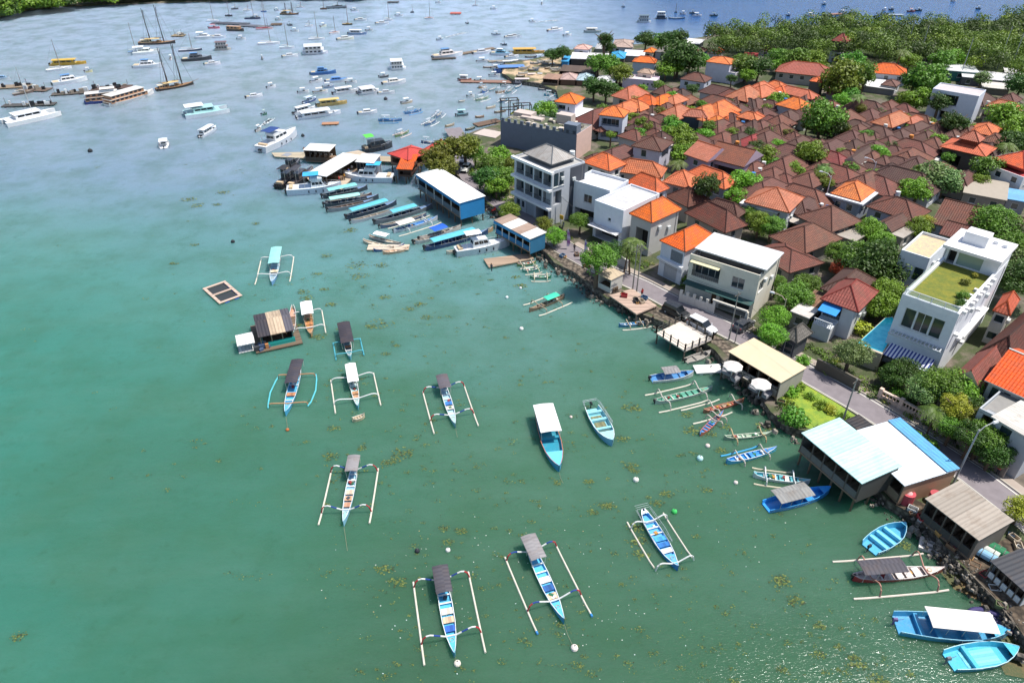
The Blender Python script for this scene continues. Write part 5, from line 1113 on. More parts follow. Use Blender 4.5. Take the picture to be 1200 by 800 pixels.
# far waterfront row
for lab, L, F, Rr, z, rc, wc, fm in (
    ('pale pink hip roofed house with white walls on the far waterfront', (672, 57), (690, 58.5), (694, 54.5), 6.5, 'd0a8a0', 'c8c8d4', 'hip'),
    ('long white sheet roof of the far waterfront shed row', (668, 70), (713, 71), (717, 63.5), 4.6, 'dcdadc', '4a4440', 'flat'),
    ('bright blue canopy roof beside the long white far shed', (714, 68), (732, 69), (735, 62), 4.6, '4aa0cc', '5a5048', 'hip'),
    ('wide cream roofed far shed with arched white front', (717, 55), (741, 56), (744, 48), 5.5, 'c4a89c', 'b8b8bc', 'hip'),
    ('white sheet roof between the cream far shed and the trees', (730, 66), (755, 67), (758, 60), 4.4, 'dcdce0', '8a8484', 'flat'),
    ('low white curved roof by the tall cypress tree', (697, 57), (713, 58), (715, 52), 4.4, 'd4d4d4', '8a8a84', 'hip'),
    ('pinkish white hut with red ridge at the boatyard', (656, 93), (675, 94), (677, 87.5), 4.2, 'd8b4ac', '6a5040', 'hip'),
    ('pale blue tent roof hut at the boatyard edge', (675, 93.5), (694, 95), (696, 88), 4.2, 'b8d0dc', '6a5040', 'hip'),
    ('white tent roof hut under the dark boatyard trees', (697, 95), (720, 97.5), (723, 91), 4.2, 'dcdcdc', '6a5040', 'hip'),
    ('small bright blue sheet hut by the sand beach', (658, 72), (666, 73), (668, 66), 4.4, '3498d0', '2a78b0', 'flat'),
    ('dusty white roofed workshop row in front of the woods', (882, 72), (909, 77), (914, 68), 4.2, 'b8b0a8', '8f8880', 'flat'),
    ('red strip roofed shed before the white pyramid roofed house', (871, 66), (888, 67), (890, 63), 4.0, 'b04048', '8a8484', 'flat'),
    ('white warehouse roof with green edge before the woods', (1107, 85), (1148, 86), (1150, 77), 6.0, 'e0e4e4', '2f6a66', 'flat'),
    ('long white warehouse roof right of the green edged one', (1128, 92), (1192, 97), (1194, 88), 5.0, 'e0e0e0', '5a5a60', 'flat'),
    ('pale corrugated roof below the long white warehouse', (1152, 104), (1184, 106), (1186, 99), 4.2, 'c8c4bc', '6a665e', 'flat'),
    ('white corrugated roof at the far right wood edge', (1178, 87), (1196, 88), (1198, 82), 4.0, 'd0d0d0', '6a665e', 'flat'),
    ('white market roof before the wide orange hall', (1012, 104), (1048, 106), (1066, 98), 4.0, 'dcdcdc', '8a8484', 'flat'),
    ('brown pyramid roof hut on the white market roof row', (1032, 99), (1050, 102), (1056, 97), 5.4, '6a4a44', 'b8b8bc', 'hip'),
    ('turquoise sheet roof among orange roofs', (913, 109), (928, 110.5), (934, 104), 5.4, '28a4c4', '3c444c', 'flat'),
    ('slanting dark shed with white front inside the woods', (1084, 66), (1093, 67), (1098, 62), 6.0, '5a5a68', 'b8a8a8', 'hip'),
    ('tiny white umbrella roof kiosk inside the woods', (1147, 68), (1156, 69), (1160, 65), 5.0, 'dcdce0', '7a7a7a', 'hip')):
    house(lab, L, F, Rr, z, wc, rc, 'corr' if fm == 'flat' else 'tile', fm, 1.8, .25, auto=True)

shed('dark timber shed row beneath the long white far shed', (655, 84), (698, 86), (703, 79), 3.4, '5a4a40', '4a3c34', 1.4, nx=1, ny=1, rise=.2, post=False)
shed('rusty boat store by the sand and the pinkish hut', (636, 92), (654, 94), (658, 88), 3.2, '9a7a68', '6a5a50', 1.4, nx=1, ny=1, rise=.2, post=False)
# ------------------------------------------------------------------ crowded village roofs
LM = [((965, 140), 'the domed tree'), ((953, 178), 'the bright round tree'), ((945, 85), 'the largest orange hall'), ((955, 96), 'the dark grey tower'), ((1122, 112), 'the flat roofed white villa'),
      ((1130, 176), 'the two tiered orange roof'), ((912, 230), 'the large orange hip roof'), ((845, 182), 'the mauve gabled house'), ((817, 143), 'the dark slate box house'),
      ((842, 80), 'the tall blank white block'), ((817, 95), 'the pale bluish walled house'), ((1095, 212), 'the big frangipani tree'), ((1003, 226), 'the white corniced orange roof'),
      ((768, 165), 'the white corniced brown house'), ((722, 130), 'the open fronted balcony house'), ((895, 180), 'the bushy tree by the mauve house'), ((1040, 78), 'the wide orange hall'), ((870, 215), 'the leafy tree by the orange double roof'), ((666, 112), 'the white house with wide orange roof')]
CROWD = [ # apex px, py, w, d, colour: b brown, d dark, o orange, r red, p pale-brown, g metal
 (779,95,7,6,'b'),(847,96,15,7,'b'),(843,107,14,9,'b'),(866,108,9,7,'b'),(880,110,8,7,'d'),(782,115,8,7,'b'),(765,118,8,8,'d'),(758,129,11,9,'b'),(776,129,10,8,'b'),(845,135,11,8,'b'),(859,127,9,8,'d'),(871,142,9,7,'b'),
 (886,122,8,6,'b'),(807,107,9,6,'p'),(817,150,8,8,'b'),(849,149,10,8,'b'),(868,150,9,7,'d'),(884,152,9,7,'r'),(768,145,8,7,'b'),(776,148,7,7,'d'),(744,146,8,7,'b'),(878,165,10,8,'d'),(888,110,9,7,'b'),(896,121,9,7,'d'),
 (911,91,9,7,'o'),(894,96,11,8,'o'),(918,96,8,6,'o'),(936,99,14,6,'o'),(934,110,10,8,'o'),(946,106,10,7,'b'),(915,129,10,8,'b'),(926,124,9,7,'b'),(944,120,10,8,'b'),(972,120,11,9,'b'),(995,124,12,9,'p'),(1018,112,15,10,'d'),
 (1022,122,10,8,'b'),(916,139,10,8,'b'),(894,136,9,7,'b'),(1006,135,10,8,'d'),(1001,147,10,9,'b'),(1033,142,11,9,'b'),(900,148,12,9,'b'),(884,135,8,7,'d'),(901,162,9,8,'b'),(938,155,13,9,'b'),(929,164,12,9,'b'),
 (923,177,13,9,'b'),(976,159,14,9,'b'),(979,172,10,8,'r'),(1008,140,9,7,'b'),(1027,160,11,9,'b'),(1011,171,13,8,'g'),(953,195,10,7,'b'),(985,188,13,9,'b'),(1019,196,13,9,'b'),(1000,184,8,7,'b'),(900,204,17,13,'b'),
 (944,212,14,9,'b'),(930,219,12,8,'b'),(1038,177,8,7,'b'),(1044,154,11,9,'b'),(1072,158,13,9,'b'),(1068,169,14,10,'b'),(1077,178,13,11,'b'),(1064,192,17,10,'d'),(1078,128,11,6,'b'),(1077,138,11,6,'b'),(1101,139,10,8,'b'),
 (1138,143,10,7,'b'),(1097,155,7,6,'b'),(1033,200,11,9,'b'),(1163,162,8,6,'d'),(1133,196,10,6,'d'),(1044,113,11,8,'p'),(1048,122,11,8,'b'),(1049,128,14,7,'o'),(1181,114,10,6,'o'),(1183,121,12,8,'d'),(1150,101,12,10,'d'),
 (812,114,0,0,''),(795,119,11,8,'o'),(828,119,13,9,'o'),(845,114,13,9,'o'),(740,97,12,8,'o'),(745,112,9,7,'o'),(735,115,12,8,'o'),(760,107,8,6,'o'),(778,107,10,6,'o'),(792,107,9,6,'o'),(742,127,0,0,''),(876,97,12,9,'o'),(893,92,11,8,'o'),
 (701,122,15,11,'b'),(712,132,9,6,'b'),(725,166,12,7,'b'),(765,137,9,7,'d'),(731,183,0,0,''),(795,222,0,0,''),(880,127,7,5,'o'),(887,127,5,4,'o'),(862,163,0,0,''),(1188,245,10,8,'g'),(905,112,8,6,'b'),(905,130,8,6,'b'),
 (957,107,9,6,'b'),(985,135,0,0,''),(1015,150,9,7,'b'),(1058,146,9,7,'b'),(1088,148,8,6,'b'),(1050,165,8,7,'b'),(1045,186,9,7,'d'),(1056,178,10,8,'b'),(995,170,8,7,'b'),(1003,158,9,7,'d'),(965,182,8,6,'b'),(908,190,8,7,'b'),
 (1120,146,9,6,'b'),(1118,155,6,5,'b'),(886,184,8,6,'b'),(864,137,8,6,'b'),(826,128,0,0,''),(800,99,6,5,'d'),(792,128,8,6,'g'),(790,98,7,5,'b'),(868,117,8,6,'b'),(858,115,8,6,'b'),(910,104,0,0,''),(1187,104,8,6,'b'),(968,260,0,0,''),
 (870,246,0,0,''),(1062,116,8,7,'b'),(1128,196,8,5,'b'),(1110,196,0,0,''),(750,122,8,6,'b'),(860,100,10,7,'b'),(788,122,7,6,'b'),(803,124,8,6,'b'),(873,131,8,6,'b'),(905,142,8,6,'b'),(929,148,8,6,'b'),(955,158,8,6,'b'),(1022,147,8,6,'d'),(1024,172,9,7,'b'),(945,226,10,7,'b')]
def relpos(px, py):
    best = min(LM, key=lambda l: ((l[0][0]-px)**2 + (2*(l[0][1]-py))**2)); dx, dy = px - best[0][0], 2*(py - best[0][1])
    return (('right of' if dx > 0 else 'left of') if abs(dx) > abs(dy)*1.3 else ('before' if dy > 0 else 'behind')), best[1]
used = {}; rng = random.Random(9)
CC = {'b': ('6e443a', 'brown'), 'd': ('573831', 'dark brown'), 'o': ('da7244', 'orange'), 'r': ('9a3a38', 'red'), 'p': ('8a5038', 'pale brown'), 'g': ('6a4a40', 'patchy brown')}
CROWD = [c for c in CROWD if c[2]]
for px, py, w_, d_, cc in sorted(CROWD, key=lambda c: -c[1]):
    best = min(LM, key=lambda l: ((l[0][0]-px)**2 + (2*(l[0][1]-py))**2)); dx, dy = px - best[0][0], 2*(py - best[0][1])
    dr = ('right of' if dx > 0 else 'left of') if abs(dx) > abs(dy)*1.3 else ('before' if dy > 0 else 'behind') if abs(dy) > abs(dx)*1.3 else (('before and right of' if dx > 0 else 'before and left of') if dy > 0 else ('behind and right of' if dx > 0 else 'behind and left of'))
    col, cn = CC[cc]; key = (cn, dr, best[1]); used[key] = used.get(key, 0) + 1; k = used[key]
    lab = f"{cn} {'tiled' if cc != 'g' else 'gabled'} village house{' ,' if k > 1 else ''} {['', 'second', 'third', 'fourth', 'fifth', 'sixth', 'seventh', 'eighth', 'ninth', 'tenth'][k-1]} {dr} {best[1]}".replace(' ,', ',').replace('  ', ' ')
    zt = 5.0 if cc != 'o' else 6.2; sc = .93 if py < 150 else 1.0; ang = R(43 + rng.uniform(-5, 5)) + (R(90) if rng.random() < .4 else 0)
    w_ *= .88; d_ *= .88; rh = min(w_, d_) * rng.uniform(.28, .36); c = G(px, py + (2 if cc != 'x' else 0), zt + rh)
    house(lab, None, None, None, zt - .8 if cc != 'o' else zt - .5, rng.choice(('a8a29a', 'b8b0a4', '9a9088', 'c0c0c4')), col, 'tile', 'gx' if cc == 'g' else 'hip', rh, .5, rect=(c, w_*sc, d_*sc, ang), group='roofs of the crowded village', name='village_house')
    hh_ = bpy.context.scene.objects.get('village_house'); hr_ = COL.objects[-1]
    while hr_.parent: hr_ = hr_.parent
    if cc != 'o' and rng.random() < .42:
        sx = w_*sc/2 + .2; ly = rng.uniform(-.2, .2)*d_; q = MB().slab([(-sx - 1.9, ly - 1.6), (-sx + .5, ly - 1.6), (-sx + .5, ly + 1.6), (-sx - 1.9, ly + 1.6)], zt - 2.9, zt - 2.82); q.v = [(x, y, z_ + (x + sx)*.12) for x, y, z_ in q.v]; q.build('lean_to_roof', M(rng.choice(('b4aca4', 'c8c8c8', '948a80', 'd0ccc8')), 'corr'), hr_)
    if rng.random() < .55:
        q = MB(); ww, dd = w_*rng.uniform(.4, .6), d_*rng.uniform(.4, .65); hip_roof(q, ww, dd, zt - 2.4, min(ww, dd)*.32, off=(rng.choice((-1, 1))*w_*.5, rng.choice((-1, 1))*d_*.4)); q.build('side_roof', [M(col, 'tile'), M(col, 'plain', .8, .55)], hr_)
    if rng.random() < .3:
        tx, ty = rng.choice((-1, 1))*(w_*sc/2 + .3), rng.uniform(-.4, .4)*d_; MB().tube([(tx, ty, zt - 2.6), (tx, ty, zt - 1.2)], .5, 9).build('water_tank', M(rng.choice(('d0d4d4', '3a78b8', 'd88a40', 'c8c8c0')), 'plain'), hr_); MB().box((tx, ty, 0), (.9, .9, zt - 2.6)).build('tank_stand', M('8a8278', 'wall'), hr_)
# ================================================================== near boats
GREYC = M('8d8a8c', 'corr'); DGREY = M('4a4850', 'corr'); TEALC = M('8cc8c4', 'plain'); TEALF = M('4aa0b0', 'plain')
jukung('blue outrigger boat with charcoal canopy and banded arms, nearest the lower edge', (516, 672), (533, 771), '49a9d2', '58b8e0', can=(-.47, -.13, DGREY, 1.15), arms=(-.38, .29), half=2.95, fl=(-.45, .52), bands=WRB, panels=('d8cfc0', 'cbb094', '2f62b8'), rise=.7)
jukung('blue outrigger boat with flat grey canopy, right of the charcoal canopied one', (618, 638), (661, 731), '4aa6d8', '5cbcea', can=(-.49, -.17, GREYC, 1.2), arms=(-.37, .26), half=2.95, fl=(-.42, .52), bands=WRB2, tips=M('3a88c8', 'plain'), panels=('e6e2da', '285a98', 'd8b898'), rise=.6)
jukung('pale blue outrigger boat with mauve grey canopy and tan boards, left of centre', (417, 545), (403, 617), '8ac0dc', '9ccce4', B=1.15, can=(-.5, -.22, GREYC, 1.3), arms=(-.37, .29), half=2.9, fl=(-.42, .48), bands=WRB, panels=('d8c0a8', 'd0a080', 'c89478'), rise=.7)
jukung('light blue outrigger boat with charcoal canopy in the middle of the bay', (518, 450), (534, 502), '8cc4dc', 'a8d0e0', B=1.2, can=(-.5, -.18, M('5c5860', 'corr'), 1.35), arms=(-.35, .27), half=3.0, fl=(-.38, .55), bands=WRB, panels=('3a78c0', 'd8d0c4'), rise=.5)
jukung('blue outrigger boat with two tone grey canopy and straight brown arms', (351, 432), (335, 488), '3f9cc8', '54b0d8', B=1.5, can=(-.5, .02, M('3c3a44', 'corr'), 1.15, M('3c3a44', 'corr')), arms=(-.3, .3), half=2.7, fl=(-.34, .34), bands=[M('b08460', 'plain')], fcol=M('58b8c4', 'plain'), panels=(None, 'b47c58'), rise=.05, fbow=.5)
jukung('slim blue outrigger boat with white canopy and all white arms', (412, 437), (420, 481), '5ab0d0', 'a8c8cc', B=1.1, can=(-.5, .0, M('e8e8e6', 'plain'), 1.35), arms=(-.3, .27), half=3.1, fl=(-.38, .5), bands=[WHITE], panels=(None, 'b88860', 'c89a78'), rise=.3)
jukung('stubby boat with ribbed black canopy and short turquoise outriggers', (404, 388), (411, 423), '6ab4cc', '7a9aa4', B=1.2, can=(-.5, .2, M('34303a', 'corr'), 1.6), arms=(-.05, .33), half=2.1, fl=(-.15, .42), bands=[TEALF], fcol=TEALF, panels=(None, 'a87858'), rise=.1, arm_r=.08)
jukung('tan wooden boat with white canopy beside the floating house', (360, 362), (365, 396), 'a87c58', 'b88458', B=1.4, can=(-.45, .0, M('eeeeec', 'plain'), 1.3), arms=(-.3, .25), half=2.3, fl=(-.35, .45), bands=[WHITE], panels=(None, 'b87c50', 'c08c64'), rise=.2, gun='b8a080')
jukung('outrigger boat with pale aqua canopy moored near the fish cage', (326, 299), (319, 335), '6f9ccc', '9ab8cc', B=1.6, can=(-.5, .05, TEALC, 1.2), arms=(-.33, .22), half=3.0, fl=(-.38, .45), bands=[WHITE], panels=(None, 'd8c8a8'), rise=.25)
jukung('open blue outrigger boat with metal stern railing and white arms', (753, 602), (794, 669), '3a8cd0', '5cb0e8', B=1.7, arms=(-.3, .42), half=2.3, fl=(-.42, .38), bands=[WHITE], panels=('3f9ae0', '2a70b8', 'e4e8ec'), rise=.5, rail=True)
skiff('blue passenger boat with long white canopy facing the lower edge', (636, 488), (655, 553), 2.7, '3ba0d0', '2f8fa8', 'c87a5c', .7, can=(-.5, .02, M('ecebea', 'plain'), 1.0), seats=(.3, .45), motor=2, deck_from=.7, deckc='6cc4e8', name='passenger_boat', cz=2.2, cat='boat')
skiff('open pale blue skiff with white gunwale and wire rails at the stern', (693, 480), (717, 523), 2.5, '78b8dc', '8ed0dc', 'e8eeee', .75, seats=(.15, .36, .6), deck_from=.72, motor=1, rail=True, name='open_skiff', floorc='7a7a5a', deckc='a4dce8')
jukung('worn wooden outrigger canoe with bright green awning off the rocky shore', (661, 349), (620, 366), '7a6450', '8a7460', B=.95, can=(-.3, .05, M('3cc0a0', 'plain'), 1.4), arms=(-.22, .22), half=2.1, fl=(-.5, .45), bands=[M('a89880', 'plain')], panels=('9a8468', '8a7860'), motor=False, rise=.15, gun='a8947c', name='outrigger_canoe', group='outrigger canoes near the shore', cz=1.4)
jukung('small bright blue canoe with one white float below the timber platform', (725, 383), (761, 379), '2a78a8', '3a98c8', B=.75, arms=(-.2, .22), half=1.2, fl=(-.45, .48), bands=[M('b8a890', 'plain')], panels=('2f88c0',), motor=False, rise=.1, floats='down', name='outrigger_canoe', group='outrigger canoes near the shore', fb=.4)
skiff('white skiff with weathered grey canopy and blue interior', (763, 446), (812, 440), 1.8, 'dcdedf', '4a88c0', 'e0e0e0', .5, can=(-.25, .12, M('8a8888', 'corr'), .95), seats=(.3, .7), name='canopied_skiff', cz=1.6)
jukung('green and white canoe with long curved outrigger arms by the cafe', (767, 473), (834, 457), 'a8b8b0', '5ea890', B=1.25, arms=(-.35, .28), half=2.0, fl=(-.55, .3), bands=[M('c4beb4', 'plain')], panels=('5aa088', '5aa088', '5aa088'), motor=True, rise=.5, gun='c8c4b8', name='outrigger_canoe', group='outrigger canoes near the shore', fb=.45)
jukung('red bowed wooden canoe at the foot of the cafe deck', (824, 484), (871, 471), '8a5a48', 'b0947c', B=.85, arms=(-.25, .3), half=1.5, fl=(-.9, .05), bands=[M('c8c0b4', 'plain')], panels=('a89078',), motor=False, rise=.4, gun='b85a48', name='outrigger_canoe', group='outrigger canoes near the shore', fb=.4)
jukung('blue canoe with red rim lying askew among the weed', (820, 511), (847, 485), 'a8604c', '3f88c0', B=.95, arms=(.1, .28), half=1.3, fl=(-.2, .3), bands=[M('c0b4a8', 'plain')], panels=('4a90cc', 'c8ccd0'), motor=False, rise=.3, gun='b8604c', floats='none', name='outrigger_canoe', group='outrigger canoes near the shore', fb=.4)
jukung('pale green narrow canoe with tan pole float beside the rocks', (848, 515), (903, 510), '8aa08c', '9ab8a0', B=.8, arms=(-.3, .3), half=1.4, fl=(-.4, .4), bands=[M('b8a078', 'plain')], panels=('a8b8a0',), motor=False, rise=.3, gun='d0d0c0', floats='none', name='outrigger_canoe', group='outrigger canoes near the shore', fb=.4)
jukung('blue painted canoe with a straight blue float on its far side', (851, 543), (909, 528), '4ab0d8', '2f88d0', B=1.15, arms=(-.25, .25), half=1.3, fl=(-.5, .25), bands=[M('b8b0a8', 'plain')], fcol=M('3fa0d0', 'plain'), panels=('3a90d8', '3a90d8'), motor=False, rise=.25, floats='up', name='outrigger_canoe', group='outrigger canoes near the shore', fb=.45)
jukung('white and teal canoe crossed by pale outrigger poles above the blue boat', (882, 558), (948, 567), 'd4dcdc', '58a8b8', B=1.15, arms=(-.28, .22), half=1.4, fl=(-.5, .2), bands=[WHITE], fcol=M('c8c0a8', 'plain'), panels=('58b0b8', 'e0dcd4', '58b0b8'), motor=False, rise=.25, name='outrigger_canoe', group='outrigger canoes near the shore', fb=.45)
skiff('bright blue skiff with sloping grey sheet canopy by the teal shed', (897, 596), (971, 577), 2.1, '2488d8', '2f98e8', '3aa4ee', .65, can=(-.38, .14, M('8a8a88', 'corr'), 1.05), seats=(.3, .45, .6), name='canopied_skiff', motor=0, cz=1.7)
skiff('turquoise rowing boat with grey outboard moored off the shack', (1018, 645), (1058, 620), 2.6, '2a8cb8', '50acd0', '9ccfe2', .75, seats=(.25, .45, .65), seatc='78c8e4', name='rowing_boat', deck_from=.86)
jukung('white outrigger boat with red waterline, black canopy and brown curved arms', (998, 679), (1104, 670), 'a03038', 'd8c8c0', B=1.6, can=(-.45, .02, M('4c4a52', 'corr'), 1.15), arms=(-.32, .3), half=2.35, fl=(-.6, .42), bands=[M('b88878', 'plain')], fcol=M('d8ccc0', 'plain'), panels=('e0d8d0', 'd8ccc4', 'e0dcd8'), rise=.7, gun='dcd8d4', cz=1.9)
skiff('large light blue boat with wide white tarpaulin canopy at the muddy shore', (1049, 733), (1178, 746), 3.0, '3aa0cc', '3c94c0', '8ac4dc', .8, can=(-.25, .34, M('dcd8d2', 'wall'), .78), seats=(.2, .35, .6), motor=1, name='passenger_boat', cz=2.0, mcol=M('6a5a88', 'plain'), deckc='4ab0dc')
skiff('open turquoise motor skiff with grey outboard nearest the lower right corner', (1111, 777), (1189, 765), 2.6, '2690bc', '44b4d0', 'b4dce6', .7, seats=(.3,), motor=1, name='motor_skiff', floorc='78d0e0', mcol=M('6c7078', 'plain'), deckc='44bcd8')
skiff('grey inflatable dinghy under the edge of the concrete terrace', (804, 425), (832, 416), 1.5, 'b8b0a8', '9a9690', 'c8c0b8', .5, seats=(.4,), motor=1, name='dinghy')
root = far_boat('x', 832, 431, 34, 3, 'white box pontoon with blue end beside the cafe deck', 'd8dcdc', 'dcdcd8', wf=2.0, cat='pontoon', lm=4.6)
mb = MB(); cx, cy = G(1160, 729); n = 20
for k in range(n):
    a0, a1 = 6.2832*k/n, 6.2832*(k+1)/n; mb.tube([(1.9*math.cos(a0), 1.1*math.sin(a0), .25), (1.9*math.cos(a1), 1.1*math.sin(a1), .25)], .32, 8, cap=False)
root = thing('inflatable_dinghy', 'dark purple inflatable dinghy tucked behind the big canopied boat', 'dinghy', (cx, cy, 0), R(-25)); mb.build('tube', M('3c3668', 'plain'), root, smooth=True)
MB().box((0, 0, .25), (.4, 2.0, .1)).build('seat', WHITE, root); MB().box((0, 0, .1), (3.2, 1.7, .08)).build('floor_panel', M('4a4a70', 'plain'), root)
root = thing('floating_crate', 'white square plastic float with two slots off the shack', 'float', (*G(1089, 641), 0), R(-30)); mb = MB()
for sy in (-1, 0, 1): mb.box((0, sy*.75, .0), (2.2, .38, .4))
for sx in (-1, 1): mb.box((sx*.95, 0, -.002), (.3, 1.4, .395))
mb.build('frame', M('dcd4cc', 'plain'), root)
# fish cage
c_, w_, d_, a_ = frame_of((235, 339), (257, 356), (285, 347), .3); root = thing('fish_cage', 'square floating fish cage with two dark net pens and blue drums', 'fish cage', (*c_, 0), a_)
mb = MB()
for cx, cy, sx, sy in ((-w_/2 + .25, 0, .5, d_), (w_/2 - .25, 0, .5, d_), (0, -d_/2 + .25, w_ - 1, .5), (0, d_/2 - .25, w_ - 1, .5), (0, 0, w_ - 1, .5)): mb.box((cx, cy, .22), (sx, sy, .14))
mb.build('walkway', M('c0a898', 'plank'), root)
for sy in (-1, 1): MB().box((0, sy*d_*.25, .06), (w_ - 1.1, d_/2 - .8, .06)).build('net', M('2e3438', 'plain'), root)
for k in range(4): MB().tube([(w_/2 - .3, -d_/2 + 1 + (d_ - 2)*k/3, .0), (w_/2 - .3, -d_/2 + 1.8 + (d_ - 2)*k/3, .0)], .28, 8).build('drum', M('1f5fc0', 'plain'), root)
for k in range(2): MB().tube([(-w_/2 + 1 + (w_ - 2.4)*k, -d_/2 + .3, .0), (-w_/2 + 1.8 + (w_ - 2.4)*k, -d_/2 + .3, .0)], .28, 8).build('drum', M('1f5fc0', 'plain'), root)
# floating house
c_, w_, d_, a_ = frame_of((290, 368), (302, 393), (345, 387), 3.0); root = thing('floating_house', 'floating house with black and tan patched roof on a cluttered raft', 'floating house', (*c_, 0), a_)
for k, (cl, wd, x0) in enumerate((('34323a', .34, 0), ('b8a48c', .42, .34), ('55535c', .24, .76))):
    xa, xb = -w_/2 + w_*x0, -w_/2 + w_*(x0 + wd); mb = MB()
    for ya, yb, za, zb_ in ((-d_/2, 0, 2.6, 3.5), (0, d_/2, 3.5, 2.6)):
        e = .02*k; mb.face([(xa, ya, za + e), (xb, ya, za + e), (xb, yb, zb_ + e), (xa, yb, zb_ + e)]); mb.face([(xa, yb, zb_ - .08), (xb, yb, zb_ - .08), (xb, ya, za - .08), (xa, ya, za - .08)])
    mb.build('roof_panel', M(cl, 'corr'), root)
mb = MB(); mb.box((0, 0, .15), (w_ + 1.6, d_ + 1.2, .2)); mb.build('raft_deck', M('6a5a4a', 'plank'), root)
mb = MB(); mb.box((0, d_/2 - .5, .35), (w_ - .8, .12, 2.3)); mb.box((-w_/2 + .5, 0, .35), (.12, d_ - 1.1, 2.2)); mb.box((w_/2 - .4, 0, .35), (.12, d_ - 1.1, 1.6)); mb.build('wall', M('3f6c70', 'wall'), root)
MB().box((w_*.1, -d_/2 + .3, .35), (w_*.75, .12, .9)).build('front_board', M('2aa49a', 'plank'), root)
for x in (-.45, -.15, .15, .45):
    for y in (-.45, .45): MB().box((w_*x, d_*y, .3), (.14, .14, 2.35)).build('post', M('8a7a68', 'wall'), root)
rng = random.Random(4)
for k in range(9): MB().box((-w_/2 - .6 + rng.random()*2.6, -d_/2 - .3 + rng.random()*1.2, .36), (rng.uniform(.4, 1), rng.uniform(.4, .9), rng.uniform(.3, .9)), rng.random()).build('crate', M(rng.choice(('c08050', 'b8b4ac', '4a5a78', '3a3a3e')), 'plain'), root)
for k in range(6): MB().tube([(-w_/2 + w_*k/5, -d_/2 - .4, .0), (-w_/2 + w_*k/5, d_/2 + .4, .0)], .25, 6).build('drum_float', M('3a4650', 'plain'), root)
a = G(287, 397, 1.6); mb = MB().box((0, 0, 1.5), (2.6, 3.2, .1)); mb.box((-1, -1.3, .2), (.1, .1, 1.3)); mb.box((1, -1.3, .2), (.1, .1, 1.3)); mb.box((1, 1.3, .2), (.1, .1, 1.3)); mb.box((-1, 1.3, .2), (.1, .1, 1.3)); mb.box((0, 0, .1), (2.6, 3.0, .15)); 
tag(mb.build('raft_shelter', M('d8d8d8', 'corr'), None, (a[0], a[1], 0), a_), 'small white roofed raft shelter at the corner of the floating house', 'raft shelter')
skiff('slim white and teal boat moored against the floating house', (344, 362), (342, 398), 1.2, '2fb0a8', 'c8a088', 'dcdcdc', .5, seats=(.3, .6), motor=0, name='canoe', prof='canoe', deck_from=.8)
for px, py, r, cl, lb in ((536, 778, .35, 'e4dccc', 'pale round buoy below the charcoal canopied boat'), (673, 760, .38, 'e8dcd4', 'white pink buoy below the grey canopied boat'), (525, 645, .28, 'e4e0dc', 'small white buoy above the charcoal canopied boat'),
        (745, 563, .38, 'dcdcd4', 'white buoy in weed right of the passenger boat'), (669, 489, .22, 'd8c8c0', 'tiny pale buoy left of the pale blue skiff'), (829, 523, .32, 'e0d0c8', 'white buoy among weed by the askew blue canoe'), (862, 566, .28, 'e0d4cc', 'small white buoy beside the white and teal canoe'),
        (820, 538, .42, 'b8e0e0', 'pale aqua float adrift near the blue canoes'), (790, 600, .35, '40c060', 'bright green float adrift in the open bay'), (337, 504, .25, 'b86a3c', 'orange buoy below the two tone canopied boat'), (413, 432, .26, 'b87830', 'amber buoy at the stern of the white canopied boat'),
        (489, 646, .3, '20242c', 'black round buoy left of the small white one'), (273, 284, .4, '22262c', 'black buoy in open water near the fish cage'), (610, 338, .25, 'dcdcdc', 'white buoy near the moored canoes'), (594, 349, .28, 'd8e0e0', 'white buoy left of the wooden canoe'), (611, 386, .35, 'e0e0dc', 'white buoy in open water below the wooden canoe'),
        (70, 134, .6, '22262c', 'black buoy right of the large white catamaran'), (106, 178, .6, '22262c', 'black buoy in open water below the ferries'), (355, 160, .5, '2a2c34', 'black buoy right of the blue topped yacht'), (452, 117, .6, '30343c', 'dark buoy in the middle of the far moorings')): buoy(px, py, r, cl, lb)
root = far_boat('k', 420, 488, 10, 20, 'tiny cream float boat tied below the white canopied outrigger', 'c8b898', 'd8d0b8', lm=1.8)
for a, b, lb in (((533, 771), (536, 778), 'bow rope of the charcoal canopied boat'), ((661, 731), (673, 760), 'bow rope of the grey canopied boat'), ((403, 617), (407, 645), 'bow rope of the lone mauve canopied boat'), ((534, 502), (536, 512), 'bow rope of the mid bay outrigger boat'), ((655, 553), (660, 566), 'bow rope of the white canopied passenger boat'), ((335, 488), (337, 503), 'bow rope of the two tone canopied boat')): rope(a, b, lb)

# ------------------------------------------------------------------ harbour boats
LB = lambda label, s, b, hc, inn, can, **k: skiff(label, s, b, k.pop('B', 1.6), hc, inn, k.pop('gun', 'b8bcc4'), .8, can=can, name='long_passenger_boat', motor=2, prof='canoe', deck_from=.76, seats=(.3, .42, .54), cz=1.9, deckc='6a8ab0', group='long canopied boats moored side by side', **k)
T1 = M('7cc8c8', 'plain'); T2 = M('5ab4cc', 'plain'); T3 = M('9ad4cc', 'plain')
LB('long dark boat with teal canopy and red bow, first below the jetty', (379, 233), (431, 222), '2a3440', '3a4a5c', (-.38, .25, T1, 1.05))
LB('long grey boat with pale aqua canopy, second below the jetty', (381, 243), (444, 233), '3a4450', '3a4a5c', (-.4, .15, T3, 1.05))
LB('long navy boat with mint canopy and blue prow, third below the jetty', (407, 257), (465, 240), '1e2c44', '2a3c60', (-.42, .3, T2, 1.05))
LB('long grey boat with sky teal canopy and slender white prow, fourth below the jetty', (440, 263), (507, 244), '6a7078', '3a4a5c', (-.22, .2, T2, 1.05))
LB('low narrow grey boat without canopy between the second and third', (385, 249), (438, 238), '7a8088', '6a5a50', None, B=1.3)
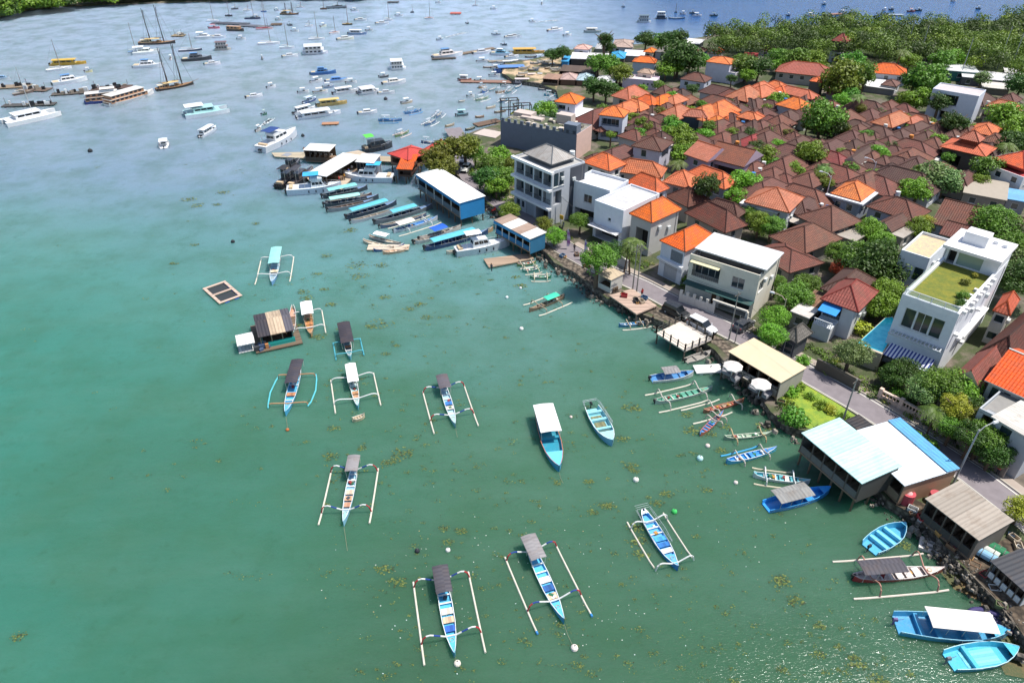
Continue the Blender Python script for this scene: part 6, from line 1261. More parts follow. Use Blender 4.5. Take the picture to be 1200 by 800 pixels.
jukung('outrigger boat with small white canopy and blue deck among the long boats', (461, 273), (513, 257), 'c8ccd4', '4a84c0', B=1.4, can=(-.4, -.05, M('e8e0d8', 'plain'), 1.3), arms=(-.25, .25), half=2.2, fl=(-.5, .45), bands=[WHITE], panels=('4a84c0',), rise=.2)
skiff('cluttered boat with bright blue canopy behind the long teal one', (486, 286), (531, 271), 1.9, 'b8b8b8', '9a9488', 'd0d0d0', .6, can=(-.05, .3, M('1f5cc8', 'plain'), 1.1), name='canopied_skiff', prof='canoe', motor=2, cz=1.9)
LB('longest navy boat with aqua canopy and white stripe by the cabin speedboat', (499, 294), (572, 274), '1c3a6c', '2a4a7c', (-.4, .28, T2, 1.05), B=1.8)
far_boat('k', 543, 291, 48, 12, 'bamboo float log lying along the longest navy boat', 'c8c0b0', 'c8c0b0', cat='float', wf=None, lm=7)
root = far_boat('x', 455, 289, 60, 0, 'pale plank pontoon in the middle of the canoe raft', '8a7a66', 'c8b8a4', wf=2.2, cat='pontoon', lm=8)
for k, (s, b, hc, inn, lb) in enumerate((((426, 284), (462, 293), 'c8b8a0', 'd8ccb8', 'cream hulled canoe at the upper side of the pontoon'), ((433, 279), (470, 288), 'b8b0a8', 'c8bca8', 'pale canoe with white awning at the pontoon'), ((438, 295), (474, 289), '28508c', 'd0d0d0', 'blue and white canoe below the pontoon'), ((449, 298), (479, 293), 'c8a080', 'd8b898', 'tan canoe nearest below the pontoon'))):
    skiff(lb, s, b, 1.1, hc, inn, 'd8d4cc', .45, seats=(.3, .5, .7), prof='canoe', motor=0, name='canoe', group='canoes tied to the plank pontoon', can=(-.3, .1, M('eeeae6', 'plain'), 1.3) if k == 1 else None, cz=1.6)
def cruiser(label, s, b, B, hc, wc, top, motors=2, L2=True, win=True, topc=None, cab=None):
    c, L, a = place2(s, b); root = thing('motor_yacht', label, 'yacht', (*c, 0), a); H_ = M(hc, 'gloss', .4); W2 = M(wc, 'gloss', .4); d = .08*L + .4
    hull(L, B, 'yacht', d + .05, d - .1, 0, 0, -.3).build('hull', [H_, W2, W2, W2], root); x0, x1 = cab or (-.2, .2); cabin(root, x0*L, x1*L, B*.7, d, 1.5, W2)
    if L2: MB().box(((x0 + .1)*L, 0, d + 1.5), (L*.22, B*.6, .5)).build('flybridge', W2, root)
    if topc: canopy(root, (x0 - .12)*L, (x0 + .16)*L, B*.72, d + 2.9, M(topc, 'plain'), zb=d)
    rails(root, L, B, d); MB().box((-L*.42, 0, d), (.8, B*.6, .4)).build('stern_seat', M('c8b090', 'plain'), root)
    for k in range(motors): outboard(root, -L/2, (k - (motors - 1)/2)*.6, .7)
    for k in range(3):
        for sy in (-1, 1): MB().tube([(L*(-.1 + .13*k), sy*(B*.49), .45), (L*(-.1 + .13*k), sy*(B*.49), .95)], .13, 6).build('fender', M('2a3040', 'plain'), root)
    return root
cruiser('large white flybridge yacht with navy sunshade at the cross pontoon', (306, 179), (348, 158), 4.2, 'e0e0e4', 'e4e4e4', 1, topc='24417c')
cruiser('white boat with light blue covers at the tip of the jetty', (337, 227), (401, 222), 3.4, 'ccd4e0', 'dce4ea', 1, topc='3aa4e0', cab=(-.05, .22))
cruiser('white catamaran style boat with blue canopies behind the long boats', (461, 212), (405, 211), 3.4, 'd0d8e4', 'e0e4e8', 1, topc='3ab0e8', cab=(-.15, .25))
cruiser('white cabin speedboat with twin covered outboards by the landing stage', (534, 299), (597, 288), 2.7, 'ccd0d8', 'dde0e4', 1, motors=2, L2=False, cab=(-.2, .15), topc='dcdce0')
BK = '1c1c22'
cruiser('black boat with three outboards alongside the jetty', (327, 222), (352, 204), 2.6, BK, '2c2c32', 1, motors=4, L2=False, topc='2a2a30')
cruiser('black boat with grey hardtop above the three outboard one', (333, 203), (352, 192), 2.4, BK, '34343a', 1, motors=2, L2=False, topc='8a8f98')
cruiser('slim black speedboat squeezed against the jetty pontoon', (340, 224), (368, 203), 2.2, BK, '3a3438', 1, motors=3, L2=False, topc='3c3c44')
cruiser('black cargo boat with lime green roof behind the kiosk', (426, 178), (460, 172), 3.6, BK, '2a2c30', 1, motors=0, L2=False, topc='58c848', cab=(-.3, .3))
for s, b, hc, inn, lb in (((606, 312), (628, 309), '6a8a4c', 'b8704c', 'green and orange canoe nearest the landing stage'), ((612, 319), (634, 316), '4a9a88', '6aa890', 'teal green canoe in the middle of three'), ((621, 326), (646, 326), '3c8a68', '58a080', 'dark green canoe farthest from the landing stage')):
    jukung(lb, s, b, hc, inn, B=.8, arms=(-.3, .3), half=1.3, fl=(-.45, .45), bands=[M('c0b8a0', 'plain')], panels=('8a9a80',), motor=False, rise=.1, name='outrigger_canoe', group='small canoes by the landing stage', fb=.4)
for px, py, lp, an, hc, c2, lb in ((457, 140, 22, 0, '3f84b8', '4a90c8', 'bright blue outrigger boat with bent dark canopy, lower of the far pair'), (484, 130, 18, 12, '3a74a8', '4a90c8', 'blue outrigger boat with grey canopy, upper of the far pair'), (504, 143, 18, 25, '3a6a98', 'dcdcdc', 'blue and white outrigger boat with wide white floats'), (514, 134, 16, 40, '5a7a9c', 'c8ccd0', 'greyish blue outrigger boat behind the wide floated one'),
        (471, 156, 18, 20, '6a8a58', 'd8c8c0', 'green and white outrigger canoe off the olive trees'), (565, 115, 16, 15, '7a9a80', 'd0d4d0', 'pale green outrigger canoe off the unfinished building'), (568, 106, 9, 25, '2f68b0', 'b8c0c8', 'short deep blue outrigger canoe by the far pier'), (590, 117, 14, 30, '4a80a8', 'c8ccd0', 'blue outrigger canoe before the scaffolding frame'),
        (597, 106, 16, 35, '3f7a88', 'c8ccd0', 'teal outrigger canoe below the long blue boat'), (565, 101, 9, 15, '9a7a58', 'c8c0b0', 'tan outrigger canoe below the far pier'), (586, 107, 9, 5, 'b08868', 'd8d4cc', 'pinkish tan canoe right of the deep blue one'), (503, 166, 16, -5, '3a5a88', 'c8ccd0', 'navy outrigger boat behind the red restaurant roof'),
        (646, 111, 14, -5, '48a0b8', 'c8d4d8', 'turquoise canoe under the boatyard huts'), (648, 117, 12, 10, '5a6a88', 'c8ccd0', 'slate canoe beneath the turquoise one')):
    far_boat('k', px, py, lp, an, lb, hc, c2, group='outrigger boats off the village shore', mast=1, lm=lp / scale_at(py) * 1.25)

# ------------------------------------------------------------------ far moorings
G1 = 'boats moored across the outer bay'
FB = [ # kind, px, py, length px, heading, hull, second colour, label, extra
 ('m',3,91,16,0,'e0e4e8','8ab0d0','white blue striped yacht cut by the frame edge above the barges',{}),
 ('p',10,101,44,3,'6a5a50','8a7a66','long brown barge with pale cover at the frame edge',{'wf':4}),
 ('p',40,104,34,-2,'3a3a3e','6a5a50','broken dark raft with pale posts beside the brown barge',{'wf':4}),
 ('p',34,122,54,2,'23262a','4c4a48','long black raft of net pens above the big white catamaran',{'wf':3}),
 ('s',27,108,6,10,'6a5a50','8a7a66','leaning thin masted hulk between the two brown rafts',{'mast':12,'lm':6}),
 ('c',37,138,50,12,'e6e6e6','ececec','big white sailing catamaran at the left edge',{'mast':19,'wf':6.5}),
 ('s',69,80,24,8,'e4e4e8','e8e8e8','white sloop with thin mast beside the yellow boat',{'mast':16}),
 ('o',80,74,36,3,'c89a20','d8b030','yellow double decked tour boat',{}),
 ('m',82,95,33,8,'e4e6e8','e8e8e8','white flybridge yacht alone below the yellow boat',{}),
 ('b',104,83,7,5,'d8d0a0','e0e0d8','tiny cream boat right of the yellow one',{}),
 ('p',89,108,48,4,'3a3a3e','5c554e','long dark raft reaching toward the blue hulled ferry',{'wf':3}),
 ('p',131,102,40,3,'2e3034','5c4a44','dark cluttered raft behind the two ferries',{'wf':4}),
 ('f',126,117,44,6,'24408a','e6e2da','blue hulled two deck ferry with white sunshade',{}),
 ('f',153,115,50,16,'e4e0dc','dcd8d0','white hulled two deck ferry with row of dark openings',{}),
 ('y',184,50,38,2,'2a2826','d8c8a0','black hulled two masted schooner near the top',{'mast':26}),
 ('p',209,41,13,0,'4a4a44','8a7a60','small brown raft right of the top schooner',{'wf':4}),
 ('s',158,60,14,6,'c8d0d8','5a80b0','white sailboat left of the pair of catamarans',{'mast':17}),
 ('c',171,61,26,4,'dce0e0','e4e8e4','white catamaran beneath the black schooner',{'mast':0}),
 ('m',174,77,31,2,'e4e6ea','e8e8ea','white motor yacht between the two schooners',{}),
 ('b',200,68,8,60,'e0e0e0','e4e4e4','tiny white boat right of the white motor yacht',{}),
 ('s',223,58,24,3,'2c3c54','b8bcc4','dark blue cabin sailboat with short mast',{'mast':10}),
 ('m',231,69,30,4,'2e3238','5a5e66','sleek dark grey motor yacht',{}),
 ('c',240,43,18,2,'dce0e4','e4e6ea','white catamaran left of the twin, near the top',{'mast':0}),
 ('m',256,43,16,0,'e4e6ea','e8e8ea','small white yacht right of its twin catamaran',{}),
 ('m',249,74,16,5,'e0e0e4','e4e4e4','small white motorboat below the dark grey yacht',{}),
 ('h',261,57,17,3,'b8b4ac','6a3c30','two deck houseboat in brown and white',{}),
 ('b',251,32,12,0,'c86a78','d89098','red pink motorboat above the twin catamarans',{}),
 ('s',249,24,13,0,'e4e6ea','e8e8ea','white masted yacht nearest above the dark pier',{'mast':14}),
 ('x',270,27,42,-2,'3a3e48','4a4e58','long dark floating breakwater with net pens',{'wf':4}),
 ('x',297,30,36,-3,'3a3e48','5a5e68','dark floating breakwater continuing toward the centre',{'wf':4}),
 ('f',276,35,20,-3,'40342c','b88a60','dark boat with orange deck by the breakwater',{}),
 ('s',268,18,8,0,'30343c','50545c','small dark sloop near the top edge',{'mast':11}),
 ('s',296,21,17,0,'2a3a58','3c4a60','navy hulled tall masted sloop near the top edge',{'mast':16}),
 ('y',205,101,38,10,'241f1c','b08a60','brown decked two masted schooner with tall dark masts',{'mast':25}),
 ('c',242,131,44,8,'dfe4e8','a8d0d0','large white and teal power catamaran below the brown schooner',{'mast':0}),
 ('o',244,154,21,30,'d8dce4','e4e6e8','white covered day boat below the large power catamaran',{}),
 ('b',192,168,11,88,'dcdce0','e8e8e8','white speedboat seen from astern in open water',{'wf':2.6,'lm':6}),
 ('m',298,112,16,8,'e0e2e6','e8e8ea','white cruiser near the big open water gap',{}),
 ('s',309,13,6,0,'4a78b0','c8ccd0','blue dinghy sailboat at the top',{'mast':9}),('b',325,12,5,0,'d8d8dc','e0e0e0','white speck of a motorboat at the top edge',{}),
 ('b',301,20,8,0,'d8d8dc','c8c4c0','white motorboat beside the navy tall masted sloop',{}),('y',339,16,20,0,'3a3634','a8906c','brown schooner with short masts at the top',{'mast':10}),
 ('s',310,33,18,2,'c8b8b4','b84848','red trimmed white sloop right of the breakwater',{'mast':17}),('x',324,28,12,2,'3a3e44','5a4c40','dark work raft above the red trimmed sloop',{'wf':4}),
 ('b',340,29,5,0,'4a5058','60666c','dark dinghy right of the work raft',{}),('b',327,23,6,0,'c8ccd0','e0e0e0','pale dinghy above the work raft',{}),
 ('s',315,50,23,3,'dfe2e6','e6e6e8','white catamaran sailboat left of the tiered yacht',{'mast':15}),('s',336,55,16,2,'dfe2e6','dde8ea','white sloop just left of the big tiered yacht',{'mast':15}),
 ('m',340,65,16,5,'dfe2e6','e6e6e8','small white yacht under the left sloop',{}),('h',369,61,27,3,'d0d4dc','dcdcdc','big tiered white excursion boat with pale purple hull',{'wf':6}),
 ('b',307,68,6,80,'2a3c58','c8ccd0','dark blue hulled boat seen from astern',{}),('s',371,45,17,3,'d8dce0','e2e2e2','white sloop above the tiered excursion boat',{'mast':17}),
 ('b',379,30,7,10,'d8dccc','e2e2e2','cream boat above the upper white sloop',{}),('s',392,38,12,10,'d8d8dc','c8a8a0','white fishing boat with red rail and mast',{'mast':11}),
 ('s',407,28,11,0,'38342c','c8a860','dark hulled yellow cabined sloop',{'mast':14}),('x',394,8,22,2,'2a3440','3c4a58','dark steel barge at the top centre-left',{'wf':5}),
 ('s',379,10,7,0,'5a4438','7a6450','brown old sloop left of the steel barge',{'mast':14}),('o',419,39,20,0,'7a94b8','e4e6ea','blue and white ferry boat with long cabin',{}),
 ('m',405,45,18,5,'d8d8c8','e4e4e0','cream trimmed cruiser below the blue and white ferry boat',{}),('m',423,23,13,0,'dfe2e6','e6e6e8','white yacht above the blue and white ferry boat',{}),
 ('m',448,27,14,0,'e4e6ea','ececec','bright white yacht with pale hull in upper centre',{}),('s',455,23,10,2,'c8ccd0','e0e0e0','tall masted sloop just right of the bright yacht',{'mast':17}),
 ('b',468,18,8,0,'e0e2e6','e6e6e8','small white boat right of the tall masted sloop',{}),('s',483,14,4,0,'4a5058','70767c','dark speck of a sloop in upper centre',{'mast':6}),
 ('s',503,21,10,0,'e0e2e6','d8a888','white sloop with thin mast alone in upper centre',{'mast':12}),('b',514,3,5,0,'d8dce0','e0e0e0','white speck boat at the top edge centre',{}),
 ('x',534,15,12,0,'a03838','b06058','red work barge alone in upper centre',{'wf':4}),('b',579,10,6,0,'d8dce4','e0e0e0','white cabin boat right of the red barge',{}),
 ('s',557,6,6,0,'c8ccd0','e0e0e0','distant sloop above the red barge',{'mast':10}),('x',461,2,12,0,'3a3e48','50545c','dark flat barge at the very top',{'wf':4}),
 ('b',516,46,7,5,'a8b8c8','dcdce0','speedboat trailing a curved wake',{}),('b',548,27,3,0,'5a646c','6c767c','dark speck dinghy below the red barge',{}),('b',582,40,9,0,'9aa8b4','c8ccd0','grey launch in the channel',{}),
 ('b',591,52,6,0,'2f4a58','4a6470','dark launch right above the moored yacht pier',{}),('m',599,43,13,0,'e4e6ea','ececec','white yacht at the channel edge above the boatyard',{}),('m',603,42,8,0,'d8dce0','e0e0e0','second small yacht touching the channel edge one',{}),
 ('b',303,151,7,30,'b8b4ac','e4e4e4','white boat trailing a short wake left of the yacht pier',{}),('b',310,133,5,10,'3a6a58','8aa8a0','tiny green dinghy above the white wake boat',{}),
 ('b',318,101,9,10,'dfe2e6','ececec','small white speedboat in the empty middle water',{}),('m',379,85,27,3,'2f68a8','4a80b8','bright blue cabin cruiser in the middle group',{}),
 ('b',371,94,13,12,'dcdee2','e6e6e8','white speedboat under the bright blue cruiser',{}),('m',395,94,24,4,'dcdee2','5a90d0','white cruiser with blue flybridge canopy',{}),
 ('b',376,107,15,6,'dcdee2','e6dfd0','cream topped speedboat in the middle group',{}),('o',405,107,27,8,'dfe2e6','e6e6e8','white long cabined ferry boat with dark windows',{}),
 ('o',432,107,23,8,'dcdee2','e6e6e8','white twin hulled ferry boat right of the long cabined one',{'wf':4.2}),('m',453,108,13,3,'dcdee2','e6e6e8','small white cruiser right of the twin hulled boat',{}),
 ('h',466,79,18,3,'e4e6e8','ececec','tall white houseboat in the middle water',{'wf':5}),('b',450,89,10,5,'3a4048','e0e0e0','dark hulled speedboat by the long white cruiser',{}),
 ('m',462,96,25,6,'e0e2e6','e6e2dc','long white open cruiser beneath the tall houseboat',{}),('b',477,119,12,10,'b8a890','e8e8e6','white cabin boat with brown hull line alone in the middle',{}),
 ('m',431,131,20,5,'e0e2e6','ececec','white speed cruiser with black outboards',{}),('b',363,117,16,20,'3a5a94','c8d4e4','blue and white speedboat left of the yellow boat',{}),
 ('o',389,121,32,6,'b89a58','d8bc70','yellow roofed wide tour boat in the middle group',{}),('o',357,129,24,15,'dcdee2','e6e6e8','white yacht stern of the long raft of boats',{}),
 ('o',374,134,46,8,'d8dce4','dfe2e6','longest white passenger boat below the yellow roofed one',{'wf':3.4}),('x',387,144,18,2,'2a3038','b08060','black motor launch with orange seats',{'wf':2}),
 ('o',542,134,13,4,'6a7a80','a8d4d8','boat with pale aqua canopy near the unfinished building',{}),('k',527,146,11,15,'9a8a70','c8bca8','pale small canoe left of the shore barge',{}),
 ('k',562,136,10,5,'8a6a50','c8a888','brown canoe above the shore barge',{}),('k',551,150,12,15,'2a3c2c','4a5a40','dark green canoe at the barge end',{}),
 ('x',571,143,28,12,'4a3c34','6a5444','brown moored barge against the shore frames',{'wf':3}),
 ('m',525,65,34,6,'e4e6ea','e0d8d4','white motor yacht moored at the end of the far pier',{}),('m',565,61,20,5,'e0e2e6','dcdce0','white yacht moored midway on the far pier',{}),
 ('m',588,63,24,-3,'d8dce4','7ab0c8','pale yacht with teal sail cover at the boatyard pier',{}),('x',555,60,52,10,'5a4a40','7a6a5a','long dark pier pontoon with yachts',{'wf':2.4}),
 ('x',520,68,26,3,'3a3634','4c4640','short black pontoon under the end yacht',{'wf':2}),('x',575,95,66,-1,'5a3c34','8a6a5c','long red-brown boat pier with white roofed stern',{'wf':3.2}),
 ('o',545,93,14,-2,'a05048','e8e6e4','white roofed boat at the end of the red-brown pier',{}),('o',603,82,44,2,'3a68b0','5a88c8','long bright blue ferry moored by the sand beach',{'wf':4}),
 ('o',618,61,38,1,'a8842c','d8a838','yellow ferry aground at the boatyard beach',{}),('x',640,82,34,0,'6a6460','8a8480','grey slipway barge beside the long blue ferry',{'wf':5}),
 ('o',614,97,24,0,'2c2c3c','d8c8c4','dark boat with white tarpaulin below the boatyard',{}),('m',643,97,24,3,'d8d4d0','dcd4cc','cluster yacht with cream deck at the boatyard wall',{}),
 ('k',588,72,12,3,'8a9098','c8ccd0','grey canoe drawn up left of the beach',{}),('k',612,70,14,-4,'6a7880','b8c0c4','slate canoe on the beach',{}),('k',640,73,14,3,'b8a890','d8ccb8','cream canoe on the beach',{}),('k',625,75,11,-8,'9a8478','c8b8a8','tan canoe on the beach',{}),
 ('o',596,76,16,2,'c8ccd0','e4e4e6','white boat behind the long blue ferry',{}),('x',584,71,22,3,'7a6a60','8f8578','brown raft at the beach tip',{'wf':2}),('b',633,68,12,0,'4a88c0','b8c8d8','blue boat beneath the yellow aground ferry',{}),
 ('k',637,104,12,0,'5a6470','a8acb0','dark canoe below the boatyard wall',{}),('b',592,100,8,-4,'d8d8d8','e0e0e0','white dinghy under the red-brown pier',{}),
 ('m',603,43,3,0,'e0e0e0','e0e0e0','',{}),
 ('m',651,35,18,5,'e4e6ea','ececec','white flybridge yacht cruising left of the grey roofed ones',{}),('b',665,41,9,5,'e4e6ea','ececec','small white yacht right behind the cruising one',{}),('o',695,37,18,0,'9aa8a4','e0dcd0','long white day boat in the channel',{}),
 ('b',635,4,6,80,'c8ccd0','dcdcdc','pale boat seen end-on at the top centre-right',{}),('h',755,25,15,0,'d8dcdc','4a5a64','white houseboat with dark roof, left of the pair',{}),('h',775,21,12,0,'3a4a58','dcdcdc','dark hulled houseboat with white roof, right of the pair',{}),
 ('k',793,21,18,0,'4a7090','b8c4cc','long blue canoe right of the houseboats',{}),('b',801,16,6,0,'c8ccd0','dcdce0','white dot boat above the long blue canoe',{}),('b',812,15,6,0,'3a4a50','5a6a70','dark boat above the far green point',{}),('b',817,18,10,0,'d0d4dc','dcdce0','pale boat beneath the dark one off the point',{}),
 ('b',837,18,8,0,'34505c','50686c','small dark teal boat off the point',{}),('s',792,14,3,0,'5a6a78','8a98a0','tiny sloop near the long blue canoe',{'mast':7}),('b',624,25,6,0,'dcdce0','e0e0e0','white speedboat with straight wake in the channel',{}),
 ('b',924,18,4,0,'2c4450','485c64','dark speck boat off the woods',{}),('b',950,18,9,0,'d8b0a8','e0d8d4','white and pink boat off the woods',{}),('x',980,16,14,3,'6a5450','8a6a60','brown barge with a red stack off the woods',{'wf':3}),('b',988,15,8,0,'c8ccd0','e0e0e0','white launch beside the brown barge',{}),('b',997,16,7,0,'3a5058','586c70','teal launch right of the brown barge',{}),
 ('x',1046,17,23,0,'3a4a5c','8a98a8','long pale barge off the middle of the woods',{'wf':3}),('b',1037,12,4,0,'c8ccd0','dcdce0','white dot above the long pale barge',{}),('b',1045,11,5,0,'3a4a50','5a6a70','dark dot above the long pale barge',{}),
 ('b',1068,13,8,0,'8a5450','a86a60','red boat off the woods',{}),('b',1077,12,7,0,'2c4450','3c5a64','dark boat right of the red one off the woods',{}),('b',1147,10,5,0,'4a6068','6a7c84','pair of grey specks near the right top edge',{}),('b',966,5,4,0,'4a6068','6a7c84','grey speck boat on the blue horizon water',{}),('b',1118,1,5,0,'c8ccd0','dcdce0','white speck boat at the upper right edge',{}),
 ('b',731,8,3,0,'5a7088','7a8c9c','grey-blue dot boat in the open channel',{}),
]
for kd, px, py, lp, an, hc, c2, lb, ex in FB:
    if lb: far_boat(kd, px, py, lp * 1.06, an, lb, hc, c2, group=G1, **ex)
rng = random.Random(12)
for k, (px, py, lp, an, kd, hc, c2, lb) in enumerate(((566, 71, 14, 4, 'b', 'd8dce0', 'e4e4e4', 'white boat left of the beach canoes'), (574, 78, 16, 2, 'k', '8a8078', 'd0c8c0', 'grey brown canoe off the beach tip'), (582, 80, 12, -3, 'b', 'c8ccd0', 'dcdcdc', 'pale launch off the beach tip'), (600, 66, 16, 5, 'm', 'dcdee2', 'e4e4e6', 'white cruiser left of the aground yellow ferry'),
  (598, 71, 12, 2, 'k', '3a6a9a', 'b8c0c8', 'blue canoe left of the slate beach canoe'), (604, 75, 13, 5, 'o', 'c8ccd4', 'e0e0e0', 'small covered boat behind the blue ferry bow'), (616, 78, 14, -4, 'k', 'c8c0b4', 'e0dcd4', 'whitish canoe on the sand'), (628, 80, 12, 0, 'k', '5a88a8', 'c0c8cc', 'steel blue canoe on the sand'), (648, 78, 14, 3, 'b', 'c8d0d8', 'e4e4e4', 'white launch beside the blue tarpaulin'),
  (622, 66, 14, 2, 'k', '4a4e58', 'a0a4a8', 'charcoal canoe beneath the aground yellow ferry'), (645, 69, 12, 3, 'k', 'a89888', 'd4ccc0', 'sandy canoe by the dark waterfront tree'), (580, 88, 12, 2, 'b', 'd4d8dc', 'e4e4e4', 'white dinghy between pier and blue ferry'), (563, 94, 12, 1, 'b', 'd0c8c4', 'e6e4e2', 'white boat midway on the red-brown pier'), (624, 91, 14, 3, 'o', 'd8d8d8', 'dcc8c0', 'pale covered boat at the boatyard quay'),
  (634, 90, 12, -2, 'b', 'b8bcc4', 'dcdcdc', 'grey launch at the boatyard quay'), (653, 99, 12, 3, 'b', 'd8d0cc', 'e0dcd8', 'cream launch by the pinkish hut'), (600, 93, 10, 0, 'k', '8a5a48', 'c8b8b0', 'rusty canoe right of the red-brown pier'), (577, 104, 12, 20, 'k', '6a8a9a', 'c8ccd0', 'grey blue canoe below the red-brown pier'), (607, 101, 12, 25, 'k', '3a7a98', 'c0c8cc', 'deep teal canoe beneath the white tarpaulin boat'),
  (575, 125, 12, 12, 'k', 'b8a890', 'd8d4cc', 'sand coloured canoe off the timber frames'), (552, 112, 8, 5, 'b', 'e0e0e0', 'e8e8e8', 'tiny white dinghy off the canoe group'), (541, 118, 8, 8, 'k', 'b0b4b0', 'd4d4d0', 'lone thin grey canoe'), (586, 130, 14, 8, 'k', '7a6a58', 'b8b0a4', 'brown canoe hugging the timber frames'),
  (395, 7, 12, 2, 's', '3a4048', '60666c', 'dark sloop touching the steel barge'), (352, 8, 9, 0, 's', 'c8ccd0', 'e0e0e0', 'pale sloop right of the brown schooner'), (290, 12, 10, 2, 's', 'd8dadc', 'e4e4e4', 'white sloop above the floating breakwater'), (283, 45, 9, 3, 'b', 'd8dadc', 'e4e4e4', 'white launch right of the orange decked boat'), (362, 30, 9, 3, 's', 'd8dadc', 'e4e4e4', 'white sloop above the tiered boat'), (433, 35, 8, 2, 'b', 'c8ccd0', 'dcdcdc', 'pale launch below the upper yachts'),
  (356, 107, 12, 6, 'b', 'd4d8dc', 'e0e0e0', 'white speedboat at the left of the middle group'), (412, 96, 12, 4, 'b', 'd4d8dc', 'e0e0e0', 'white speedboat right of the blue flybridge cruiser'), (385, 101, 12, 5, 'b', '8aa0b8', 'dcdfe4', 'grey blue speedboat in the middle group'), (346, 36, 8, 3, 'b', 'd8dadc', 'e4e4e4', 'white launch in the upper crowd of sloops'), (275, 10, 8, 3, 's', '50545c', '70747c', 'grey sloop near the upper edge'), (416, 12, 8, 0, 'b', 'd0d4d8', 'e0e0e0', 'white launch near the steel barge'))):
    far_boat(kd, px, py, lp, an, lb, hc, c2, group=G1)
for k in range(16):
    cl = rng.choice(('8a9098', 'b8a890', '5a7a98', 'c8c8c4', '7a6a5a', '3a6a8a')); px, py = rng.uniform(598, 652), rng.uniform(74, 94)
    far_boat('k', px, py, rng.uniform(8, 13), rng.uniform(-12, 12), 'weathered small canoe drawn up among others on the boatyard sand', cl, rng.choice(('c8ccd0', 'd8ccb8', 'e0e0e0')), group='canoes drawn up on the boatyard sand', z=1.45)
for k, (s_, b_, cl, lb) in enumerate((((384, 240), (436, 230), '5a3030', 'narrow dark red hull between the first two long boats'), ((412, 262), (462, 248), 'a8acb4', 'slim pale hull between the third and fourth long boats'), ((446, 268), (500, 254), '4a5a78', 'slim slate hull below the fourth long boat'), ((396, 236), (428, 230), '2c6a8c', 'short teal hull squeezed by the first long boat'), ((492, 282), (540, 268), 'c8c0b8', 'pale bamboo hull above the longest navy boat'), ((540, 284), (578, 270), 'b8946c', 'tan bowed hull at the striped roof shed'))):
    skiff(lb, s_, b_, 1.1, cl, '9a9084', 'c8c4bc', .6, seats=(.3, .45, .6), prof='canoe', motor=1, name='long_narrow_boat', group='narrow hulls between the long boats')
# wakes
def wake(px0, py0, px1, py1, w_, lb):
    a, b = Vector(G(px0, py0)), Vector(G(px1, py1)); d = (b - a).normalized(); n = Vector((-d.y, d.x)); mb = MB(); r = random.Random(3)
    for k in range(60):
        t = r.random(); p = a.lerp(b, t) + n * (r.gauss(0, .4) * w_ * (.3 + t)); s_ = r.uniform(.1, .45)
        mb.face([(p.x + s_*2*d.x, p.y + s_*2*d.y, .04), (p.x + s_*n.x*.6, p.y + s_*n.y*.6, .04), (p.x - s_*2*d.x, p.y - s_*2*d.y, .04), (p.x - s_*n.x*.6, p.y - s_*n.y*.6, .04)])
    tag(mb.build('wake_foam', M('d8e0e4', 'plain')), lb, 'wake', kind='stuff')
wake(306, 148, 320, 139, 1.2, 'short white wake behind the boat left of the yacht pier'); wake(518, 45, 548, 38, 1.5, 'curved pale wake in the outer bay'); wake(627, 26, 655, 24, 1.2, 'straight pale wake in the channel')

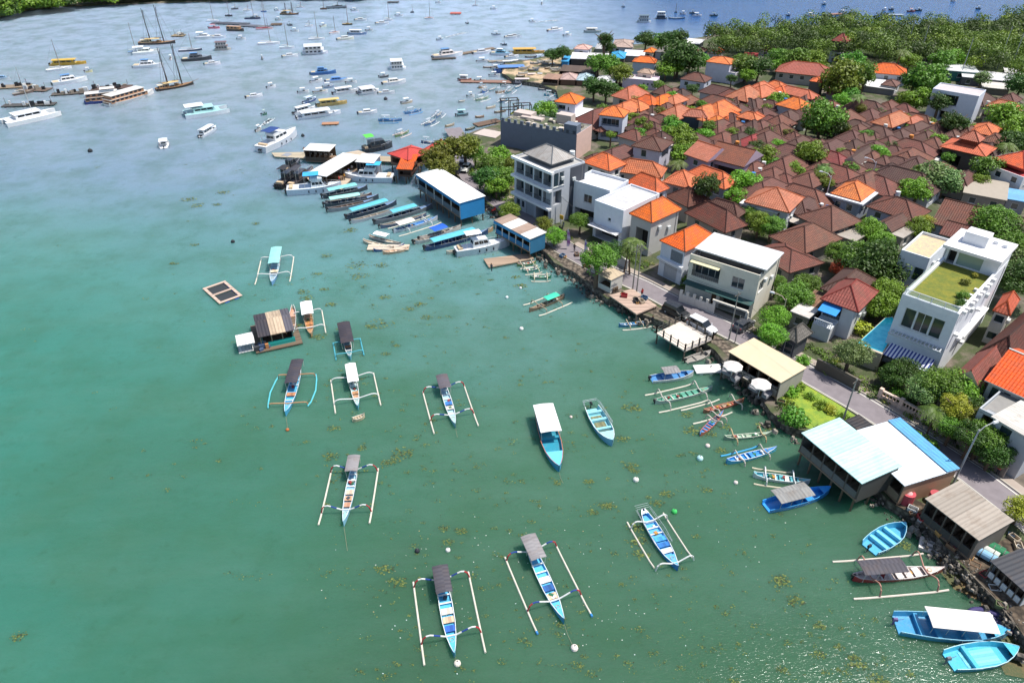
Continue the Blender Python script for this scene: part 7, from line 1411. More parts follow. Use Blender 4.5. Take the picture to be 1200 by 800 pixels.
# ================================================================== trees
T = [ # label, px, py, r, kind, h
 ('broad olive green tree leaning over the harbour, nearest the red roof', 510, 186, 5.0, 'olive', 6), ('tall olive tree in the middle of the shore clump', 528, 175, 5.4, 'olive', 7.5), ('olive tree at the right of the shore clump', 546, 172, 4.8, 'olive', 7), ('low olive tree filling the shore clump behind the long white shed', 520, 195, 4.2, 'olive', 5), ('outermost olive tree nearest the rubble bank', 556, 178, 3.6, 'mid', 5),
 ('dense mid green tree left of the grey concrete block', 574, 192, 4.2, 'mid', 5), ('bright tree next to the grey wall building', 585, 183, 4.0, 'bright', 4.5), ('dark tree just behind the long white shed road', 572, 208, 4.2, 'dark', 5), ('green tree between road and grey balconied block', 588, 207, 4.0, 'mid', 5), ('low bright tree beside the yard path', 582, 218, 3.6, 'bright', 4), ('scrubby tree under the grey block corner', 600, 192, 3.0, 'olive', 4),
 ('roadside tree above the stilt rocks', 700, 303, 4.3, 'mid', 7.5), ('dark companion of the roadside tree by the hut', 715, 295, 3.2, 'dark', 6), ('small round tree in front of the white awning', 680, 258, 2.6, 'mid', 4), ('leafy sapling near the striped roof shed', 598, 247, 3.0, 'bright', 3), ('bright bush tree near the road banners', 650, 276, 2.6, 'bright', 3), ('low tree right of the blue stilt shed', 638, 262, 2.4, 'olive', 3),
 ('dark fine leaved tree piercing the orange double roof', 828, 217, 3.6, 'dark', 9), ('bushy tree right of the orange double roof', 872, 213, 4.8, 'bright', 6.5), ('lower bright tree under the bushy one', 862, 228, 3.6, 'bright', 4.5), ('tree behind the flat canopy roof, left one', 890, 260, 3.4, 'bright', 4.5), ('dense tree behind the flat canopy roof, right one', 905, 265, 3.2, 'mid', 4.5), ('small tree left of the pair behind the canopy roof', 878, 248, 2.6, 'mid', 4),
 ('large domed tree in the crowd of brown roofs', 965, 139, 7.2, 'mid', 8), ('dark half of the domed village tree, shade put into its leaf colour', 973, 146, 5.5, 'dark', 6), ('bright round tree before the red sheet roof', 953, 178, 4.8, 'bright', 7), ('round bush tree by the mauve house', 895, 181, 4.0, 'bright', 5.5), ('small round tree before the bright one', 930, 197, 3.2, 'bright', 4.5), ('dull green small tree between two brown roofs', 966, 201, 3.0, 'teal', 4.5), ('green tree by the mauve house wall', 905, 192, 2.6, 'mid', 4),  # second crown of the domed tree: its shade is painted as darker leaves
 ('wide soft tree right of the dark grey tower', 986, 93, 8.0, 'olive', 8), ('orange tinged tree behind the wide soft one', 1000, 78, 6.5, 'mid', 8), ('round tree left of the wide orange hall', 1014, 86, 5.5, 'mid', 8), ('bright round tree right of the wide orange hall', 1066, 71, 4.6, 'bright', 6), ('spreading tree before the warehouses', 1086, 93, 7.5, 'mid', 8), ('dark side of the spreading warehouse tree', 1072, 95, 5.2, 'dark', 7), ('very bright tree left of the white villa', 1076, 115, 5.5, 'bright', 6), ('yellow green tree below the spreading one', 1066, 117, 4.5, 'bright', 5),
 ('dark tree against the white villa front', 1102, 119, 4.6, 'dark', 7), ('left dark column tree before the two tiered hall', 1113, 142, 3.4, 'dark', 8), ('right dark column tree before the two tiered hall', 1126, 144, 3.0, 'dark', 7.5), ('low bright tree beside the column trees', 1097, 165, 3.4, 'bright', 4), ('big bright tree mass near the right top roofs', 1178, 134, 6.4, 'bright', 6), ('second bright tree below the right mass', 1192, 150, 6.2, 'bright', 6), ('dark tree right of the blue walled house', 1190, 168, 4.8, 'dark', 7),
 ('dark rounded tree before the two tiered hall base', 1157, 195, 4.6, 'mid', 6), ('big frangipani tree with pale leaves beside the lane', 1092, 208, 5.6, 'teal', 5.5), ('right half of the pale frangipani', 1108, 213, 5.0, 'teal', 5), ('left half of the pale frangipani', 1080, 206, 4.0, 'bright', 5), ('bright lime tree at the lane edge', 1075, 222, 4.4, 'bright', 5), ('low bright hedge tree by the lane', 1040, 209, 3.4, 'bright', 3.5), ('second low hedge tree by the lane', 1052, 213, 2.8, 'bright', 3),
 ('bright green tree right of the cross gabled roof', 1166, 261, 5.4, 'mid', 7), ('lower tree beside the right villa roof', 1180, 272, 4.4, 'dark', 6), ('garden tree right of the penthouse', 1190, 292, 4.4, 'mid', 8), ('dark garden tree at the right edge beyond the villa', 1196, 325, 5.0, 'dark', 7), ('leafy tree at the right edge above the small orange roof', 1190, 305, 4.6, 'teal', 7),
 ('wide dark tree between the red roof and the villa wing', 1028, 306, 6.8, 'dark', 7), ('left part of the wide dark tree mass', 1010, 303, 5.0, 'mid', 6), ('bright tree before the wide dark one', 1044, 342, 4.0, 'bright', 6), ('bright lower tree beside the pool', 1034, 356, 3.8, 'bright', 5), ('green tree between low roofs behind the villa', 1020, 268, 3.4, 'bright', 4.5), ('small tree right of the grey annex roof', 1034, 282, 3.0, 'bright', 4), ('hedge tree at the villa garden end', 1077, 266, 3.2, 'bright', 4), ('second hedge tree near the villa garden end', 1087, 262, 2.8, 'yellow', 4),
 ('small leafy tree near the rusty flowers', 982, 296, 3.2, 'mid', 4), ('red flowered tree in a narrow garden', 987, 315, 2.8, 'flower', 3.5), ('round tree left of the worn brown roof', 947, 334, 3.2, 'mid', 4), ('dark round tree over the yellow ground', 930, 346, 3.8, 'mid', 4.5), ('bright tree by the lamp behind the road wall', 907, 371, 3.0, 'bright', 5), ('lower round tree beside the arched house', 905, 392, 2.8, 'bright', 5), ('tree at the cream building corner', 912, 330, 1.8, 'mid', 4),
 ('frangipani with pale rosettes above the road', 1000, 411, 3.3, 'teal', 5.5), ('dark clipped tree by the striped awning', 1062, 432, 3.0, 'dark', 4), ('dark left part of the clipped hedge trees', 1050, 440, 3.0, 'dark', 3), ('frangipani left of the garden balustrade', 1086, 456, 3.2, 'teal', 5), ('dense rosette tree in the corner garden', 1104, 450, 3.9, 'mid', 6), ('bright rosette tree near the brown tiled house', 1122, 452, 3.6, 'bright', 6), ('yellow green tree above the street lamp', 1120, 476, 2.6, 'yellow', 6), ('leafy tree behind the street lamp', 1116, 500, 2.4, 'mid', 4), ('dark tree right of the street lamp', 1140, 510, 3.0, 'dark', 5), ('rosette tree before the white balcony house', 1152, 512, 3.2, 'mid', 5), ('low dark tree in the balcony house garden', 1166, 530, 2.8, 'dark', 4), ('bright tree at the lower right road edge', 1198, 598, 2.4, 'yellow', 3),
 ('orange tipped palm-like tree in the corner garden', 1140, 488, 3.0, 'olive', 5), ('tree mass under the balcony', 1136, 478, 3.0, 'dark', 5),
 ('wide dark tree left of the far waterfront houses', 648, 64, 4.0, 'dark', 5), ('second dark tree of the far waterfront', 660, 61, 3.6, 'dark', 6), ('tall dark cypress like tree by the long white shed', 710, 47, 3.6, 'dark', 11), ('trailing dark tree under the tall one', 714, 56, 3.0, 'dark', 7), ('large grey-green tree before the white far shed', 702, 74, 5.6, 'mid', 7), ('broad tree right of the grey-green one', 716, 77, 5.8, 'mid', 6), ('yellowish tree beside the broad one', 728, 86, 5.0, 'olive', 5), ('round dark tree over the boatyard huts', 697, 101, 5.0, 'dark', 6), ('right round dark tree over the boatyard huts', 711, 104, 4.6, 'dark', 6), ('leafy tree beside the wide orange roofed white house', 637, 128, 4.4, 'bright', 5), ('dark lower tree near the scaffold frames', 640, 139, 3.8, 'dark', 4),
 ('yellow grass tree by the scaffold frames', 618, 135, 2.6, 'yellow', 2.5), ('round dark tree behind the mottled grey house', 757, 46, 5.0, 'dark', 6), ('far green tree between roofs and sea', 772, 48, 5.0, 'mid', 5), ('far dark tree left of the dark green house', 785, 46, 5.4, 'dark', 6), ('second far dark tree by the dark green house', 795, 44, 5.0, 'dark', 6.5), ('very large casuarina like tree behind the brown hip roofs', 795, 66, 7.4, 'dark', 9), ('right half of the very large dark tree', 808, 70, 6.5, 'dark', 8), ('bright tree at the foot of the very large tree', 780, 81, 4.4, 'bright', 5), ('second bright tree at its foot', 792, 79, 4.4, 'bright', 5), ('leafy tree right of the very large one', 820, 70, 4.6, 'mid', 6),
 ('bright round tree before the tall white block', 876, 88, 3.8, 'bright', 4.5), ('deep green tree behind it', 875, 76, 5.6, 'mid', 7), ('deep green tree further right behind it', 889, 78, 5.8, 'dark', 7), ('green trees beside the white block annex', 868, 70, 4.0, 'mid', 6),
 ('tree below the dark slate box house, upper', 788, 145, 3.6, 'mid', 5), ('tree below the dark slate box house, middle', 796, 156, 4.4, 'bright', 5), ('tree below the dark slate box house, lower', 802, 166, 4.2, 'bright', 5), ('lower bright tree by the mauve gables', 800, 181, 4.0, 'bright', 5), ('tree right of the small brown pyramid roof', 826, 161, 3.8, 'bright', 4), ('tree left of the white corniced brown house', 750, 158, 3.2, 'mid', 4), ('small tree before the open fronted house', 745, 150, 2.6, 'bright', 3),
 ('garden tree by the orange roof cluster', 741, 121, 3.6, 'olive', 4), ('second garden tree by the orange roof cluster', 763, 123, 3.0, 'bright', 3.5), ('trees between the two orange front roofs', 791, 124, 3.0, 'olive', 4), ('bright tree among brown roofs behind the domed tree', 910, 117, 4.2, 'bright', 5), ('bright small tree right of the orange back roofs', 873, 116, 3.0, 'bright', 4), ('bright tree before the pink sheet hut', 988, 117, 3.6, 'bright', 4), ('palm like tree right of the pink hut', 997, 109, 3.2, 'mid', 5), ('bright tree before the grey gabled roof', 1028, 180, 3.6, 'bright', 5), ('lower bright tree before the grey gabled roof', 1012, 187, 2.6, 'bright', 3), ('tree left of the brown roofs by the lane', 1036, 186, 3.4, 'bright', 4),
 ('tree on the plot right of the warehouses', 1151, 92, 3.6, 'teal', 6), ('dark tree at the right edge near warehouses', 1196, 98, 5.5, 'dark', 7), ('tree row before the white warehouse, left', 1105, 70, 5.4, 'mid', 7), ('tree row before the white warehouse, right', 1120, 68, 5.4, 'bright', 6), ('grey green tree left of the mossy field', 912, 66, 5.0, 'mid', 5), ('big rounded tree before the orange back hall', 932, 68, 6.4, 'mid', 7), ('rounded tree right of the big one behind the hall', 950, 70, 5.2, 'bright', 6), ('bright field tree behind the orange hall', 960, 76, 4.4, 'bright', 4), ('left field tree by the white pyramid roofed house', 915, 76, 4.2, 'bright', 4),
]
for k, (lb, px, py, r, kd, h_) in enumerate(T):
    tree(lb, px, py, r, kd, h_, v=k % 2, flat=.8 if h_ < 8 else 1.0, group='trees of the village and shore', dense=2 if py > 230 else 1)
ut = {}; rng = random.Random(41)
for k, (px, py) in enumerate(((752, 142), (772, 131), (788, 113), (806, 130), (822, 122), (838, 130), (856, 121), (868, 127), (884, 116), (900, 126), (922, 112), (938, 128), (956, 117), (984, 128), (1010, 128), (1026, 132), (1040, 134), (1058, 138), (1066, 150), (1088, 142), (1090, 160), (1052, 160), (1032, 168), (1014, 158), (990, 152), (984, 180), (996, 196), (970, 214), (958, 206),
    (938, 186), (912, 170), (886, 172), (878, 156), (858, 156), (848, 138), (832, 148), (812, 142), (780, 152), (762, 150), (742, 138), (718, 140), (708, 128), (730, 108), (752, 104), (772, 100), (812, 104), (858, 92), (884, 104), (1044, 172), (1060, 204), (1024, 204), (1000, 176), (946, 148), (924, 156), (906, 154), (1110, 152), (1140, 152), (1170, 150), (1112, 184), (1150, 212), (716, 158), (722, 176))):
    rel = relpos(px, py); ut[rel] = ut.get(rel, 0) + 1; n_ = ut[rel]; od = ['', 'second ', 'third ', 'fourth ', 'fifth ', 'sixth ', 'seventh ', 'eighth '][n_ - 1]
    tree(f"{od}little green tree between the roofs {rel[0]} {rel[1]}", px, py, rng.uniform(1.8, 3.0), rng.choice(('mid', 'bright', 'dark', 'olive', 'bright')), rng.uniform(3.6, 5.2), v=k % 2, dense=1, group='little trees between the village roofs', name='garden_tree')
for lb, px, py, r, kd in (('bright bush at the cafe corner of the grass verge', 927, 458, 1.3, 'bright'), ('second bush at the cafe side of the verge', 936, 452, 1.1, 'bright'), ('dark round bush by the waterside rocks of the verge', 930, 490, 1.9, 'mid'), ('lime bush in the middle of the verge', 962, 474, 1.0, 'bright'), ('clipped lime bush right on the verge', 974, 480, 1.0, 'yellow'), ('clipped bush nearest the road on the verge', 990, 488, 1.0, 'bright'), ('last bush of the verge beside the black lean-to', 999, 494, 1.1, 'bright'), ('small bush at the top of the verge', 950, 464, .9, 'bright'), ('low plant in front of the villa garden wall', 1094, 533, 1.0, 'bright'),
        ('bush behind the white roofed shed by the road', 1076, 514, 1.4, 'bright'), ('second bush behind the white roofed shed', 1090, 521, 1.2, 'bright'), ('yellow agave bush on the pool house roof', 1005, 383, 2.0, 'yellow'), ('low green shrub by the shelter roof', 950, 385, 1.6, 'bright'), ('green shrub at the foot of the arched house', 941, 422, 1.2, 'bright'), ('small shrub on the hut roof', 714, 320, 1.0, 'bright'), ('shrub on the flat white roof behind orange roof', 752, 221, 1.6, 'bright'),
        ('orange topped topiary at the villa garden end', 1093, 268, 1.4, 'olive'), ('yellow topiary at the villa garden end', 1104, 272, 1.2, 'yellow'), ('round topiary right at the villa garden end', 1116, 273, 1.6, 'olive'), ('shrub hanging over the cream building balcony', 806, 328, 1.6, 'mid'), ('second shrub over the cream building balcony', 816, 333, 1.4, 'dark'), ('third shrub over the cream building balcony', 826, 338, 1.3, 'mid'),
        ('reedy tuft on the unfinished building roof', 622, 150, 2.2, 'bright'), ('second tuft on the unfinished building roof', 648, 145, 1.6, 'bright'), ('weed tuft by the scaffold frames', 604, 135, 1.8, 'yellow'), ('rounded shrub in the corner garden below frangipani', 1092, 490, 1.5, 'bright'), ('low shrub along the corner garden wall', 1070, 470, 1.4, 'dark'), ('second low shrub along the garden wall', 1055, 462, 1.4, 'mid')):
    bush(lb, px, py, r, kd, group='shrubs and clipped bushes')
for lb, px, py, h_, r in (('palm beside the two utility poles', 742, 283, 6.5, 2.8), ('palm in the yard before the white corniced house', 795, 190, 6, 2.6), ('slim palm by the pink hut', 1006, 112, 7, 2.6), ('tall palm at the wood edge above the warehouses', 1058, 60, 9, 3.2), ('palm right of the two tiered hall roof', 1182, 170, 7, 2.8), ('palm in the corner garden by the lamp', 1098, 481, 4, 2.4), ('small palm by the village lane', 968, 197, 5, 2.2), ('palm between the road houses', 734, 292, 5, 2.4)): palm(lb, px, py, h_, r, 'palms among the houses')
# low undergrowth in the gardens between houses and road
def undergrowth(name, label, polys, seed, dens=1.0):
    r_ = random.Random(seed); mb = MB()
    for x0, y0, x1, y1, wd in polys:
        a, b = Vector(G(x0, y0, 1.4)), Vector(G(x1, y1, 1.4)); d = b - a; n = Vector((-d.y, d.x)).normalized(); A = d.length * wd
        for _ in range(int(A * 1.5 * dens)):
            c = a + d * r_.random() + n * wd * r_.uniform(-.5, .5); rr = r_.uniform(.25, .8); kd = r_.choice((0, 0, 1, 1, 2, 3))
            for _ in range(int(46 * rr)):
                th = r_.uniform(0, 6.2832); u = r_.uniform(.0, 1); s = math.sqrt(1 - u*u); nn = Vector((s*math.cos(th), s*math.sin(th), u)); p = Vector((c.x, c.y, 1.32)) + nn * rr * r_.uniform(.7, 1.1)
                nn = (nn + Vector((r_.gauss(0, .5), r_.gauss(0, .5), .3))).normalized(); t = nn.cross(Vector((r_.gauss(0, 1), r_.gauss(0, 1), r_.gauss(0, 1)))).normalized() * r_.uniform(.08, .2); q = nn.cross(t) * .6
                mb.face([p - t, p - q, p + t, p + q], kd)
    tag(mb.build(name, [LEAF['mid'], LEAF['dark'], LEAF['bright'], LEAF['olive']]), label, 'undergrowth', kind='stuff')
undergrowth('garden_undergrowth', 'tangled green undergrowth in the gardens along the road', [(960, 425, 1035, 465, 3.5), (1030, 455, 1105, 500, 4.5), (1110, 500, 1180, 548, 5), (945, 405, 985, 425, 3), (890, 385, 915, 410, 4), (925, 340, 945, 362, 5), (1035, 300, 1050, 360, 5), (1000, 360, 1030, 372, 3), (985, 300, 1040, 300, 8),
    (565, 195, 600, 235, 9), (640, 268, 662, 282, 4), (1165, 275, 1200, 340, 9), (870, 255, 905, 275, 5), (1110, 440, 1145, 470, 6), (915, 450, 930, 490, 3), (1060, 425, 1040, 445, 4), (790, 140, 806, 180, 5), (905, 70, 970, 78, 12), (1070, 100, 1100, 122, 8), (1180, 130, 1200, 165, 8), (730, 300, 760, 312, 3), (985, 320, 1005, 322, 4), (1090, 380, 1090, 400, 1)], 8)
# woods beyond the village
rng = random.Random(31)
def wood(name, label, pts, seed, leafq=.27, kinds=('mid', 'dark', 'mid', 'bright'), zb=1.3):
    r_ = random.Random(seed); protos = []
    mb = MB()
    for c, R0, h in pts:
        kd = r_.choice((0, 0, 1, 1, 2, 3)); n = int(420 * (R0 / 4) ** 1.6); cl = [(r_.uniform(-.7, .7), r_.uniform(-.7, .7), r_.uniform(-.1, .55)) for _ in range(7)]
        for _ in range(n):
            cx, cy, cz = r_.choice(cl); th = r_.uniform(0, 6.2832); u = r_.uniform(-.1, 1); s = math.sqrt(1 - u*u) if abs(u) < 1 else 0; nn = Vector((s*math.cos(th), s*math.sin(th), u))
            p = Vector((c[0], c[1], zb + h)) + Vector((cx, cy, cz)) * R0 + nn * (R0 * .5 * r_.uniform(.75, 1.05)); nn = (nn + Vector((r_.gauss(0, .4), r_.gauss(0, .4), r_.gauss(0, .3) + .2))).normalized()
            t = nn.cross(Vector((r_.gauss(0, 1), r_.gauss(0, 1), r_.gauss(0, 1)))).normalized() * leafq * r_.uniform(.7, 1.4); b = nn.cross(t) * .7
            mb.face([p - t, p - b, p + t, p + b], kd)
    o = mb.build(name, [LEAF[k] for k in kinds]); return tag(o, label, 'woodland', kind='stuff')
pts = []; tb = [(832, 48), (860, 42), (880, 41), (905, 40), (930, 33), (985, 28), (1010, 31), (1060, 34), (1110, 33), (1160, 27), (1210, 22), (1290, 20)]; bb = [(832, 60), (860, 62), (880, 62), (905, 62), (940, 66), (985, 62), (1040, 70), (1100, 70), (1160, 82), (1210, 88), (1290, 100)]
def interp(t, x):
    for (a, b), (c, d) in zip(t, t[1:]):
        if a <= x <= c: return b + (d - b) * (x - a) / (c - a)
    return t[-1][1]
for _try in range(9000):
    if len(pts) >= 840: break
    px = rng.uniform(833, 1285); t = rng.random() ** 1.0; a, b = interp(tb, px), interp(bb, px); ya = G(px, a)[1]; yb = G(px, b)[1]; Yw = ya + (yb - ya) * t
    # back from world Y to a pixel row
    py = min((abs(G(px, q/2)[1] - Yw), q/2) for q in range(int(a*2) - 2, int(b*2) + 3))[1]; c = G(px, py, 5)
    if any(((c[0]-q[0][0])**2 + (c[1]-q[0][1])**2) < 9 for q in pts): continue
    pts.append((c, rng.uniform(3.0, 5.8), rng.uniform(2.5, 6)))
    if rng.random() < .002: break
wood('mangrove_wood', 'dense green mangrove wood stretching behind the village to the far shore', pts, 3)
pts = []
for _ in range(420):
    px = rng.uniform(-150, 430); lim = interp([(-150, 14), (0, 14), (22, 9), (45, 6.5), (70, 4.5), (110, 0), (170, -5), (230, -7), (330, -9), (430, -9)], px); py = lim - abs(rng.gauss(0, 1)) * 7 - .5
    if py < -60: continue
    pts.append((G(px, py, 4), rng.uniform(3.5, 6.5), rng.uniform(2, 5)))
wood('far_shore_wood', 'green mangrove belt behind the sandy far shore', pts, 4, .5, ('mid', 'dark', 'mid', 'bright'), zb=.5)
patch('wood_floor', [(832, 46), (870, 37), (905, 33), (1000, 30), (1100, 30), (1210, 22), (1500, 17), (1500, 110), (1210, 90), (1100, 75), (1040, 72), (1000, 62), (940, 82), (905, 72), (885, 62), (850, 62)], 1.35, M('3a5220', 'grass', .9, .7))
# ================================================================== vehicles
def car(label, px, py, rz, col, kind='suv', z=1.33, cat='car', name='parked_car'):
    c = G(px, py, z + .8); root = thing(name, label, cat, (*c, z), rz); L, W, H = (4.9, 1.95, 1.85) if kind == 'suv' else (4.2, 1.8, 1.5)
    def loft(secs, mats, nm, par):
        mb = MB(); rings = [mb.add([(x, -w/2, z0), (x, -w/2 * 1.0, (z0 + z1)/2), (x, -w/2*t, z1), (x, w/2*t, z1), (x, w/2, (z0 + z1)/2), (x, w/2, z0)]) for x, w, z0, z1, t in secs]
        for a, b in zip(rings, rings[1:]):
            for j in range(6): mb.f.append((a + j, b + j, b + (j+1) % 6, a + (j+1) % 6)); mb.m.append(0)
        mb.f.append(tuple(rings[0] + k for k in range(6))); mb.m.append(0); mb.f.append(tuple(rings[-1] + 5 - k for k in range(6))); mb.m.append(0)
        return mb.build(nm, mats, par)
    P_ = M(col, 'gloss', .3); b = loft([(-L*.5, W*.86, .35, .85, .9), (-L*.47, W, .3, 1.02, .94), (-L*.2, W, .28, 1.05, .95), (L*.2, W, .28, 1.03, .95), (L*.4, W*.97, .3, .92, .93), (L*.5, W*.8, .38, .7, .9)], P_, 'body', root)
    x0, x1 = (-.47, .22) if kind == 'suv' else (-.4, .2)
    g_ = loft([(L*x0, W*.92, 1.0, 1.03, .95), (L*(x0 + .05), W*.9, 1.0, H - .08, .84), (L*(x1 - .14), W*.9, 1.0, H - .08, .84), (L*x1, W*.88, 1.0, 1.04, .9)], M('15191e', 'glass', .1), 'window', root)
    MB().box((L*(x0 + x1)/2 - L*.045, 0, H - .09), (L*(x1 - x0) - L*.17, W*.78, .07), 0, 0, (.96, .94)).build('roof', P_, root)
    pl = MB()
    for x in (x0 + .05, x0 + .27, x1 - .14):
        for s in (-1, 1): pl.box((L*x, s*W*.43, 1.0), (.07, .05, H - 1.08), 0, 0, (1, 1))
    pl.v = [(x, y * (1 - max(0, z_ - 1.0) * .17), z_) for x, y, z_ in pl.v]; pl.build('pillar', P_, root)
    for x in (-L*.31, L*.32):
        for s in (-1, 1):
            w_ = MB().tube([(x, s*(W/2 - .2), .34), (x, s*(W/2 + .01), .34)], .34, 12).build('wheel', M('1a1a1c', 'plain'), root)
            MB().tube([(x, s*(W/2 + .0), .34), (x, s*(W/2 + .03), .34)], .19, 10).build('rim', M('a8aaac', 'metal'), w_)
    for s in (-1, 1):
        MB().box((L*.475, s*W*.32, .66), (.12, .38, .16)).build('headlight', M('e8e8e0', 'gloss'), root); MB().box((-L*.485, s*W*.38, .75), (.08, .22, .25)).build('tail_light', M('a02020', 'gloss'), root)
        MB().box((L*.2, s*(W*.5 + .1), 1.02), (.16, .18, .14)).build('wing_mirror', P_, root)
    MB().box((L*.5 - .03, 0, .38), (.1, W*.7, .2)).build('bumper', M('2a2a2c', 'plain'), root)
    return root
RA = R(-49)
car('black estate car parked on the road above the concrete terrace', 793, 364, RA, '20242a'); car('white estate car parked behind the black one by the terrace', 823, 381, RA, 'dcdee2')
car('dark car half hidden in the garage of the cream building', 872, 379, R(41), '3a3e46', 'car', 1.32)
car('white hatchback parked on the lane behind the olive trees', 546, 196, R(-105), 'e0e0dc', 'car', 1.34); car('silver car ahead of the white hatchback on the shore lane', 544, 186, R(-100), 'b4b8bc', 'car', 1.34)
def bike(label, px, py, rz, col='1c1c20'):
    c = G(px, py, 1.9); root = thing('motorbike', label, 'motorbike', (*c, 1.34), rz, 'motorbikes along the shore road')
    for x in (-.6, .6):
        mb = MB()
        for k in range(12): a0, a1 = 6.2832*k/12, 6.2832*(k+1)/12; mb.tube([(x + .24*math.cos(a0), 0, .3 + .24*math.sin(a0)), (x + .24*math.cos(a1), 0, .3 + .24*math.sin(a1))], .06, 4, cap=False)
        mb.build('wheel', M('1a1a1c', 'plain'), root)
    MB().box((-.1, 0, .45), (.95, .28, .35), 0, 0, (.8, .8)).box((.5, 0, .4), (.2, .34, .6), 0, 0, (.6, .8)).build('body', M(col, 'gloss', .3), root)
    MB().box((-.25, 0, .8), (.75, .26, .1), 0, 0, (.9, .9)).build('seat', BLACK, root); MB().tube([(.45, -.32, 1.02), (.5, 0, .98), (.45, .32, 1.02)], .03, 5).build('handlebar', BLACK, root)
for k, (px, py, cl, lb) in enumerate(((571, 243, '1c1c20', 'black motorbike, first of the row by the long white shed'), (574, 245, '24282e', 'black motorbike, second of the row by the long white shed'), (578, 246, '8a2020', 'dark red motorbike ending the row by the long white shed'), (612, 214, '1c1c20', 'black motorbike in the dusty yard'), (538, 183, '2a2c30', 'dark motorbike beside the silver car'), (655, 268, '1c1c20', 'black motorbike by the yellow sign post'), (660, 264, '2c3a5a', 'navy motorbike under the white awning'))): bike(lb, px, py, R(30 + 8*k), cl)
# people
for k, (px, py, z, sh, lb, wk, rz) in enumerate(((398, 214, .75, 'c83c3c', 'person in red shirt standing at the jetty end', .05, 0), (404, 211, .75, 'e0a030', 'person in orange shirt on the jetty walkway', .15, .8), (409, 205, .75, '3a6ac8', 'person in blue shirt on the jetty walkway', .2, .9), (413, 201, .75, 'e0e0e0', 'person in white shirt on the jetty walkway', .1, 2), (357, 180, .62, 'd8a890', 'person in pale shirt on the cross pontoon', .05, 1.4),
        (576, 318, .5, '50505a', 'person in grey shirt standing on the landing stage', .1, 1), (764, 380, .55, '303038', 'person in dark clothes leaning over by the blue canoe', .15, 2), (752, 348, 2.02, 'b03030', 'person in red shirt crouched on the timber platform', .1, 2), (877, 437, 2.02, 'c87850', 'person in tan shirt at the cafe rail', .05, 3), (684, 305, 1.34, '3c3c40', 'person in dark shirt by the purple banner', .15, 2.2), (673, 295, 1.34, '2c2c34', 'person in black shirt by the left banner', .12, 1.2), (1168, 556, 1.4, 'a04848', 'person in dull red shirt beside the lamp post', .1, 1))):
    person(lb, px, py, z, sh, rz=rz, walk=wk)
# ------------------------------------------------------------------ street furniture
def pole(label, px, py, h, z=1.3, col='8d8a84', lamp=None, arms=0, name='utility_pole', cat='utility pole', r=.13, group='utility poles'):
    c = G(px, py, z); root = thing(name, label, cat, (*c, z), 0, group); MB().tube([(0, 0, -.2), (0, 0, h)], r, 8, r2=r*.6).build('pole', M(col, 'wall'), root)
    if lamp is not None:
        d = Vector((math.cos(lamp), math.sin(lamp), 0)); a = MB().tube([(0, 0, h - .4), d*.7 + Vector((0, 0, h + .3)), d*1.9 + Vector((0, 0, h + .55))], .06, 6).build('lamp_arm', M(col, 'wall'), root)
        p = d*2.2 + Vector((0, 0, h + .42)); MB().box((p.x, p.y, p.z), (.8, .32, .2), lamp, 0, (.7, .7)).build('lamp_head', M('e4e6ea', 'gloss'), a)
    for k in range(arms):
        MB().box((0, 0, h - .5 - .7*k), (1.6, .1, .1), .7).build('cross_bar', M('55504a', 'plain'), root)
    return root
pole('tall street lamp with curved arm at the road bend', 1117, 566, 8.5, 1.35, '9a9ca0', R(20), name='street_lamp', cat='street lamp', group='street lamps')
pole('street lamp between the cream building and the low grey roofed house', 911, 392, 6.5, 1.35, 'b0a090', R(150), name='street_lamp', cat='street lamp', group='street lamps')
pole('village lamp post left of the white corniced orange roof', 964, 246, 7.5, 1.35, 'c4c4c8', R(150), name='street_lamp', cat='street lamp', group='street lamps')
pole('village lamp post by the lane before the frangipani', 1018, 220, 6, 1.35, 'c4c4c8', R(150), name='street_lamp', cat='street lamp', group='street lamps')
P1 = pole('left of two close poles at the timber platform', 741, 342, 9, 1.35, arms=2); P2 = pole('right of two close poles at the timber platform', 746, 342, 9, 1.35, arms=2)
P3 = pole('grey pole before the cream building garage', 854, 398, 8.5, 1.35, arms=1); P4 = pole('slim pole right of the one before the garage', 861, 402, 5, 1.35, r=.08)
pole('roadside pole with yellow sign by the long awning', 657, 262, 6, 1.35, 'c0c0c0'); P5 = pole('roadside pole at the edge of the grass verge', 985, 500, 8, 1.35, arms=1)
for k, (px, py, h, lb) in enumerate(((1060, 66, 14, 'left lattice mast inside the woods'), (1168, 82, 14, 'pale pole rising left of the right warehouse'), (1183, 84, 15, 'pale pole rising right of the right warehouse'), (1076, 72, 12, 'pole beside the lattice mast in the woods'), (1124, 94, 13, 'thin aerial behind the white villa'))): pole(lb, px, py, h, 1.3, '9a9ca4', r=.14)
mb = MB(); e = 1.35
for a, b, ha, hb in (((746, 342), (854, 398), 8.6, 8.1), ((854, 398), (985, 500), 8.1, 7.6), ((985, 500), (1117, 566), 7.6, 8.1), ((657, 262), (741, 342), 5.8, 8.6), ((746, 342), (657, 262), 8.2, 5.6), ((854, 398), (746, 342), 7.9, 8.3)):
    p, q = Vector((*G(*a, e), e + ha)), Vector((*G(*b, e), e + hb)); mb.tube([p.lerp(q, t/6) - Vector((0, 0, .9 * 4 * (t/6) * (1 - t/6))) for t in range(7)], .022, 3)
tag(mb.build('power_lines', M('2a2a2c', 'plain')), 'thin dark power lines strung between the roadside poles', 'power lines')
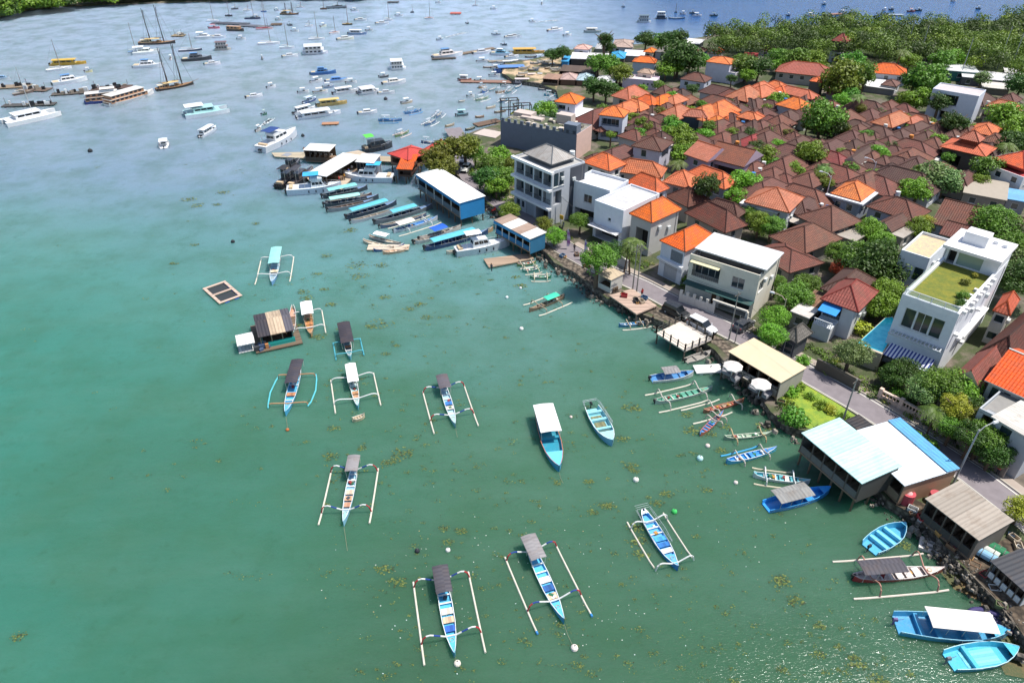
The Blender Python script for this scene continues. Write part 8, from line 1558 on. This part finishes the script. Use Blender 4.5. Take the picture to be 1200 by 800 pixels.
def parasol(label, px, py, z, r=1.4, h=2.3):
    c = G(px, py, z + h); root = thing('parasol', label, 'parasol', (*c, z), 0, 'parasols on the cafe deck'); mb = MB()
    for k in range(8):
        a0, a1 = 6.2832*k/8, 6.2832*(k+1)/8; am = (a0 + a1)/2
        p = lambda a, rr, zz: (rr*math.cos(a), rr*math.sin(a), zz)
        mb.face([p(a0, r, h), p(am, r*.9, h + .06), (0, 0, h + .65)]); mb.face([p(am, r*.9, h + .06), p(a1, r, h), (0, 0, h + .65)]); mb.face([p(a0, r, h), p(a0, r, h - .16), p(am, r*.9, h - .12), p(am, r*.9, h + .06)]); mb.face([p(am, r*.9, h + .06), p(am, r*.9, h - .12), p(a1, r, h - .16), p(a1, r, h)])
    mb.build('canopy', M('d8d2cc', 'plain'), root); MB().tube([(0, 0, 0), (0, 0, h + .8)], .04, 6).build('pole', WHITE, root); MB().tube([(0, 0, 0), (0, 0, .1)], .35, 10).build('base', M('6a6864', 'plain'), root)
    rb = MB()
    for k in range(8): a = 6.2832*k/8; rb.tube([(0, 0, h + .58), (r*math.cos(a), r*math.sin(a), h - .04)], .02, 3)
    rb.build('rib', M('8a7a68', 'plain'), root)
parasol('white parasol at the left end of the cafe deck', 859, 429, 2.0); parasol('white parasol at the right end of the cafe deck', 892, 450, 2.0)
def table_set(label, px, py, z):
    c = G(px, py, z); t = thing('table', label, 'table', (*c, z), R(40), 'tables on the cafe deck'); MB().box((0, 0, .7), (.8, .8, .05)).build('table_top', M('c8c0b4', 'plain'), t)
    for sx in (-1, 1):
        for sy in (-1, 1): MB().box((sx*.34, sy*.34, 0), (.05, .05, .7)).build('leg', M('5a4a3c', 'plain'), t)
for px, py, lb in ((856, 438, 'table under the left parasol'), (874, 447, 'table between the two parasols'), (890, 459, 'table under the right parasol'), (906, 459, 'table at the far right end of the cafe deck')): table_set(lb, px, py, 2.0)
for k, (px, py, lb) in enumerate(((852, 436, 'grey sofa under the left parasol'), (863, 443, 'grey sofa right of the left parasol'), (884, 455, 'grey sofa left of the right parasol'), (899, 462, 'grey sofa right of the right parasol'), (903, 455, 'grey sofa against the cafe front'))):
    c = G(px, py, 2.3); t = thing('sofa', lb, 'sofa', (*c, 2.0), R(-50 + 90*(k % 2)), 'sofas on the cafe deck'); MB().box((0, 0, .05), (1.5, .75, .38)).build('seat', M('8a8a90', 'plain'), t); MB().box((0, .33, .43), (1.5, .14, .4)).build('backrest', M('7a7a82', 'plain'), t); MB().box((-.7, 0, .43), (.12, .6, .2)).box((.7, 0, .43), (.12, .6, .2)).build('armrest', M('7a7a82', 'plain'), t)
def banner(label, px, py, col):
    c = G(px, py, 1.35); root = thing('banner_flag', label, 'banner', (*c, 1.35), R(-40), 'feather banners by the road'); MB().tube([(0, 0, 0), (0, 0, 3.6), (.25, 0, 4.1)], .03, 5).build('pole', M('d0d0d0', 'plain'), root)
    m, nt, b = new_mat('banner_' + col); tc = nd(nt, 'ShaderNodeTexCoord'); sp = nd(nt, 'ShaderNodeSeparateXYZ'); nt.links.new(tc.outputs['Object'], sp.inputs[0])
    nt.links.new(ramp(nt, mth(nt, 'MULTIPLY', sp.outputs[2], .25), [(.1, C('e4dce8')), (.38, C(col)), (.6, C('d8c8e0')), (.8, C(col)), (1, C('ece4f0'))]), b.inputs['Base Color'])
    mb = MB(); pr = [(.5, .45), (1.2, .7), (2.2, .72), (3.2, .55), (4.0, .2)]
    for (z0, w0), (z1, w1) in zip(pr, pr[1:]): mb.face([(0.02, 0, z0), (w0, .05, z0), (w1, .04, z1), (.02, 0, z1)]); mb.face([(0.02, .02, z0), (.02, .02, z1), (w1, .06, z1), (w0, .07, z0)])
    mb.build('flag', m, root)
banner('purple and white feather banner left on the road bank', 664, 291, 'a04898'); banner('purple and white feather banner nearer the roadside tree', 684, 304, '7a4aa8')
# garden balustrade
W = [Vector(G(*p, 1.4)) for p in ((1030, 466), (1054, 478), (1080, 492), (1104, 508))]
root = thing('garden_balustrade', 'pinkish stone balustrade along the villa garden', 'balustrade', (W[0].x, W[0].y, 1.3)); O = W[0]; mb = MB(); bl = MB(); cp = MB()
for p, q in zip(W, W[1:]):
    a = math.atan2(q.y - p.y, q.x - p.x); m_ = (p + q)/2 - O; L = (q - p).length
    mb.box((m_.x, m_.y, 0), (L, .35, .7), a); cp.box((m_.x, m_.y, 1.35), (L + .1, .4, .18), a)
    for k in range(int(L / .42)): t = p.lerp(q, (k + .5)/int(L / .42)) - O; bl.tube([(t.x, t.y, .7), (t.x, t.y, 1.0), (t.x, t.y, 1.35)], .09, 6)
for p in W: t = p - O; cp.box((t.x, t.y, 0), (.5, .5, 1.75), .7)
mb.build('base_wall', M('c4ac9c', 'wall'), root); bl.build('baluster', M('d0b8a8', 'wall'), root)['kind'] = 'stuff'; cp.build('coping', M('d0b8a8', 'wall'), root)
# scaffold frames behind the unfinished building
for px, py, n, lb in ((597, 138, 2, 'dark two level timber frame at the shore, left of the pair'), (612, 133, 1, 'single dark timber frame at the shore, right of the pair')):
    c = G(px, py, 1.3); root = thing('timber_frame', lb, 'frame', (*c, 1.3), R(10))
    mb = MB()
    for x in (-2.4, 0, 2.4):
        for y in (-1.2, 1.2): mb.box((x, y, -2), (.2, .2, 2 + 2.6*n))
    mb.build('post', M('3c3834', 'plain'), root)
    for l in range(n):
        mb = MB(); 
        for y in (-1.2, 1.2): mb.box((0, y, 2.5 + 2.5*l), (5.2, .18, .2))
        for x in (-2.4, 2.4): mb.box((x, 0, 2.5 + 2.5*l), (.18, 2.2, .2))
        mb.build('beam', M('4a443e', 'plain'), root)
c = G(573, 158, 1.0); mb = MB().slab([(-3.5, -2.5), (3.5, -2.5), (3, 2.5), (-3, 2.5)], 0, .2); tag(mb.build('concrete_slab', M('b4a8a0', 'wall'), None, (*c, 1.25), R(-30)), 'pale concrete slab by the end of the unfinished building', 'slab')
# barrels, tanks, crates and odds along the shack shore
for k, (px, py, cl, lb) in enumerate(((1158, 646, 'c8ccc4', 'white drum lying right of the shack'), (1165, 641, '1f6a48', 'dark green drum lying behind the white one'), (1170, 646, '1f7a50', 'green drum lying nearest the boat shed'), (1156, 651, '8ab8d8', 'pale blue drum lying in front of the white one'))):
    c = G(px, py, 1.8); root = thing('drum', lb, 'drum', (*c, 1.35), R(-48), 'drums beside the shack'); MB().tube([(-1, 0, .5), (1, 0, .5)], .48, 14).build('barrel', M(cl, 'plain'), root)
    for x in (-.5, .5): MB().tube([(x - .04, 0, .5), (x + .04, 0, .5)], .5, 14).build('hoop', M('6a6a66', 'plain'), root)
c = G(1063, 583, 2.0); root = thing('water_tank', 'faded red round water tank below the white sheet roof', 'water tank', (*c, 1.3)); MB().tube([(0, 0, 0), (0, 0, 1.5)], .75, 14).build('tank', M('b84a54', 'plain'), root); MB().tube([(0, 0, 1.5), (0, 0, 1.7)], .4, 12, r2=.2).build('lid', M('d8b0b0', 'plain'), root)
rng = random.Random(77); items = []
cols = ['c8b8a0', '8a6a50', '4a6a8a', 'b04040', 'd0d0cc', '3a3a3c', '6a7a50', 'c89858']
cn = ['tan', 'brown', 'blue', 'red', 'white', 'black', 'olive', 'orange']
spots = [(1070, 600, 'below the white sheet roof'), (1082, 608, 'above the square float'), (1094, 616, 'beside the square float'), (1104, 628, 'under the shack front'), (1118, 640, 'on the bank below the shack'), (1130, 652, 'on the muddy bank near the shack'), (1142, 664, 'on the bank before the drums'), (1152, 676, 'on the bank under the boat shed'), (1190, 640, 'behind the green drums'), (1186, 630, 'right of the shack roof'),
         (742, 352, 'on the timber platform'), (750, 356, 'at the middle of the timber platform'), (757, 352, 'at the right of the timber platform'), (730, 346, 'at the left of the timber platform'), (676, 300, 'on the rocky road bank'), (690, 312, 'on the road bank by the banner'), (662, 300, 'on the bank above the three canoes'), (912, 474, 'by the cafe end of the rocks'), (1160, 690, 'on the orange mud'), (1172, 712, 'on the mud by the canopied boat')]
for k, (px, py, wh) in enumerate(spots):
    for j in range(2):
        i = rng.randrange(8); z = 2.0 if 'platform' in wh else .9 if px > 1060 and py > 640 else 1.3; c = G(px + rng.uniform(-4, 4), py + rng.uniform(-3, 3), z)
        root = thing('crate', f"{('larger', 'smaller')[j]} {cn[i]} crate or box {wh}", 'crate', (*c, z), rng.random()*3); s_ = (1.0, .6)[j]; mb = MB().box((0, 0, 0), (s_, s_*.7, .06))
        for x, y, a, b in ((-s_/2, 0, .05, s_*.7), (s_/2, 0, .05, s_*.7), (0, -s_*.35, s_, .05), (0, s_*.35, s_, .05)): mb.box((x, y, .03), (a, b, s_*.5))
        mb.build('crate_body', M(cols[i], 'plank'), root)
# small roof-top water tanks and dishes among village roofs
for k, (px, py, lb) in enumerate(((985, 286, 'white shrine cloth post between the brown hips'), (1003, 305, 'pale post near the rusty flowered tree'))):
    pole(lb, px, py, 3, 1.3, 'c8a890', r=.2, name='garden_post', cat='post', group='garden posts')
# sign at gateway
c = G(658, 256, 3.2); root = thing('road_sign', 'yellow sign board on the pole by the awning', 'sign', (*c, 3.0), R(-40)); MB().box((0, 0, 0), (.9, .08, .9)).build('sign_board', M('e0b030', 'plain'), root); MB().tube([(0, .06, -1.7), (0, .06, 0)], .04, 5).build('post', M('b0b0b0', 'plain'), root)
# front wall of the red roofed house gate + garden wall
for pts, lb, cl in ((((880, 408), (906, 422), (925, 433)), 'dark mossy roadside wall left of the arched house', '5a564e'), (((955, 432), (985, 447), (1005, 458)), 'dark planted wall beneath the red roofed house', '5c564c'), (((700, 296), (722, 308), (735, 316)), 'low white wall behind the twin poles', 'b8b4b0'), (((1120, 520), (1150, 540), (1175, 560)), 'shaded garden wall behind the street lamp', '8a8078')):
    W = [Vector(G(*p, 1.35)) for p in pts]; O = W[0]; mb = MB(); cp = MB()
    for p, q in zip(W, W[1:]):
        a = math.atan2(q.y - p.y, q.x - p.x); m_ = (p + q)/2 - O; mb.box((m_.x, m_.y, 0), ((q-p).length, .22, 1.8), a); cp.box((m_.x, m_.y, 1.8), ((q-p).length + .1, .32, .12), a)
    root = thing('garden_wall', lb, 'wall', (O.x, O.y, 1.3)); mb.build('wall_panel', M(cl, 'wall'), root); cp.build('coping', M(cl, 'wall', .75, 1.2), root)
